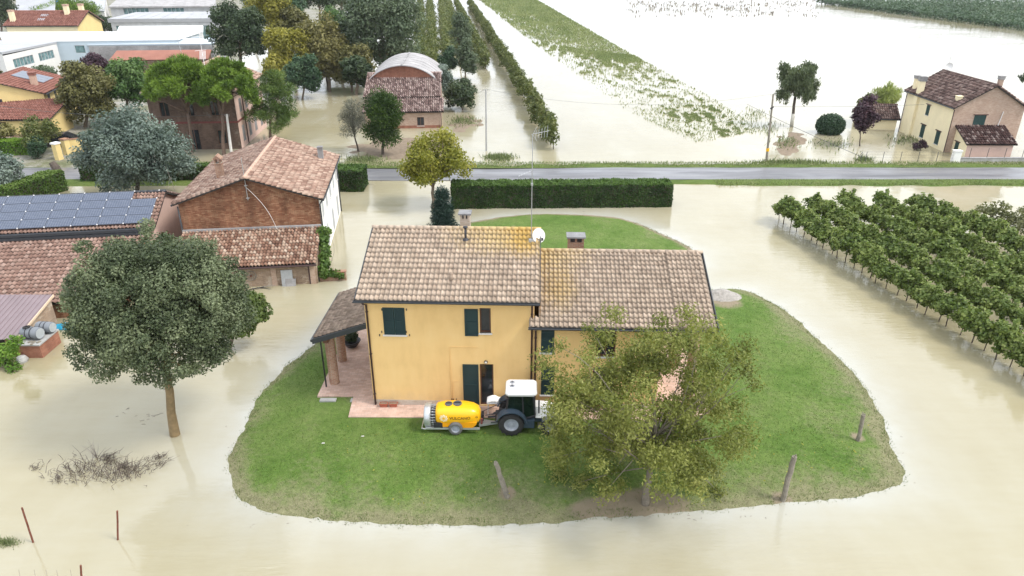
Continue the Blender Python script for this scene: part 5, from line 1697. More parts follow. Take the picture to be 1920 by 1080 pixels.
# low brick wall with ivy at the lean-to corner
p = oh_pt(ow + .02, ly + .25, 0)
lwall = thing('garden_wall', 'low brick wall stub standing in the water under the ivy', 'wall', p, R(7))
mb = MB(); mb.box((0, 0, -.6), (1.75, .3, .62)); mb.build('brickwork', M['brick'], lwall)
mb = MB(); mb.box((-.02, -.03, .621), (1.79, .33, .68)); mb.build('coping', M['red_brick'], lwall)
b = oh_pt(ow + .5, ly + .9, 0)
cl = [(*oh_pt(ow + .25 + random.gauss(0, .12), ly + .35 + t * 3.0, .7 + 1.75 * t + random.gauss(0, .15)), .35, .35, .42) for t in np.linspace(0, 1, 14)] + [(*oh_pt(ow + .25 + x, ly + .3, .55 + random.gauss(0, .12)), .3, .25, .28) for x in np.linspace(0, 1.2, 6)]
tree('ivy', 'green ivy climbing the corner of the tiled lean-to', b, cl, 'ivy', 3200, .2, 'bark_dark', .04, limbs=8, cat='ivy', aspect=.8)
# things against the lean-to wall
p = oh_pt(5.05, ly - .03, .82); cw = thing('cart_wheel', 'old spoked cart wheel hanging on the lean-to wall', 'wheel', p, R(7))
mb = MB(); mb.tube([(.33 * math.cos(t), -.045, .33 * math.sin(t)) for t in np.linspace(0, 2 * math.pi, 21)], .03, 6); mb.build('rim', M['post_wood'], cw)
mb = MB()
for k in range(8): a = k * math.pi / 4; mb.tube([(.03 * math.cos(a), -.045, .03 * math.sin(a)), (.31 * math.cos(a), -.045, .31 * math.sin(a))], .014, 5)
mb.build('spoke', M['post_wood'], cw)
mb = MB(); mb.lathe([(0, -.1), (.06, -.1), (.06, -.01), (0, -.01)], (0, 0, 0), 'y', 10); mb.build('hub', M['rust'], cw)
p = oh_pt(7.35, ly - .08, .0); bd = thing('metal_sheet', 'grey metal sheets leaning on the lean-to wall under the tiled roof', 'sheet', p, R(7))
mb = MB(); mb.hexa([(-.35, -.2, -.2), (.4, -.2, -.2), (.4, -.17, -.2), (-.35, -.17, -.2), (-.35, .03, 1.1), (.4, .03, 1.1), (.4, .06, 1.1), (-.35, .06, 1.1)]); mb.build('large_sheet', M['metal'], bd)
mb = MB(); mb.hexa([(-.15, -.26, -.2), (.55, -.26, -.2), (.55, -.23, -.2), (-.15, -.23, -.2), (-.1, -.1, .5), (.6, -.1, .5), (.6, -.07, .5), (-.1, -.07, .5)]); mb.build('small_sheet', M['stained_concrete'], bd)
p = oh_pt(5.6, ly - .35, 0); jk = thing('scrap_heap', 'low heap of poles and scrap floating at the foot of the lean-to wall', 'scrap', p, R(7))
for i in range(7):
    mb = MB(); a = random.uniform(-.4, .4); x = random.uniform(-.7, .5); mb.tube([(x - .5, random.gauss(0, .08), .03), (x + .5, random.gauss(0, .08), .08 + a * .4)], .022, 5); mb.build('pole', M['twig' if i % 2 else 'dark_metal'], jk)
# annex left of the lean-to
an = thing('brick_annex', 'small rose brick annex half hidden behind the large tree', 'shed', oh_pt(1.1, ly - 2.3, 0), R(7))
gabled(an, 1.55, 2.5, 1.75, 2.25, 'y', {'*': 'pink_brick'}, 'tile_old', ('coppo', .22, .36), .15, gut=False)

# --- solar barn
bw, bd_ = 16.0, 6.6
bl = Vector((-24.75 - bw * math.cos(R(8.5)), 46.0 - bw * math.sin(R(8.5)), 0))
barn = thing('solar_barn', 'long farm building with solar panels above a lower rose tile roof', 'barn', bl, R(8.5))
gabled(barn, bw, bd_, 3.45, 4.75, 'x', {'*': 'pink_render'}, 'tile_rose', ('wave', .24, .38), .25, ridge_mat='gutter')
sl = (4.75 - 3.45) / (bd_ / 2); ss = Vector((0, 1, sl)).normalized(); sn = Vector((0, -sl, 1)).normalized()
rac = thing('solar_array', 'field of blue-grey solar panels fixed on the long barn roof', 'solar panels', bl, R(8.5))
pw, ph = 1.655, .86
me_f = MB(); me_f.box((.008, .008, 0), (pw - .008, ph - .008, .035)); fr_ = me_f.build('panel', M['panel_frame'], None); fm = fr_.data; bpy.data.objects.remove(fr_)
me_c = MB(); me_c.box((.03, .03, .0355), (pw - .03, ph - .03, .038)); c_ = me_c.build('cells', M['solar'], None); cm_ = c_.data; bpy.data.objects.remove(c_)
for c in range(9):
    for q in range(4):
        if c == 0 and q == 3: 
            continue
        x = bw - .1 - (c + 1) * (pw + .012) + (.0 if c else 0); P = Vector((x, -.1, 3.45 - .1 * sl + .2)) + ss * (q * (ph + .012)) + sn * .09
        pn = link('panel', fm, rac)
        pn.matrix_basis = Matrix(((1, 0, 0, P.x), (0, ss.y, sn.y, P.y), (0, ss.z, sn.z, P.z), (0, 0, 0, 1)))
        link('cells', cm_, pn)
mb = MB()
for c in range(10):
    x = bw - .106 - c * (pw + .012)
    for q in range(5):
        P = Vector((x, -.1, 3.45 - .1 * sl + .2)) + ss * (q * (ph + .012) - .0) + sn * .13
        mb.box(P - Vector((.028, .05, .02)), P + Vector((.028, .05, .03)))
mb.build('clamp', M['white_plastic'], rac)
mb = MB(); mb.box((-.3, -.42, 3.18), (bw + .1, -.27, 3.36)); mb.box((-.3, -.5, 2.98), (bw - .2, -.3, 3.14)); mb.build('gutter', M['gutter'], barn)
by = -6.6; bz0, bz1 = 2.95, 1.2
mb = MB(); wall(mb, (Vector((0, by, 0)), Vector((1, 0, 0)), Vector((0, -1, 0))), bw - .6, bz1 - .05, [(13.5, -.7, 14.7, .8)], .2, 0, -.7)
mb.poly([(bw - .6, by, -.7), (bw - .6, 0, -.7), (bw - .6, 0, bz0 - .1), (bw - .6, by, bz1 - .1)])
mb.build('lower_wall', M['old_brick'], barn)
window((Vector((0, by, 0)), Vector((1, 0, 0)), Vector((0, -1, 0))), 13.5, -.7, 14.7, .8, barn, 'glass', sill=False, name='door')
mb = MB(); mb.slab([(-.2, by - .3, bz1 - .08), (bw - .4, by - .3, bz1 - .08), (bw - .4, -.02, bz0), (-.2, -.02, bz0)], .09); br_ = mb.build('lower_roof', M['planks_dark'], barn)
bs = Vector((0, -by + .28, bz0 - bz1 + .08)).normalized(); bln = math.hypot(-by + .28, bz0 - bz1 + .08); bnr = 18; bnc = 58; btw = (bw - .2) / bnc
vis = [(c, q) for q in range(14) for c in range(25, 46)]
tile_pieces('wave', (-.2, by - .34, bz1 - .05), U, bs, vis, btw, bln / bnr, M['tile_rose'], br_)
tiles_obj([tiles_np('wave', (-.2, by - .34, bz1 - .05), U, bs, bnc, bnr, btw, bln / bnr, lambda C, Q: (Q < 14) & (C >= 25) & (C < 46))], M['tile_rose'], br_)
# bare climbing shrub between barn and old house
p = at(333, 452); bt = thing('bare_shrub', 'leafless grey climbing shrub between the solar barn and the old brick house', 'shrub', p)
mb = MB()
for (x, y) in ((310, 312), (330, 345), (322, 372), (345, 380), (360, 400), (375, 395), (318, 330), (352, 420), (380, 425)):
    e = atY(x, y, p.y + random.uniform(-.6, .2)) - p; pts = limb(mb, Vector((0, 0, -.3)), e, .035, .008, n=6, seg=5)
    for k in (3, 4, 5): limb(mb, pts[k], pts[k] + Vector((random.gauss(0, .4), random.gauss(0, .2), random.uniform(-.1, .6))), .012, .004, n=3, seg=4)
mb.build('stems', M['twig'], bt)

# --- mauve tin-roofed shed, its brick base, barrels, tarpaulin
sh_ = thing('tin_shed', 'low shed with a mauve ribbed tin roof at the left edge', 'shed', (-27.45, 34.3, 0))
mb = MB(); mb.slab([(-7, -.15, 1.12), (.12, -.15, 1.12), (.12, 3.75, 1.98), (-7, 3.75, 1.98)], .03)
rs = (1.98 - 1.12) / 3.9
x = .0
while x > -7:
    mb.hexa([(x - .035, -.15, 1.121), (x + .035, -.15, 1.121), (x + .035, 3.75, 1.981), (x - .035, 3.75, 1.981), (x - .02, -.15, 1.16), (x + .02, -.15, 1.16), (x + .02, 3.75, 2.02), (x - .02, 3.75, 2.02)]); x -= .3
mb.build('roof', M['tin_violet'], sh_)
mb = MB(); mb.hexa([(.122, -.16, 1.0), (.17, -.16, 1.0), (.17, 3.75, 1.86), (.122, 3.75, 1.86), (.122, -.16, 1.14), (.17, -.16, 1.14), (.17, 3.75, 2.0), (.122, 3.75, 2.0)]); mb.build('verge_board', M['timber_pale'], sh_)
mb = MB(); mb.hexa([(-.25, 0, -.6), (.0, 0, -.6), (.0, 3.6, -.6), (-.25, 3.6, -.6), (-.25, 0, 1.06), (.0, 0, 1.06), (.0, 3.6, 1.86), (-.25, 3.6, 1.86)]); mb.build('side_wall', M['patched_brick'], sh_)
for x in (-.62, -3.2):
    mb = MB(); mb.box((x, -.02, -.6), (x + .38, .3, 1.05)); mb.build('pillar', M['red_brick'], sh_)
mb = MB(); mb.box((-7, .6, -.6), (-.7, .7, 1.15)); mb.build('back_wall', M['planks_dark'], sh_)
bb = thing('brick_plinth', 'low brick block with a flat slab carrying the grey barrels', 'brick block', (-27.42, 34.05, 0))
mb = MB(); mb.box((0, 0, -.6), (1.35, 1.75, .78)); mb.build('brickwork', M['red_brick'], bb)
mb = MB(); mb.box((-.0, -.05, .781), (1.4, 1.8, .86)); mb.build('slab', M['concrete'], bb)


def barrel(label, c, ln, r, yaw):
    o = thing('barrel', label, 'barrel', c, yaw, 'grey barrels by the tin shed')
    mb = MB(); mb.lathe([(0, -ln / 2), (r * .9, -ln / 2), (r, -ln / 2 + .06), (r, -ln * .2), (r * 1.03, -ln * .18), (r, -ln * .16), (r, ln * .16), (r * 1.03, ln * .18), (r, ln * .2), (r, ln / 2 - .06), (r * .95, ln / 2)], (0, 0, 0), 'x', 24); mb.build('drum', M['barrel'], o, True)
    mb = MB(); mb.lathe([(r * .9, ln / 2 - .0), (r * .88, ln / 2 + .015), (0, ln / 2 + .015)], (0, 0, 0), 'x', 24); mb.build('lid', M['barrel_light'], o)
    mb = MB()
    for x in (-ln * .15, ln * .12): mb.lathe([(r * 1.005, x - .02), (r * 1.045, x - .02), (r * 1.045, x + .02), (r * 1.005, x + .02)], (0, 0, 0), 'x', 24)
    mb.build('strap', M['dark_metal'], o)
barrel('grey plastic barrel lying nearest on the brick block, with dark straps', (-26.78, 34.75, 1.22), 1.05, .335, R(-10))
barrel('grey plastic barrel lying behind the strapped barrel', (-26.45, 35.45, 1.2), .9, .31, R(-6))
o = thing('tyre', 'small black inner tube lying on top of the nearest barrel', 'tyre', (-26.95, 34.7, 1.6))
mb = MB(); mb.tube([(.17 * math.cos(t), .13 * math.sin(t), .02 * math.cos(t)) for t in np.linspace(0, 2 * math.pi, 17)], .045, 7); mb.build('ring', M['rubber'], o, True)
o = thing('loose_brick', 'loose bricks and rubble on the slab in front of the barrels', 'rubble', (-26.5, 34.2, .862))
for i in range(4):
    mb = MB(); mb.box((-.11, -.055, 0), (.11, .055, .06)); b_ = mb.build('brick', M['post_wood'], o); b_.matrix_basis = Matrix.Translation((random.gauss(0, .18), random.gauss(.1, .08), i % 2 * .0)) @ Matrix.Rotation(random.uniform(0, 3), 4, 'Z')
p = at(121, 613); n = 26
X, Y = np.meshgrid(np.linspace(-.75, .75, n), np.linspace(-.42, .42, 16))
Z = .22 * np.clip(1 - (X / .75) ** 2 - (Y / .42) ** 2, 0, 1) ** .5 + .16 * (vnoise(X + 3, Y + 3, .16, 31) - .5) * np.clip(1.1 - (X / .75) ** 2 - (Y / .42) ** 2, 0, 1) - .03
I = np.arange(n * 16).reshape(16, n); F = np.stack([I[:-1, :-1], I[:-1, 1:], I[1:, 1:], I[1:, :-1]], -1).reshape(-1, 4)
keep = ((X / .75) ** 2 + (Y / .42) ** 2).ravel()[F].min(1) < 1
o = link('tarpaulin', mesh_np('tarpaulin', np.stack([X.ravel(), Y.ravel(), Z.ravel()], 1), F[keep], M['blue_tarp'])); o.location = p
tag(o, 'crumpled bright blue tarpaulin lying in the water beside the barrels', 'tarpaulin')
b = at(10, 690); cl = [(*atY(x, y, b.y + random.gauss(0, .3)), .45, .45, .35) for x, y in ((5, 655), (20, 660), (-10, 665), (10, 675), (25, 690), (-5, 690), (28, 640))]
tree('corner_bush', 'yellow-green bush at the left edge in front of the tin shed', b, cl, 'bright_hedge', 1800, .16, 'bark_dark', .04, cat='bush', limbs=6)
o = thing('boulder', 'grey stone lump beside the bush and the brick block', 'stone', at(42, 678))
mb = MB(); mb.lathe([(0, -.1), (.26, -.1), (.3, .12), (.22, .3), (.08, .34), (0, .34)], (0, 0, 0), 'z', 9); mb.v = [(x * (1 + .12 * math.sin(7 * y)), y * 1.1, z) for x, y, z in mb.v]; mb.build('rock', M['concrete'], o)

# --- right-hand house
rw, rd = 7.6, 10.7
rl = at(1769.5, 285.4)
rh = thing('corner_house', 'cream and pink-brick two-storey house at the right edge of the flooded road', 'house', rl, R(-1.0))
gabled(rh, rw, rd, 5.1, 7.35, 'y', {'*': 'cream', 'front': 'pink_brick', 'right': 'pink_brick'}, 'tile_right', ('coppo', .27, .42), .3,
       {'left': [(5.05, 3.1, 5.75, 4.3, 'shut'), (4.9, .45, 5.75, 1.95, 'shut'), (8.3, .45, 9.15, 1.95, 'shut')], 'front': [(2.35, 2.85, 3.65, 4.2, 'shut'), (6.0, .55, 7.0, 1.9, 'shut')]}, 'shutter_green', lintel=True)
mb = MB(); mb.box((-.28, rd * .72, -.5), (-.004, rd * .72 + .85, 5.0)); mb.hexa([(-.28, rd * .72, 5.0), (.3, rd * .72, 5.0), (.3, rd * .72 + .6, 5.0), (-.28, rd * .72 + .6, 5.0), (-.28, rd * .72, 6.6), (.3, rd * .72, 6.6), (.3, rd * .72 + .6, 6.6), (-.28, rd * .72 + .6, 6.6)]); mb.build('chimney_breast', M['cream'], rh)
mb = MB(); mb.box((-.36, rd * .72 - .07, 6.601), (.38, rd * .72 + .67, 7.15)); mb.build('chimney_cap', M['stained_concrete'], rh)
chim(rh, .35, rd * .93, 5.2, 6.6, .45, .45, 'cream', 'stained_concrete')
chim(rh, 4.7, .9, 6.6, 7.9, .42, .42, 'pink_brick', 'stained_concrete')
chim(rh, .65, .9, 5.3, 5.75, .42, .42, 'cream', 'cream')
mb = MB(); z0 = 7.4
mb.tube([(3.9, rd - .5, z0), (3.9, rd - .5, z0 + 2.6)], [.03, .02], 6); mb.tube([(3.5, rd - .5, z0 + 2.5), (4.5, rd - .6, z0 + 2.55)], .012, 5); mm = mb.build('aerial_mast', M['metal'], rh)
mb = MB(); tmp = MB(); tmp.lathe([(0, 0), (.2, .02), (.36, .09), (.42, .14), (.43, .12), (.2, 0), (0, -.02)], (0, 0, 0), 'z', 20)
q = Vector((-.3, -.9, .25)).to_track_quat('Z', 'Y').to_matrix(); mb.add([Vector((3.85, rd - .75, z0 + .65)) + q @ Vector(p) for p in tmp.v], tmp.f); mb.build('satellite_dish', M['off_white'], mm, True)
mb = MB(); mb.tube([(-.33, .0, 5.0), (-.06, -.05, 4.7), (-.06, -.05, -.4)], .05, 6); mb.tube([(-.33, rd, 5.0), (-.06, rd, 4.7), (-.06, rd, -.4)], .05, 6); mb.build('downpipe', M['downpipe'], rh)
mb = MB(); mb.tube([(5.0, -.06, 1.6), (5.35, -.06, 4.6)], .045, 6); mb.build('vent_pipe', M['off_white'], rh)
mb = MB(); mb.box((-.05, -.05, 4.72), (rw + .05, -.003, 4.85)) if False else None
mb = MB()
for k in range(30): mb.box((-.14, .2 + k * .35, 4.86), (-.003, .36 + k * .35, 5.02))
mb.build('cornice', M['pink_render'], rh)
ext_o = (.75, -2.7)
mb = MB()
EF = (Vector((ext_o[0], ext_o[1], 0)), Vector((1, 0, 0)), Vector((0, -1, 0)))
wall(mb, EF, 5.0, 1.62, [], .15, 0, -.5)
mb.poly([(5.75, -2.7, -.5), (5.75, -.003, -.5), (5.75, -.003, 2.9), (5.75, -2.7, 1.62)]); mb.build('extension_wall', M['pink_render'], rh)
mb = MB(); wall(mb, (Vector((.75, -.003, 0)), Vector((0, -1, 0)), Vector((-1, 0, 0))), 2.697, 1.62, [(.5, -.3, 1.2, 1.4)], .12, 0, -.5)
mb.poly([(.75, -2.7, 1.62), (.75, -.003, 1.62), (.75, -.003, 2.9)]); mb.build('extension_side', M['cream'], rh)
window((Vector((.75, -.003, 0)), Vector((0, -1, 0)), Vector((-1, 0, 0))), .5, -.3, 1.2, 1.4, rh, 'shut', M['shutter_green'], False, lintel=True)
mb = MB(); mb.slab([(.5, -3.0, 1.58), (6.0, -3.0, 1.58), (6.0, -.01, 3.02), (.5, -.01, 3.02)], .08); er = mb.build('extension_roof', M['planks_dark'], rh)
es = Vector((0, 2.99, 1.44)).normalized(); tiles_obj([tiles_np('coppo', (.5, -3.03, 1.6), U, es, 21, 9, 5.5 / 21, 3.34 / 9)], M['tile_dark'], er)
a_l = at(1673, 243)
ax = thing('house_annex', 'small tiled outbuilding joined to the far end of the right-hand house', 'shed', (a_l.x - 3.9, a_l.y + .2, 0), R(-8))
gabled(ax, 4.1, 3.8, 1.55, 2.75, 'x', {'*': 'cream'}, 'tile_right', ('coppo', .27, .42), .3)

# fence of the right-hand house
fn = thing('wire_fence', 'wire fence on thin dark posts beside the road at the right', 'fence', at(1613, 303))
f0 = at(1613, 303)
for px in (1613, 1622, 1654, 1687, 1720, 1755, 1786):
    p = at(px, 304) - f0; mb = MB(); mb.tube([(p.x, p.y, -.3), (p.x, p.y, 1.15)], .03, 6); mb.build('post', M['fence_metal'], fn)
pe = at(1786, 304) - f0
mb = MB()
for z in (.15, .45, .75, 1.08): mb.tube([(0, 0, z), (pe.x, pe.y, z)], .006, 4)
for k in range(60): mb.tube([(pe.x * k / 60, pe.y * k / 60, .12), (pe.x * k / 60, pe.y * k / 60, 1.1)], .0025, 3)
mb.tube([(0, 0, 1.0), (-.5, .1, 0)], .02, 5); mb.build('wire', M['fence_metal'], fn)
gw = thing('roadside_wall', 'low grey wall with a white end pillar in front of the right-hand house', 'wall', at(1790, 304))
mb = MB(); mb.box((0, 0, -.3), (26, .25, .42)); mb.build('wall_body', M['concrete'], gw)
mb = MB(); mb.box((-.05, -.05, .421), (26, .3, .48)); mb.build('coping', M['stained_concrete'], gw)
mb = MB(); mb.box((-.3, -.15, -.3), (.45, .4, 1.2)); mb.box((-.36, -.2, 1.2), (.51, .45, 1.27)); mb.build('pillar', M['white_render'], gw)
for k in range(12):
    mb = MB(); mb.tube([(1.5 + k * 1.9, .12, .48), (1.5 + k * 1.9, .12, 1.5)], .03, 6); mb.build('post', M['fence_metal'], gw)

# --- barns behind: tiled barn and arched barn
tb = at(826, 231)
tbn = thing('tiled_barn', 'brick barn with a long mottled violet tile roof in two steps', 'barn', (tb.x - 9.3, tb.y - 3.4, 0), R(4))
t_w = 9.6
mb = MB(); FRm = frames(t_w, 14)
wall(mb, FRm['front'], t_w, 2.1, [(6.6, .3, 7.5, 1.4)], .2, 0, -.6); wall(mb, FRm['right'], 14, 2.1, [], .2, 0, -.6); wall(mb, FRm['left'], 14, 2.1, [], .2, 0, -.6)
for x in (0, t_w): mb.poly([(x, 0, 2.1), (x, 14, 2.1), (x, 9.5, 4.9), (x, 3.4, 3.05)])
mb.build('wall', M['pink_brick'], tbn)
window(FRm['front'], 6.6, .3, 7.5, 1.4, tbn, 'glass')
mb = MB(); mb.box((0, -.03, -.6), (t_w, -.003, .35)); mb.build('plinth', M['red_brick'], tbn)
mb = MB(); mb.slab([(-.3, -.4, 2.1), (t_w + .45, -.4, 2.1), (t_w + .45, 3.4, 3.22), (-.3, 3.4, 3.22)], .1); r1_ = mb.build('lower_roof', M['planks_dark'], tbn)
s1 = Vector((0, 3.8, 1.12)).normalized(); tiles_obj([tiles_np('coppo', (-.3, -.43, 2.13), U, s1, 36, 9, (t_w + .75) / 36, .44)], M['tile_violet'], r1_)
mb = MB(); mb.slab([(-.5, 3.2, 3.32), (t_w + .1, 3.2, 3.32), (t_w + .1, 10.2, 5.35), (-.5, 10.2, 5.35)], .1); mb.slab([(t_w + .1, 17, 3.3), (-.5, 17, 3.3), (-.5, 10.2, 5.35), (t_w + .1, 10.2, 5.35)], .1); r2_ = mb.build('upper_roof', M['planks_dark'], tbn)
s2 = Vector((0, 7.0, 2.03)).normalized(); tiles_obj([tiles_np('coppo', (-.5, 3.17, 3.35), U, s2, 36, 16, (t_w + .6) / 36, .455)], M['tile_violet'], r2_)
mb = MB(); ridge_caps(mb, (-.5, 10.2, 5.52), (t_w + .1, 10.2, 5.52), .15, .5); mb.build('ridge_tile', M['tile_violet'], r2_, True)
mb = MB(); mb.tube([(t_w + .1, -.1, 1.9), (t_w + .1, -.1, -.4)], .05, 6); mb.build('downpipe', M['downpipe'], tbn)

ab0 = Vector((-19.6, 100.2, 0))
ab = thing('arched_barn', 'brick barn with a grey barrel-vaulted roof behind the tiled barn', 'barn', ab0, R(3))
aw, ad, azs, arise = 9.2, 13.0, 4.7, 1.9
rr = (aw * aw / 4 + arise * arise) / (2 * arise); th = math.asin(aw / 2 / rr)
arc = lambda r_, k, n_=18: (aw / 2 + r_ * math.sin(-th + 2 * th * k / n_), azs + arise - rr + r_ * math.cos(-th + 2 * th * k / n_))
mb = MB()
for y in (0, ad):
    mb.poly([(0, y, -.6), (aw, y, -.6), (aw, y, azs)] + [(arc(rr, k)[0], y, arc(rr, k)[1]) for k in range(17, 0, -1)] + [(0, y, azs)])
for x in (0, aw): mb.poly([(x, 0, -.6), (x, ad, -.6), (x, ad, azs), (x, 0, azs)])
mb.build('wall', M['red_brick'], ab)
mb = MB()
for k in range(-1, 19):
    (a, b_), (c, d_) = arc(rr + .02, k), arc(rr + .02, k + 1); (e, f), (g, h) = arc(rr + .14, k), arc(rr + .14, k + 1)
    mb.hexa([(a, -.5, b_), (c, -.5, d_), (c, ad + .3, d_), (a, ad + .3, b_), (e, -.5, f), (g, -.5, h), (g, ad + .3, h), (e, ad + .3, f)])
for k in range(0, 19):
    for y in (1.6, 3.7, 5.8, 7.9, 10.0):
        (e, f), (g, h) = arc(rr + .141, k), arc(rr + .141, k + 1)
        if k < 18: mb.hexa([(e, y, f), (g, y, h), (g, y + .06, h), (e, y + .06, f), (e, y, f + .03), (g, y, h + .03), (g, y + .06, h + .03), (e, y + .06, f + .03)])
ar_ = mb.build('vault_roof', M['asbestos'], ab)
mb = MB(); mb.box((aw / 2 - .12, -.52, azs + arise + .15), (aw / 2 + .12, ad + .3, azs + arise + .22)); mb.build('ridge_strip', M['stained_concrete'], ar_)

# --- brick house behind the umbrella pines
bp0 = at(454, 279)
bpr = math.atan2(8.73, -.64) - math.pi / 2
bp = thing('villa', 'large brick house with a pale pink side wall behind the umbrella pines', 'house', (bp0.x - 9.5 * math.cos(bpr), bp0.y - 9.5 * math.sin(bpr), 0), bpr)
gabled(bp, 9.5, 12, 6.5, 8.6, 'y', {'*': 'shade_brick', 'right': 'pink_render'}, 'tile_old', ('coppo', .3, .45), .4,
       {'front': [(1.2, 3.8, 2.2, 5.4, 'glass'), (3.9, 3.8, 4.9, 5.4, 'glass'), (6.7, 3.8, 7.6, 5.5, 'glass'), (3.8, -.5, 5.0, 2.3, 'glass'), (7.0, .6, 8.0, 2.2, 'glass')],
        'right': [(a, 3.9, a + .9, 5.4, 'shut') for a in (1.5, 4.0, 6.6, 9.4)] + [(a, .6, a + .95, 2.4, 'shut') for a in (1.2, 4.0, 6.6, 9.4)]}, 'stained_concrete', sill=False)
mb = MB(); mb.box((-.02, -.06, 3.0), (9.56, -.003, 3.2)); mb.box((9.503, -.06, 3.0), (9.56, 12, 3.2)); mb.build('string_course', M['red_band'], bp)
chim(bp, 7.2, 6.4, 7.6, 9.1, .5, .5, 'cream', 'stained_concrete')
mb = MB(); mb.tube([(9.58, 2.8, 6.3), (9.58, 2.8, -.4)], .06, 6); mb.build('downpipe', M['downpipe'], bp)
mx_, my_ = 3.0, 5.2
mb = MB(); mb.tube([(mx_, my_, 8.4), (mx_ - .35, my_, 12.2)], [.045, .02], 6); mb.build('aerial_mast', M['metal'], bp)
mb = MB(); x = 5.4; mb.tube([(x, 4.6, 8.2), (x, 4.6, 11.9)], [.04, .02], 6)
for (z, l) in ((11.8, .9), (11.2, 1.2), (10.3, .8)): mb.tube([(x - l, 4.6, z), (x + l * .6, 4.6, z + .1)], .025, 5)
for k in range(6): mb.tube([(x - .3 + k * .12, 4.35, 9.4), (x - .2 + k * .12, 4.5, 10.3)], .03, 5)
mb.build('aerial', M['white_plastic'], bp)

# --- village houses at the left
yr = math.atan2(9.6, -2.3) - math.pi / 2
y0 = Vector((-58.6, 90.6, .2))
yw = 11.0
yh = thing('village_house', 'yellow village house with a red tile roof and roof panels at the left', 'house', (y0.x - yw * math.cos(yr), y0.y - yw * math.sin(yr), .2), yr)
gabled(yh, yw, 11, 4.45, 6.1, 'y', {'*': 'house_yellow'}, 'tile_red', ('coppo', .3, .42), .35, {'right': [(1.1, 2.5, 1.9, 4.1, 'shut'), (3.6, 2.5, 4.4, 4.1, 'shut'), (2.0, .4, 2.9, 1.8, 'shut'), (7.0, 2.5, 7.8, 4.1, 'shut')], 'front': [(4.6, 2.3, 5.7, 3.9, 'glass')]}, 'dark_metal')
mb = MB(); fbox(mb, frames(yw, 11)['front'], 5.75, 6.25, 2.3, 3.9, .02, .06); fbox(mb, frames(yw, 11)['front'], 4.05, 4.55, 2.3, 3.9, .02, .06); mb.build('shutter', M['dark_metal'], yh)
mb = MB(); fbox(mb, frames(yw, 11)['front'], 7.0, 7.95, 2.55, 3.15, .02, .4); ac = mb.build('air_conditioner', M['white_plastic'], yh)
mb = MB(); mb.lathe([(0, -.42), (.2, -.42), (.2, -.405), (0, -.405)], (7.3, 0, 2.85), 'y', 14); mb.build('fan_grille', M['dark_metal'], ac)
chim(yh, yw - 1.6, 2.6, 4.7, 6.3, .65, .65, 'ridge_pink', 'tile_red'); chim(yh, 2.6, .9, 5.0, 6.4, .5, .5, 'cream', 'stone')
sl = 1.65 / 5.5; 
for i in range(3):
    for j in range(2):
        mb = MB(); xa = yw - 1.2 - j * 1.75; ya = 4.4 + i * 1.35
        zf = lambda x: 4.45 + (yw - x) * sl + .26
        mb.hexa([(xa - 1.7, ya, zf(xa - 1.7)), (xa, ya, zf(xa)), (xa, ya + 1.3, zf(xa)), (xa - 1.7, ya + 1.3, zf(xa - 1.7))] + [(x, y, z + .05) for x, y, z in ((xa - 1.7, ya, zf(xa - 1.7)), (xa, ya, zf(xa)), (xa, ya + 1.3, zf(xa)), (xa - 1.7, ya + 1.3, zf(xa - 1.7)))]); mb.build('roof_panel', M['solar_far'], yh)
# its annex
ya = thing('house_annex', 'low yellow annex with a red tile roof in front of the yellow village house', 'annex', (-64, 85.4, .2), R(3))
mb = MB(); wall(mb, frames(8.3, 5)['front'], 8.3, 2.3, [(2.2, .8, 3.2, 1.9)], .15, 0, -.5); wall(mb, frames(8.3, 5)['right'], 5, 2.3, [], .15, 0, -.5); mb.poly([(8.3, 0, 2.3), (8.3, 5, 2.3), (8.3, 5, 3.6)]); mb.build('wall', M['house_yellow'], ya)
mb = MB(); mb.box((0, -.04, -.5), (8.3, -.003, .45)); mb.build('plinth', M['brick'], ya)
window(frames(8.3, 5)['front'], 2.2, .8, 3.2, 1.9, ya, 'glass')
mb = MB(); mb.slab([(-.3, -.5, 2.2), (8.6, -.5, 2.2), (8.6, 5, 3.65), (-.3, 5, 3.65)], .1); r3 = mb.build('roof', M['planks_dark'], ya)
tiles_obj([tiles_np('coppo', (-.3, -.53, 2.23), U, Vector((0, 5.5, 1.45)).normalized(), 30, 13, 8.9 / 30, 5.7 / 13)], M['tile_red'], r3)
# far yellow house with two chimneys
fy = thing('far_house', 'far pale yellow house with two chimneys and a violet-brown roof at top left', 'house', (-112.5, 167.5, .2), R(2))
gabled(fy, 15.5, 11, 5.9, 8.4, 'x', {'*': 'cream', 'right': 'house_yellow'}, 'tile_red', ('coppo', .4, .6), .5, {'right': [(2.2, 1.2, 3.1, 2.6, 'glass'), (7.2, 1.2, 8.1, 2.6, 'glass'), (5.0, 5.0, 5.9, 6.0, 'glass')] and [(2.2, 1.6, 3.1, 3.2, 'glass'), (7.0, 1.6, 7.9, 3.2, 'glass')], 'front': [(11.0, 1.5, 12, 3.0, 'glass')]}, 'dark_metal')
chim(fy, 1.0, 1.5, 6.2, 8.6, .9, .9, 'cream', 'ridge_pink'); chim(fy, 11.8, 4.2, 7.6, 9.6, .9, .9, 'cream', 'ridge_pink'); chim(fy, 14.2, 6.0, 8.0, 9.6, .9, .9, 'cream', 'ridge_pink')
mb = MB()
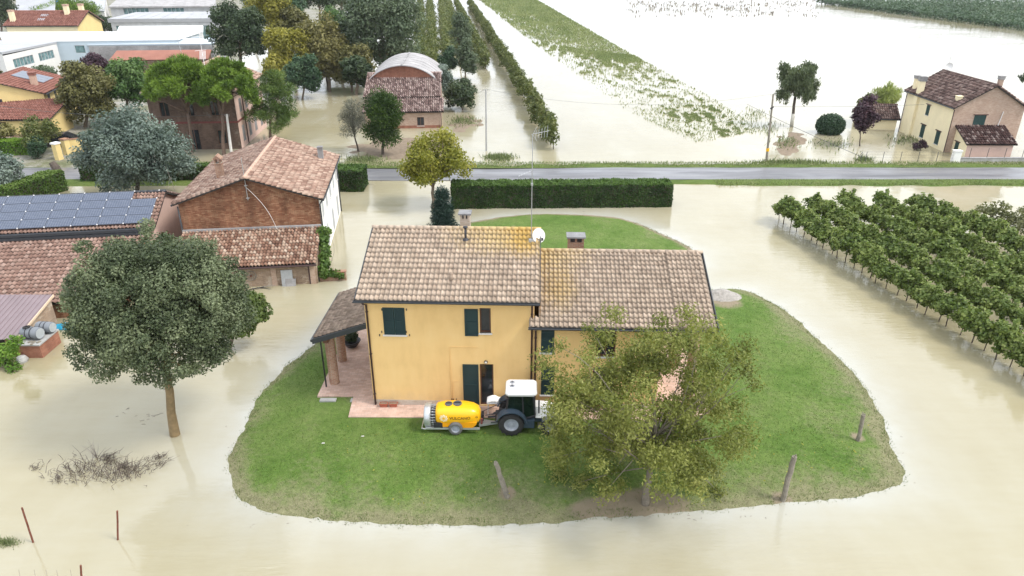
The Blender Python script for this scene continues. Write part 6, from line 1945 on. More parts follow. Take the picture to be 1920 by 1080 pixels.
for k in range(2): mb.hexa([(6.2 + k * 0, 1.6 + k * 1.6, 6.62 + k * .73), (7.8, 1.6 + k * 1.6, 6.62 + k * .73), (7.8, 2.4 + k * 1.6, 6.98 + k * .73), (6.2, 2.4 + k * 1.6, 6.98 + k * .73), (6.2, 1.6 + k * 1.6, 6.85 + k * .73), (7.8, 1.6 + k * 1.6, 6.85 + k * .73), (7.8, 2.4 + k * 1.6, 7.21 + k * .73), (6.2, 2.4 + k * 1.6, 7.21 + k * .73)])
mb.build('skylight', M['blue_grey_roof'], fy)


# --- industrial halls: roofs given by their four corners, walls dropped to the ground
def hall(name, label, fl, fr, br, bl, wallmat, roofmat, thick=.25, over=.25, win=(), strips=0, cat='warehouse', front=None):
    P = [Vector(p) for p in (fl, fr, br, bl)]
    o = thing(name, label, cat, (P[0].x, P[0].y, .2)); Q = [p - Vector((P[0].x, P[0].y, .2)) for p in P]
    cen = sum(Q, Vector()) / 4
    mb = MB()
    u = (Q[1] - Q[0]); ln = u.length; u.normalize(); zt = Q[0].z - thick
    frm = (Vector((Q[0].x, Q[0].y, 0)), Vector((u.x, u.y, 0)).normalized(), Vector((u.y, -u.x, 0)).normalized())
    L2 = math.hypot(Q[1].x - Q[0].x, Q[1].y - Q[0].y)
    hl = [(a * L2, b, c * L2, d) for a, b, c, d in win]
    wall(mb, frm, L2, min(Q[0].z, Q[1].z) - thick, hl, .2, 0, -.5)
    for i, j in ((1, 2), (2, 3), (3, 0)):
        a, b = Q[i], Q[j]; mb.poly([(a.x, a.y, -.5), (b.x, b.y, -.5), (b.x, b.y, b.z - thick), (a.x, a.y, a.z - thick)])
    mb.build('wall', M[wallmat], o)
    for h in hl:
        m = MB(); k = max(1, int((h[2] - h[0]) / 1.0)); f = .08
        for (x0, x1, y0_, y1_) in [(h[0], h[2], h[1], h[1] + f), (h[0], h[2], h[3] - f, h[3])] + [(h[0] + (h[2] - h[0]) * i / k - f / 2, h[0] + (h[2] - h[0]) * i / k + f / 2, h[1] + f, h[3] - f) for i in range(k + 1)]:
            fbox(m, frm, x0, x1, y0_, y1_, -.15, -.06)
        w_ = m.build('window', M['grey_render'], o); m = MB(); fbox(m, frm, h[0], h[2], h[1], h[3], -.2, -.12); m.build('pane', M['glass_green'], w_)
    out = [q + (q - cen) * (over / max(1, (q - cen).length)) for q in Q]
    mb = MB(); mb.slab(out, thick)
    if strips:
        for k in range(1, strips):
            t = k / strips; a = out[0].lerp(out[1], t); b = out[3].lerp(out[2], t); w_ = Vector((.08, 0, 0)); z = Vector((0, 0, .06))
            mb.hexa([a - w_ + z * .05, a + w_ + z * .05, b + w_ + z * .05, b - w_ + z * .05, a - w_ + z, a + w_ + z, b + w_ + z, b - w_ + z])
    mb.build('roof', M[roofmat], o)
    return o, Q, frm, L2


hall('factory_block', 'white factory block with two long green window bands at the left edge', at(3, 98, 6.2), at(105, 78, 6.0), at(88, 74, 6.0), at(-70, 77, 6.2), 'off_white', 'grey_roof', .35, .1, [(.14, 3.2, .50, 4.6), (.60, 3.2, .90, 4.6)])
o_, Q_, f_, L_ = hall('white_hall', 'long pale blue hall with a bright white roof', at(8, 76, 6.2), at(330, 72, 6.2), at(372, 59, 6.6), at(0, 60, 6.7), 'pale_blue', 'white_roof', .3, .3, [(.392, 3.6, .45, 5.0)], 0)
hall('grey_hall', 'grey stained hall with a pale blue-grey roof in front of the white roofs', at(165, 84, 5.3), at(398, 82, 5.3), at(400, 71, 6.0), at(207, 73, 6.0), 'stained_concrete', 'blue_grey_roof', .25, .3)
hall('white_hall', 'second white-roofed hall behind the first, seen as a thin white band', at(222, 59, 5.8), at(378, 58, 5.8), at(378, 48, 6.4), at(226, 49, 6.4), 'off_white', 'white_roof', .3, .3)
o_, Q_, f_, L_ = hall('concrete_hall', 'grey concrete hall with a sawtooth strip of dark openings under its roof', at(206, 35, 6.2), at(396, 34, 6.2), at(396, 22, 7.0), at(258, 23, 7.0), 'grey_render', 'grey_roof', .9, .6, [(.04, 1.0, .32, 4.4), (.36, 1.0, .60, 4.4), (.64, 1.0, .97, 4.4)], 8)
hall('concrete_hall', 'farthest grey hall at the top edge with pale clerestory glazing', at(206, 12, 7.5), at(402, 11, 7.5), at(402, -14, 9.5), at(236, -14, 9.5), 'grey_render', 'asbestos', .4, .5, [(.12, 5.2, .36, 6.9), (.5, 5.2, .70, 6.9)], 10)
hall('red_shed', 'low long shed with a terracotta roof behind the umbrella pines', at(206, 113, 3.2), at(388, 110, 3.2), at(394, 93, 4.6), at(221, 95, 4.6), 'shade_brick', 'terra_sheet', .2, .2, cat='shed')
hall('white_building', 'white building far at the top left edge', at(28, 26, 6), at(100, 24, 8), at(102, -8, 10), at(32, -8, 10), 'white_render', 'grey_roof', .3, .2, [(.3, 3.0, .4, 4.4), (.6, 3.0, .7, 4.4)], cat='building')
o_ = thing('scaffold_sheet', 'blue sheeted block between the white building and the pines at top left', 'sheeting', at(100, 26, .2)); 
mb = MB(); a = at(124, 22, .2) - at(100, 26, .2); mb.box((0, 0, 0), (a.x, 6, 12)); mb.build('netting', M['blue_cloth'], o_)
hall('white_building', 'pale building at the top edge right of the blue sheeting', at(128, 20, 7), at(195, 20, 7), at(198, -6, 9), at(128, -6, 9), 'white_render', 'grey_roof', .3, .2, [(.3, 3, .4, 5), (.65, 2.5, .8, 5)], cat='building')

# ------------------------------------------------------------------ yard details at the left
for (px, py, lab, h) in ((112, 300, 'yellow gate pillar with a white cap, nearest the road', 1.75), (128, 291, 'yellow gate pillar with a brick top, right of the white-capped pillar', 1.7)):
    o = thing('gate_pillar', lab, 'pillar', at(px, py, .25), R(-20), 'yellow gate pillars')
    mb = MB(); mb.box((-.3, -.3, 0), (.3, .3, h)); mb.build('shaft', M['house_yellow'], o)
    mb = MB(); mb.box((-.36, -.36, h + .001), (.36, .36, h + .16)); mb.build('cap', M['white_plastic' if h > 1.72 else 'brick'], o)
o = thing('yard_wall', 'short yellow yard wall behind the gate pillars', 'wall', at(130, 289, .25), R(35)); mb = MB(); mb.box((.3, .1, 0), (3.6, .35, 1.5)); mb.build('wall_body', M['house_yellow'], o); mb = MB(); mb.box((.3, .05, 1.501), (3.6, .4, 1.6)); mb.build('coping', M['brick'], o)
car = thing('parked_car', 'black car parked in the yard behind the gate pillars', 'car', at(116, 273, .3), R(8))
mb = MB()
prof_ = [(-2.05, .35), (-2.1, .75), (-1.75, .95), (-1.1, 1.02), (-.55, 1.45), (.75, 1.48), (1.5, 1.1), (2.0, .9), (2.05, .4)]
def side(y, s): return [(x, y * (1 if z < 1.05 else .82), z) for x, z in prof_]
a_, b_ = side(-.85, 1), side(.85, 1); n = len(prof_)
mb.poly(a_); mb.poly(b_)
for i in range(n):
    j = (i + 1) % n; mb.poly([a_[i], a_[j], b_[j], b_[i]])
mb.build('body', M['car_black'], car)
for x in (-1.3, 1.3):
    for y in (-.82, .82):
        mb = MB(); mb.lathe([(0, -.1), (.22, -.1), (.32, -.09), (.33, 0), (.32, .09), (0, .1)], (x, y, .32), 'y', 16); mb.build('wheel', M['rubber'], car)
mb = MB(); mb.hexa([(-.95, -.80, 1.05), (1.1, -.80, 1.12), (1.1, -.78, 1.12), (-.95, -.78, 1.05), (-.55, -.72, 1.38), (.6, -.72, 1.4), (.6, -.70, 1.4), (-.55, -.70, 1.38)]); mb.build('side_window', M['glass'], car)
o = thing('stone_lump', 'dark leaning stump by the road at the left', 'stump', at(108, 322, .1)); mb = MB(); mb.tube([(0, 0, -.1), (-.1, 0, .5), (-.35, 0, 1.0)], [.45, .4, .3], 9); mb.build('stump_body', M['bark_dark'], o)

# ------------------------------------------------------------------ poles and wires
def pole(label, base, top, r0, r1, mat, band=False):
    o = thing('utility_pole', label, 'utility pole', base); t = Vector(top) - Vector(base)
    mb = MB(); mb.tube([(0, 0, -.3), t], [r0, r1], 10); mb.build('shaft', M[mat], o)
    mb = MB()
    for s in (-1, 1): mb.tube([t - Vector((0, 0, .25)), t + Vector((s * .22, 0, -.2)), t + Vector((s * .25, 0, .02))], .02, 5)
    mb.build('insulator_bracket', M['metal'], o)
    if band:
        mb = MB(); q = t * .16; mb.tube([q, q + Vector((0, 0, .32))], r0 * 1.25, 10); mb.build('band', M['tank_yellow'], o)
        mb = MB(); q = t * .78; mb.tube([q + Vector((-.12, 0, 0)), q + Vector((.12, 0, .3))], .12, 7); mb.build('junction_box', M['dark_metal'], o)
    return o
P1, P2, P3 = at(912, 283), at(1437, 303), at(434, 291)
T1, T2, T3 = atY(911, 167, P1.y), atY(1450, 176, P2.y), atY(425, 214, P3.y)
pole('thin grey utility pole beyond the road above the yellow house', P1, T1, .11, .075, 'concrete')
pole('tall dark utility pole with a yellow band beyond the road at the right', P2, T2, .14, .09, 'post_wood', True)
pole('pale concrete pole behind the old brick house', P3, T3, .17, .11, 'stone')


def wire(label, a, b, sag=.3, r=.013):
    a = Vector(a); b = Vector(b); o = thing('wire', label, 'wire', a); mb = MB()
    mb.tube([(b - a) * t - Vector((0, 0, sag * 4 * t * (1 - t))) for t in np.linspace(0, 1, 13)], r, 5); mb.build('cable', M['fence_metal'], o)
wire('overhead wire from the thin grey pole towards the tiled barn', T1, Matrix.Translation((tb.x, tb.y, 2.6)) @ Vector((0, 2, 0)), .4)
wire('overhead wire from the thin grey pole to the tall dark pole', T1, T2, 1.4, .009)
wire('overhead wire from the tall dark pole to the right-hand house', atY(1447, 200, P2.y), Vector(rl) + Vector((-.1, 6, 4.2)), .1, .016)
wire('overhead wire from the pale pole to the left past the bronze-green tree', T3, atY(-20, 196, P3.y), .7, .02)
wire('dark boundary wire slanting from the fence across the flooded field', at(1615, 303) + Vector((0, 0, .5)), at(1400, 199) + Vector((0, 0, .3)), .15, .025)

# ------------------------------------------------------------------ posts and stakes
def post(label, b, t, r0, r1, name='wooden_post', mat='post_wood', group='weathered posts round the lawn', jag=True, seg=9):
    b = Vector(b); t = Vector(t); o = thing(name, label, 'post' if jag else 'stake', b, 0, group); d = t - b
    mb = MB(); n = 6
    pts = [Vector((0, 0, -.25))] + [d * (i / n) + Vector((random.gauss(0, .012), random.gauss(0, .012), 0)) * (1 if jag else .2) for i in range(n + 1)]
    mb.tube(pts, [r0 * 1.1] + [(r0 + (r1 - r0) * i / n) * (random.uniform(.9, 1.1) if jag else 1) for i in range(n + 1)], seg)
    if jag:
        for k in range(4):
            a = k * 1.6; q = d + Vector((math.cos(a) * r1 * .5, math.sin(a) * r1 * .5, -.05)); mb.tube([q, q + Vector((random.gauss(0, .02), random.gauss(0, .02), random.uniform(.06, .16)))], [r1 * .5, r1 * .2], 5)
    mb.build('shaft', M[mat], o, False)
for lab, bp_, tp_, z, r in (('weathered wooden post near the right tip of the lawn, leaning right', (1608, 828), (1620, 778), .15, .1), ('taller weathered wooden post at the water edge of the lawn, leaning right', (1468, 938), (1489, 856), .03, .12), ('weathered wooden post on the lawn left of the walnut tree, leaning left', (951, 930), (930, 868), .2, .11)):
    b = at(*bp_, z); post(lab, b, atY(*tp_, b.y), r, r * .85)
for lab, bp_, tp_ in (('rusty iron stake in the water at lower left, leaning left', (62, 1017), (41, 952)), ('upright rusty iron stake in the water at lower left', (221, 1012), (220, 958)), ('rusty iron stake at the very bottom edge', (155, 1108), (151, 1060))):
    b = at(*bp_); post(lab, b, atY(*tp_, b.y), .035, .033, 'iron_stake', 'rust', 'rusty stakes in the water', False)
for i, x in enumerate((35, 64, 86, 106, 132)):
    b = at(x + 6, 1098); post('thin pale cane standing in the water at the bottom edge, %s from the left' % ORD[i], b, atY(x, 1068, b.y), .008, .006, 'cane', 'twig', 'thin canes at the bottom edge', False, 5)
# gravel heap
p = at(1352, 556, .2); o = thing('gravel_heap', 'small grey gravel heap beside the right end of the house', 'gravel heap', p)
r_, a_ = np.meshgrid(np.linspace(0, 1, 12), np.linspace(0, 2 * math.pi, 33)[:-1]); X = r_ * np.cos(a_) * 1.5; Y = r_ * np.sin(a_) * 1.05
Z = .62 * (1 - r_ ** 1.3) + .07 * (vnoise(X + 5, Y + 5, .25, 8) - .5) - .08
I = np.arange(X.size).reshape(X.shape); F = np.stack([I[:, :-1], np.roll(I, -1, 0)[:, :-1], np.roll(I, -1, 0)[:, 1:], I[:, 1:]], -1).reshape(-1, 4)
link('heap', mesh_np('heap', np.stack([X.ravel(), Y.ravel(), Z.ravel()], 1), F, M['gravel'], smooth=True), o)
# potted plant in the porch
p = at(660, 648, HZ); o = thing('potted_plant', 'dark bowl with a leafy plant under the porch roof', 'potted plant', p)
mb = MB(); mb.lathe([(0, 0), (.3, 0), (.48, .28), (.52, .33), (.48, .35), (.4, .28), (0, .26)], (0, 0, .002), 'z', 20); mb.build('bowl', M['dark_metal'], o, True)
link('foliage', crown_mesh('foliage', L['dark'], [(0, 0, .55, .35, .35, .3), (.2, 0, .7, .22, .2, .25)], 900, .14), o)
# litter on the lawn
for (x, y, lab) in ((680, 818, 'small white scrap of paper on the lawn'), (606, 831, 'small pale stone on the lawn left of the paper scrap')):
    p = at(x, y, .36); mb = MB(); mb.hexa([(-.12, -.05, 0), (.12, -.04, 0), (.1, .06, 0), (-.1, .05, 0), (-.11, -.04, .02), (.11, -.05, .035), (.09, .05, .03), (-.1, .04, .015)]); o = mb.build('litter', M['stone']); o.location = p; o.scale = (.6, .6, .6); tag(o, lab, 'litter')

# ------------------------------------------------------------------ orchard sprayer
SPX, SPY, LZ = -2.62, 27.2, .37
sp = thing('orchard_sprayer', 'yellow trailed orchard sprayer with lettering, hitched to the tractor', 'sprayer', (SPX, SPY, LZ), R(-1))
ST = [(-.86, .40, .80, .36), (-.80, .47, .80, .42), (-.5, .52, .82, .45), (0, .53, .83, .47), (.5, .52, .82, .455), (.85, .47, .79, .42), (1.08, .38, .75, .34), (1.18, .22, .72, .2)]


def st(x):
    for (a, b) in zip(ST, ST[1:]):
        if a[0] <= x <= b[0]:
            t = (x - a[0]) / (b[0] - a[0]); return [a[i] + (b[i] - a[i]) * t for i in range(1, 4)]
    return ST[0][1:] if x < ST[0][0] else ST[-1][1:]


def ring(x, n=28, p=2.8):
    w, zc, h = st(x); out = []
    for k in range(n):
        t = 2 * math.pi * k / n; c, s = math.cos(t), math.sin(t)
        out.append((x, w * math.copysign(abs(c) ** (2 / p), c), zc + h * math.copysign(abs(s) ** (2 / p), s)))
    return out


xs_ = [-.86, -.83, -.8, -.7, -.5, -.25, 0, .25, .5, .7, .85, .97, 1.08, 1.14, 1.18]
mb = MB(); rings = [ring(x) for x in xs_]; n = 28
for r_ in rings: mb.v += r_
for i in range(len(rings) - 1):
    for k in range(n):
        k2 = (k + 1) % n; mb.f.append((i * n + k, i * n + k2, (i + 1) * n + k2, (i + 1) * n + k)); mb.m.append(0)
mb.f.append(tuple(range(n))); mb.m.append(0); mb.f.append(tuple(range((len(rings) - 1) * n, len(rings) * n))); mb.m.append(0)
tank = mb.build('tank', M['tank_yellow'], sp, True)
mb = MB()   # deeper yellow skirt under the tank, arched over the wheel
for s in (-1, 1):
    y0_, y1_ = s * .40, s * .49
    outl = [(-.62, .56), (-.58, .34), (-.32, .34), (-.22, .46), (-.02, .56), (.2, .46), (.34, .30), (.82, .30), (1.0, .48), (1.02, .58)]
    a_ = [(x, y0_, z) for x, z in outl]; b_ = [(x, y1_, z) for x, z in outl]; m_ = len(outl); mb.poly(a_); mb.poly(b_)
    for i in range(m_): mb.poly([a_[i], a_[(i + 1) % m_], b_[(i + 1) % m_], b_[i]])
mb.build('skirt', M['tank_orange'], sp)
for (x, y, r_) in ((-.28, -.02, .17), (.12, .0, .2)):
    w, zc, h = st(x); z = zc + h
    mb = MB(); mb.lathe([(r_, -.03), (r_, .035), (r_ * .8, .05), (0, .05)], (x, y, z), 'z', 20); lid = mb.build('lid', M['tractor_grey'], sp)
    mb = MB(); mb.box((x - r_ * .7, y - .025, z + .051), (x + r_ * .7, y + .025, z + .08)); mb.build('lid_grip', M['dark_metal'], lid)


def tank_y(x, z, p=2.8):
    w, zc, h = st(x); t = min(.98, abs((z - zc) / h)); return -w * (1 - t ** p) ** (1 / p)


def on_tank(verts, x0, z0, mat, name, faces, off=.006):
    vs = []
    for (a, b) in verts:
        x, z = x0 + a, z0 + b; vs.append((x, tank_y(x, z) - off, z))
    m = MB(); m.add(vs, faces); return m.build(name, mat, tank)


def lettering(body, x0, z0, size, mat, name='lettering'):
    cu = bpy.data.curves.new('lettering', 'FONT'); cu.body = body; cu.size = size; cu.resolution_u = 3; cu.offset = size * .018
    ob = bpy.data.objects.new('lettering', cu); COL.objects.link(ob); bpy.context.view_layer.update()
    me = bpy.data.meshes.new_from_object(ob.evaluated_get(bpy.context.evaluated_depsgraph_get()))
    vs = [(v.co.x * 1.0, v.co.y) for v in me.vertices]; fs = [tuple(p.vertices) for p in me.polygons]
    bpy.data.objects.remove(ob); bpy.data.meshes.remove(me)
    on_tank(vs, x0, z0, mat, name, fs)


tz = (HM.inverted() and atY(864, 790, SPY - .52).z) - LZ
lettering('VULCANO', -.22, tz + .10, .2, M['print_dark'])
lettering('G', .96, tz + .12, .15, M['print_dark'], 'emblem')
vs, fs = [], []
for k in range(8):
    a0 = k * math.pi / 4; o_ = len(vs)
    for i in range(7):
        t = i / 6; r_ = .055 + .125 * t; w_ = .032 * (1 - .75 * abs(t - .45)); a = a0 + .95 * t
        vs += [((r_ + w_) * math.cos(a - .18), (r_ + w_) * math.sin(a - .18)), ((r_ - w_ * .3) * math.cos(a + .12), (r_ - w_ * .3) * math.sin(a + .12))]
    fs += [(o_ + 2 * i, o_ + 2 * i + 1, o_ + 2 * i + 3, o_ + 2 * i + 2) for i in range(6)]
on_tank(vs, -.48, tz + .15, M['print_white'], 'emblem', fs)
mb = MB(); mb.lathe([(.30, -1.38), (.52, -1.40), (.56, -1.36), (.56, -1.12), (.50, -1.10), (.3, -1.1)], (0, 0, .68), 'x', 32); mb.lathe([(0, -1.37), (.3, -1.37), (.3, -1.1)], (0, 0, .68), 'x', 32, 1); mb.build('fan_housing', [M['silver'], M['dark_metal']], sp, True)
mb = MB(); mb.lathe([(0, -1.09), (.42, -1.09), (.42, -.87), (0, -.87)], (0, 0, .68), 'x', 24); fanr = mb.build('nozzle_ring', M['dark_metal'], sp)
mb = MB()
for k in range(22):
    a = 2 * math.pi * k / 22; c, s = math.cos(a), math.sin(a)
    mb.tube([(-1.1, .47 * c, .68 + .47 * s), (-.88, .44 * c, .68 + .44 * s)], .016, 5); mb.tube([(-1.0, .43 * c, .68 + .43 * s), (-1.0, .5 * c, .68 + .5 * s)], .022, 6)
mb.build('nozzle', M['silver'], fanr)
mb = MB()
for s in (-1, 1):
    mb.box((-1.35, s * .46 - .04, .20), (1.15, s * .46 + .04, .29))
mb.box((-.05, -.55, .19), (.05, .55, .199)); mb.hexa([(1.1, -.25, .2), (1.95, -.05, .22), (1.95, .05, .22), (1.1, .25, .2), (1.1, -.25, .3), (1.95, -.05, .3), (1.95, .05, .3), (1.1, .25, .3)])
mb.tube([(-1.34, -.5, .22), (-1.52, -.42, .2), (-1.52, .42, .2), (-1.34, .5, .22)], .03, 6); mb.build('chassis', M['silver'], sp)
mb = MB(); mb.box((-.95, -.5, .3), (-.55, -.41, .56)); mb.build('control_box', M['dark_metal'], sp); mb = MB(); mb.box((1.2, -.15, .45), (1.32, .15, .8)); mb.build('pump', M['dark_metal'], sp)
mb = MB(); mb.tube([(1.22, -.3, .4), (1.25, -.32, .7)], .05, 7); mb.build('red_filter', M['red_band'], sp)


def wheel(parent, c, r, w, rim_r, tyre, rimm, lugs=0, name='wheel', side=-1):
    o = MB(); o.lathe([(rim_r, -w / 2 * .8), (r * .9, -w / 2), (r * .97, -w * .38), (r, -w * .2), (r, w * .2), (r * .97, w * .38), (r * .9, w / 2), (rim_r, w / 2 * .8)], c, 'y', 32)
    wb = o.build(name, M[tyre], parent, True)
    if lugs:
        m = MB(); c_ = Vector(c)
        for k in range(lugs):
            for s in (-1, 1):
                a = 2 * math.pi * (k + (.5 if s > 0 else 0)) / lugs; da = .16
                def pt(ang, rr_, y): return c_ + Vector((rr_ * math.cos(ang), y, rr_ * math.sin(ang)))
                m.hexa([pt(a - .04, r * .96, s * .01), pt(a + .05, r * .96, s * .01), pt(a + da + .05, r * .93, s * w * .5), pt(a + da - .04, r * .93, s * w * .5),
                        pt(a - .04, r * 1.05, s * .01), pt(a + .05, r * 1.05, s * .01), pt(a + da + .05, r * 1.02, s * w * .5), pt(a + da - .04, r * 1.02, s * w * .5)])
        m.build('lug', M[tyre], wb)
    m = MB(); d = -side
    m.lathe([(rim_r, -side * 0 + side * w * .4), (rim_r * .9, side * w * .38), (rim_r * .82, side * w * .18), (rim_r * .5, side * w * .12), (rim_r * .34, side * w * .2), (rim_r * .3, side * w * .26), (0, side * w * .26)], c, 'y', 28)
    for k in range(6):
        a = k * math.pi / 3; q = Vector(c) + Vector((rim_r * .42 * math.cos(a), side * w * .17, rim_r * .42 * math.sin(a))); m.box(q - Vector((.02, .02, .02)), q + Vector((.02, .02, .02)))
    m.build('rim', M[rimm], wb)
    return wb
for s in (-1, 1): wheel(sp, (.05, s * .56, .32), .32, .2, .19, 'dusty_rubber', 'rim', 0, side=s)

# ------------------------------------------------------------------ tractor
tr = thing('tractor', 'dark blue tractor with a white cab roof, half hidden by the walnut tree', 'tractor', (-.02, 27.25, LZ), R(-1))
for s in (-1, 1):
    wheel(tr, (0, s * .58, .575), .575, .36, .33, 'rubber', 'rim', 15, side=s)
    wheel(tr, (1.75, s * .55, .40), .40, .27, .22, 'rubber', 'rim', 13, 'front_wheel', side=s)
mb = MB(); mb.box((-.35, -.27, .45), (1.2, .27, .80)); mb.box((1.2, -.22, .42), (2.15, .22, .7)); mb.box((1.68, -.45, .34), (1.82, .45, .46)); mb.box((-.08, -.45, .5), (.08, .45, .66)); mb.box((.45, -.58, .32), (1.05, -.28, .72)); mb.box((.45, .28, .32), (1.05, .58, .72)); mb.build('chassis', M['tractor_blue'], tr)
mb = MB()   # bonnet, sloping nose
bt_ = [(1.1, .34, 1.28), (1.6, .33, 1.24), (2.0, .31, 1.12), (2.22, .27, .92)]
for (a, b_) in zip(bt_, bt_[1:]):
    mb.hexa([(a[0], -a[1], .72), (b_[0], -b_[1], .70), (b_[0], b_[1], .70), (a[0], a[1], .72), (a[0], -a[1] * .8, a[2]), (b_[0], -b_[1] * .8, b_[2]), (b_[0], b_[1] * .8, b_[2]), (a[0], a[1] * .8, a[2])])
mb.build('bonnet', M['tractor_white'], tr)
for s in (-1, 1):
    mb = MB()
    ks = [(.68 * math.cos(t), .575 + .68 * math.sin(t)) for t in np.linspace(R(160), R(8), 12)]
    for (a, b_) in zip(ks, ks[1:]):
        y0_, y1_ = sorted((s * .36, s * .80)); q = .045
        sc_ = lambda p: (p[0] * (1 + q / .68), .575 + (p[1] - .575) * (1 + q / .68))
        a2, b2 = sc_(a), sc_(b_)
        mb.hexa([(a[0], y0_, a[1]), (b_[0], y0_, b_[1]), (b_[0], y1_, b_[1]), (a[0], y1_, a[1]), (a2[0], y0_, a2[1]), (b2[0], y0_, b2[1]), (b2[0], y1_, b2[1]), (a2[0], y1_, a2[1])])
    mb.build('rear_fender', M['tractor_blue'], tr)
    mb = MB(); fk = [(1.75 + .47 * math.cos(t), .40 + .47 * math.sin(t)) for t in np.linspace(R(140), R(30), 7)]
    for (a, b_) in zip(fk, fk[1:]):
        y0_, y1_ = sorted((s * .42, s * .69)); mb.hexa([(a[0], y0_, a[1]), (b_[0], y0_, b_[1]), (b_[0], y1_, b_[1]), (a[0], y1_, a[1]), (a[0], y0_, a[1] + .03), (b_[0], y0_, b_[1] + .03), (b_[0], y1_, b_[1] + .03), (a[0], y1_, a[1] + .03)])
    mb.build('front_fender', M['tractor_grey'], tr)
# cab
cb = {'rb': (-.22, .46, 1.16), 'rt': (-.12, .44, 2.0), 'fb': (1.08, .46, .95), 'ft': (.98, .43, 2.0), 'mb': (.55, .5, .75), 'mt': (.5, .45, 2.0)}
mb = MB()
for s in (-1, 1):
    P_ = {k: Vector((v[0], s * v[1], v[2])) for k, v in cb.items()}
    for a, b_ in (('rb', 'rt'), ('fb', 'ft'), ('mb', 'mt'), ('rt', 'ft'), ('mb', 'fb')): mb.tube([P_[a], P_[b_]], .035, 6)
for k in ('rb', 'rt', 'fb', 'ft'):
    v_ = cb[k]; mb.tube([(v_[0], -v_[1], v_[2]), (v_[0], v_[1], v_[2])], .035, 6)
mb.box((-.2, -.44, .8), (1.1, .44, .86)); mb.build('cab_frame', M['dark_metal'], tr)
def pane(pts):
    m = MB(); m.slab(pts, .012); m.build('cab_window', M['cab_glass'], tr)
for s in (-1, 1):
    f = lambda k: (cb[k][0], s * cb[k][1], cb[k][2])
    pane([f('rb'), f('mb'), f('mt'), f('rt')]) ; pane([f('mb'), f('fb'), f('ft'), f('mt')])
g = lambda k, s: (cb[k][0], s * cb[k][1], cb[k][2])
pane([g('rb', -1), g('rb', 1), g('rt', 1), g('rt', -1)]); pane([g('fb', -1), g('fb', 1), g('ft', 1), g('ft', -1)])
mb = MB(); mb.box((.05, -.25, .87), (.5, .25, 1.1)); mb.box((.0, -.25, 1.1), (.14, .25, 1.6)); mb.build('seat', M['tractor_grey'], tr)
mb = MB(); mb.tube([(.9, 0, 1.0), (.72, 0, 1.3)], .025, 6); mb.tube([(.72 + .1 * math.cos(t), .17 * math.sin(t), 1.32 + .1 * math.cos(t)) for t in np.linspace(0, 2 * math.pi, 17)], .015, 5); mb.build('steering_wheel', M['dark_metal'], tr)
# roof shell with chamfers
mb = MB()
def rr_(x0, x1, y, z, c=.12): return [(x0 + c, -y, z), (x1 - c, -y, z), (x1, -y + c, z), (x1, y - c, z), (x1 - c, y, z), (x0 + c, y, z), (x0, y - c, z), (x0, -y + c, z)]
lay = [rr_(-.25, 1.12, .53, 2.0), rr_(-.28, 1.16, .56, 2.1), rr_(-.24, 1.12, .50, 2.24), rr_(-.12, 1.0, .38, 2.30)]
for q in lay: mb.v += q
for i in range(3):
    for k in range(8): mb.f.append((i * 8 + k, i * 8 + (k + 1) % 8, (i + 1) * 8 + (k + 1) % 8, (i + 1) * 8 + k)); mb.m.append(0)
mb.f.append(tuple(range(24, 32))); mb.m.append(0); mb.f.append(tuple(range(8))[::-1]); mb.m.append(0)
roof = mb.build('cab_roof', M['tractor_white'], tr)
for y in (-.14, .17):
    mb = MB(); mb.lathe([(.125, 2.285), (.125, 2.32), (.10, 2.325), (0, 2.325)], (.03, y, 0), 'z', 18); v_ = mb.build('roof_vent', M['rim'], roof)
    mb = MB(); mb.lathe([(.0, 2.32), (.06, 2.32), (.06, 2.332), (0, 2.332)], (.03, y, 0), 'z', 12); mb.build('vent_hub', M['tractor_grey'], v_)
mb = MB(); mb.tube([(1.25, -.36, 1.0), (1.25, -.36, 1.7)], .035, 8); mb.build('exhaust', M['dark_metal'], tr)
mb = MB()
for s in (-1, 1):
    mb.tube([(-.3, s * .3, .5), (-.95, s * .33, .42)], .03, 6); mb.tube([(-.35, s * .22, 1.05), (-.75, s * .3, .5)], .022, 6); mb.tube([(-.2, s * .3, 1.1), (-.55, s * .26, 1.18)], .03, 6)
mb.tube([(-.35, 0, .95), (-.85, 0, .72)], .028, 6); mb.tube([(-.3, 0, .6), (-1.1, 0, .5)], .045, 7); mb.box((-.75, -.32, .62), (-.42, .32, .68)); mb.tube([(-.4, -.2, .9), (-.6, -.35, 1.0), (-1.2, -.3, .8)], .02, 5); mb.tube([(-.4, .1, .9), (-.7, .1, 1.1), (-1.3, .05, .8)], .018, 5)
mb.build('hitch', M['dark_metal'], tr)
mb = MB(); mb.box((-.32, -.62, 1.04), (-.26, -.5, 1.16)); mb.box((-.32, .5, 1.04), (-.26, .62, 1.16)); mb.build('rear_lamp', M['red_band'], tr)
# sheet-covered table by the door
o = thing('garden_table', 'small table with a crumpled white sheet in front of the door', 'table', atY(922, 758, 28.55) * Vector((1, 1, 0)) + Vector((0, 0, HZ)) if False else Vector((-.85, 28.35, HZ)))
mb = MB(); mb.box((-.35, -.25, .62), (.35, .25, .66)); mb.build('table_top', M['white_plastic'], o)
for sx in (-1, 1):
    for sy in (-1, 1): mb = MB(); mb.tube([(sx * .3, sy * .2, 0), (sx * .28, sy * .18, .62)], .02, 6); mb.build('leg', M['white_plastic'], o)
X, Y = np.meshgrid(np.linspace(-.33, .33, 14), np.linspace(-.24, .24, 12)); Z = .68 + .14 * vnoise(X + 4, Y + 4, .15, 17) * np.clip(1 - (X / .36) ** 2, 0, 1)
I = np.arange(X.size).reshape(X.shape); F = np.stack([I[:-1, :-1], I[:-1, 1:], I[1:, 1:], I[1:, :-1]], -1).reshape(-1, 4)
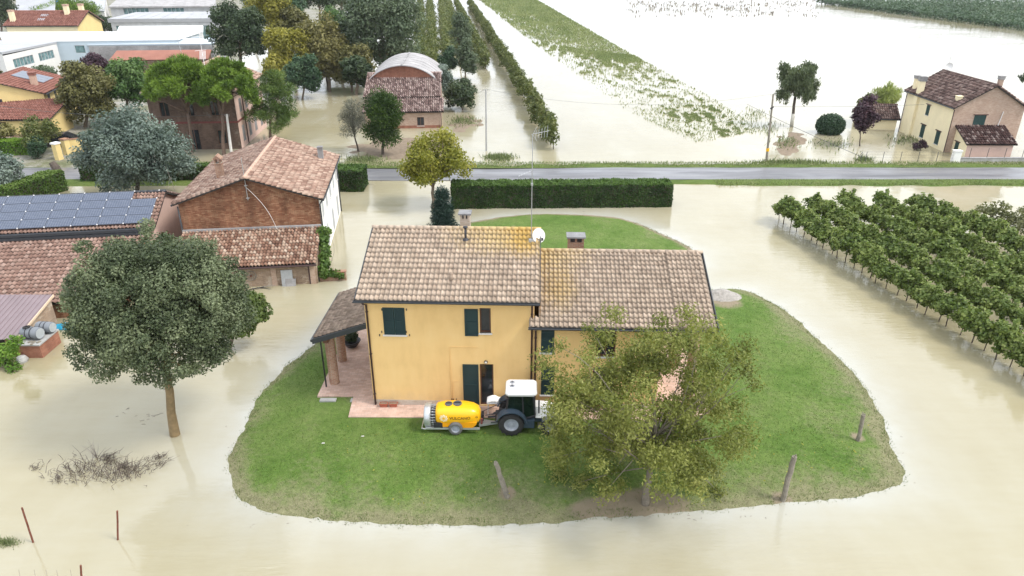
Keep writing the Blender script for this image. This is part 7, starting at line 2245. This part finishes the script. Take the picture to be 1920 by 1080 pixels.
sh2 = link('plastic_sheet', mesh_np('plastic_sheet', np.stack([X.ravel(), Y.ravel(), Z.ravel()], 1), F, M['white_plastic'])); sh2.location = o.location; tag(sh2, 'crumpled white plastic sheet lying on the small table by the door', 'sheet')
# fallen leaves on the grass
P = []
for _ in range(420):
    x, y = random.uniform(-8, 18), random.uniform(21, 27.3)
    if sdist(np.array([x]), np.array([y]), LAWN)[0] > .6: P.append((x, y, .39))
P = np.array(P); V, F = leaf_quads(P, unit(rng.normal(size=(len(P), 3)) * .3 + np.array([0, 0, 1.0])), .09, .6)
tag(link('fallen_leaves', mesh_np('fallen_leaves', V, F, L['maple'], rng.random(len(P)))), 'fallen yellow leaves scattered over the grass', 'leaves', kind='stuff')

P = []
xs_ = rng.uniform(-14, 21, 160000); ys_ = rng.uniform(20, 56, 160000); S = sdist(xs_, ys_, LAWN); z_, d_, b_ = lawn_z(xs_, ys_, S)
k = (z_ > -.03) & (z_ < .07) & (vnoise(xs_, ys_, .5, 61) + .35 * rng.random(len(xs_)) > .55)
P = np.stack([xs_, ys_, z_ - .01], 1)[k]; V, F = blades(P, .11, .014, 1.3)
tag(link('shore_grass', mesh_np('shore_grass', V, F, M['blade'], rng.random(len(P)) * .9)), 'longer grass standing in the shallow water along the lawn edge', 'grass', kind='stuff')
mb = MB()
def drift(cx, cy, sx, sy, n, ln=.35):
    for _ in range(int(n * .45)):
        p = at(random.gauss(cx, sx), random.gauss(cy, sy)); a = random.gauss(.2, .6); l = .7 * ln * random.uniform(.3, 1)
        mb.tube([(p.x, p.y, .004), (p.x + l * math.cos(a) * .6, p.y + l * math.sin(a) * .6, .02), (p.x + l * math.cos(a), p.y + l * math.sin(a), .0)], random.uniform(.005, .011), 4, caps=False)
drift(275, 782, 22, 6, 26); drift(230, 770, 12, 4, 10); drift(490, 545, 40, 4, 36, .3); drift(560, 690, 10, 14, 16, .25); drift(430, 850, 6, 30, 24, .22); drift(700, 985, 120, 3, 40, .22)
drift(1250, 970, 130, 4, 40, .22); drift(1690, 880, 10, 20, 20, .22); drift(1000, 398, 90, 3, 30, .4); drift(1120, 400, 60, 3, 20, .4); drift(700, 345, 18, 4, 30, .6); drift(1350, 160, 60, 20, 40, .8); drift(90, 660, 20, 8, 14, .3)
tag(mb.build('floating_debris', M['twig']), 'small twigs and reed stalks drifting on the flood water', 'debris', kind='stuff')

# ------------------------------------------------------------------ thin haze in the air
mb = MB(); mb.box((-600, -40, -2.5), (600, 700, 24)); hz = mb.build('haze', bpy.data.materials.new('haze'))
hm = hz.data.materials[0]; hm.use_nodes = True; hn = hm.node_tree
hn.nodes.remove(hn.nodes['Principled BSDF'])
pv = hn.nodes.new('ShaderNodeVolumePrincipled'); pv.inputs['Color'].default_value = (.92, .95, 1, 1); pv.inputs['Density'].default_value = .0001
hn.links.new(pv.outputs[0], hn.nodes['Material Output'].inputs['Volume'])
tag(hz, 'thin pale haze in the air', kind='stuff')
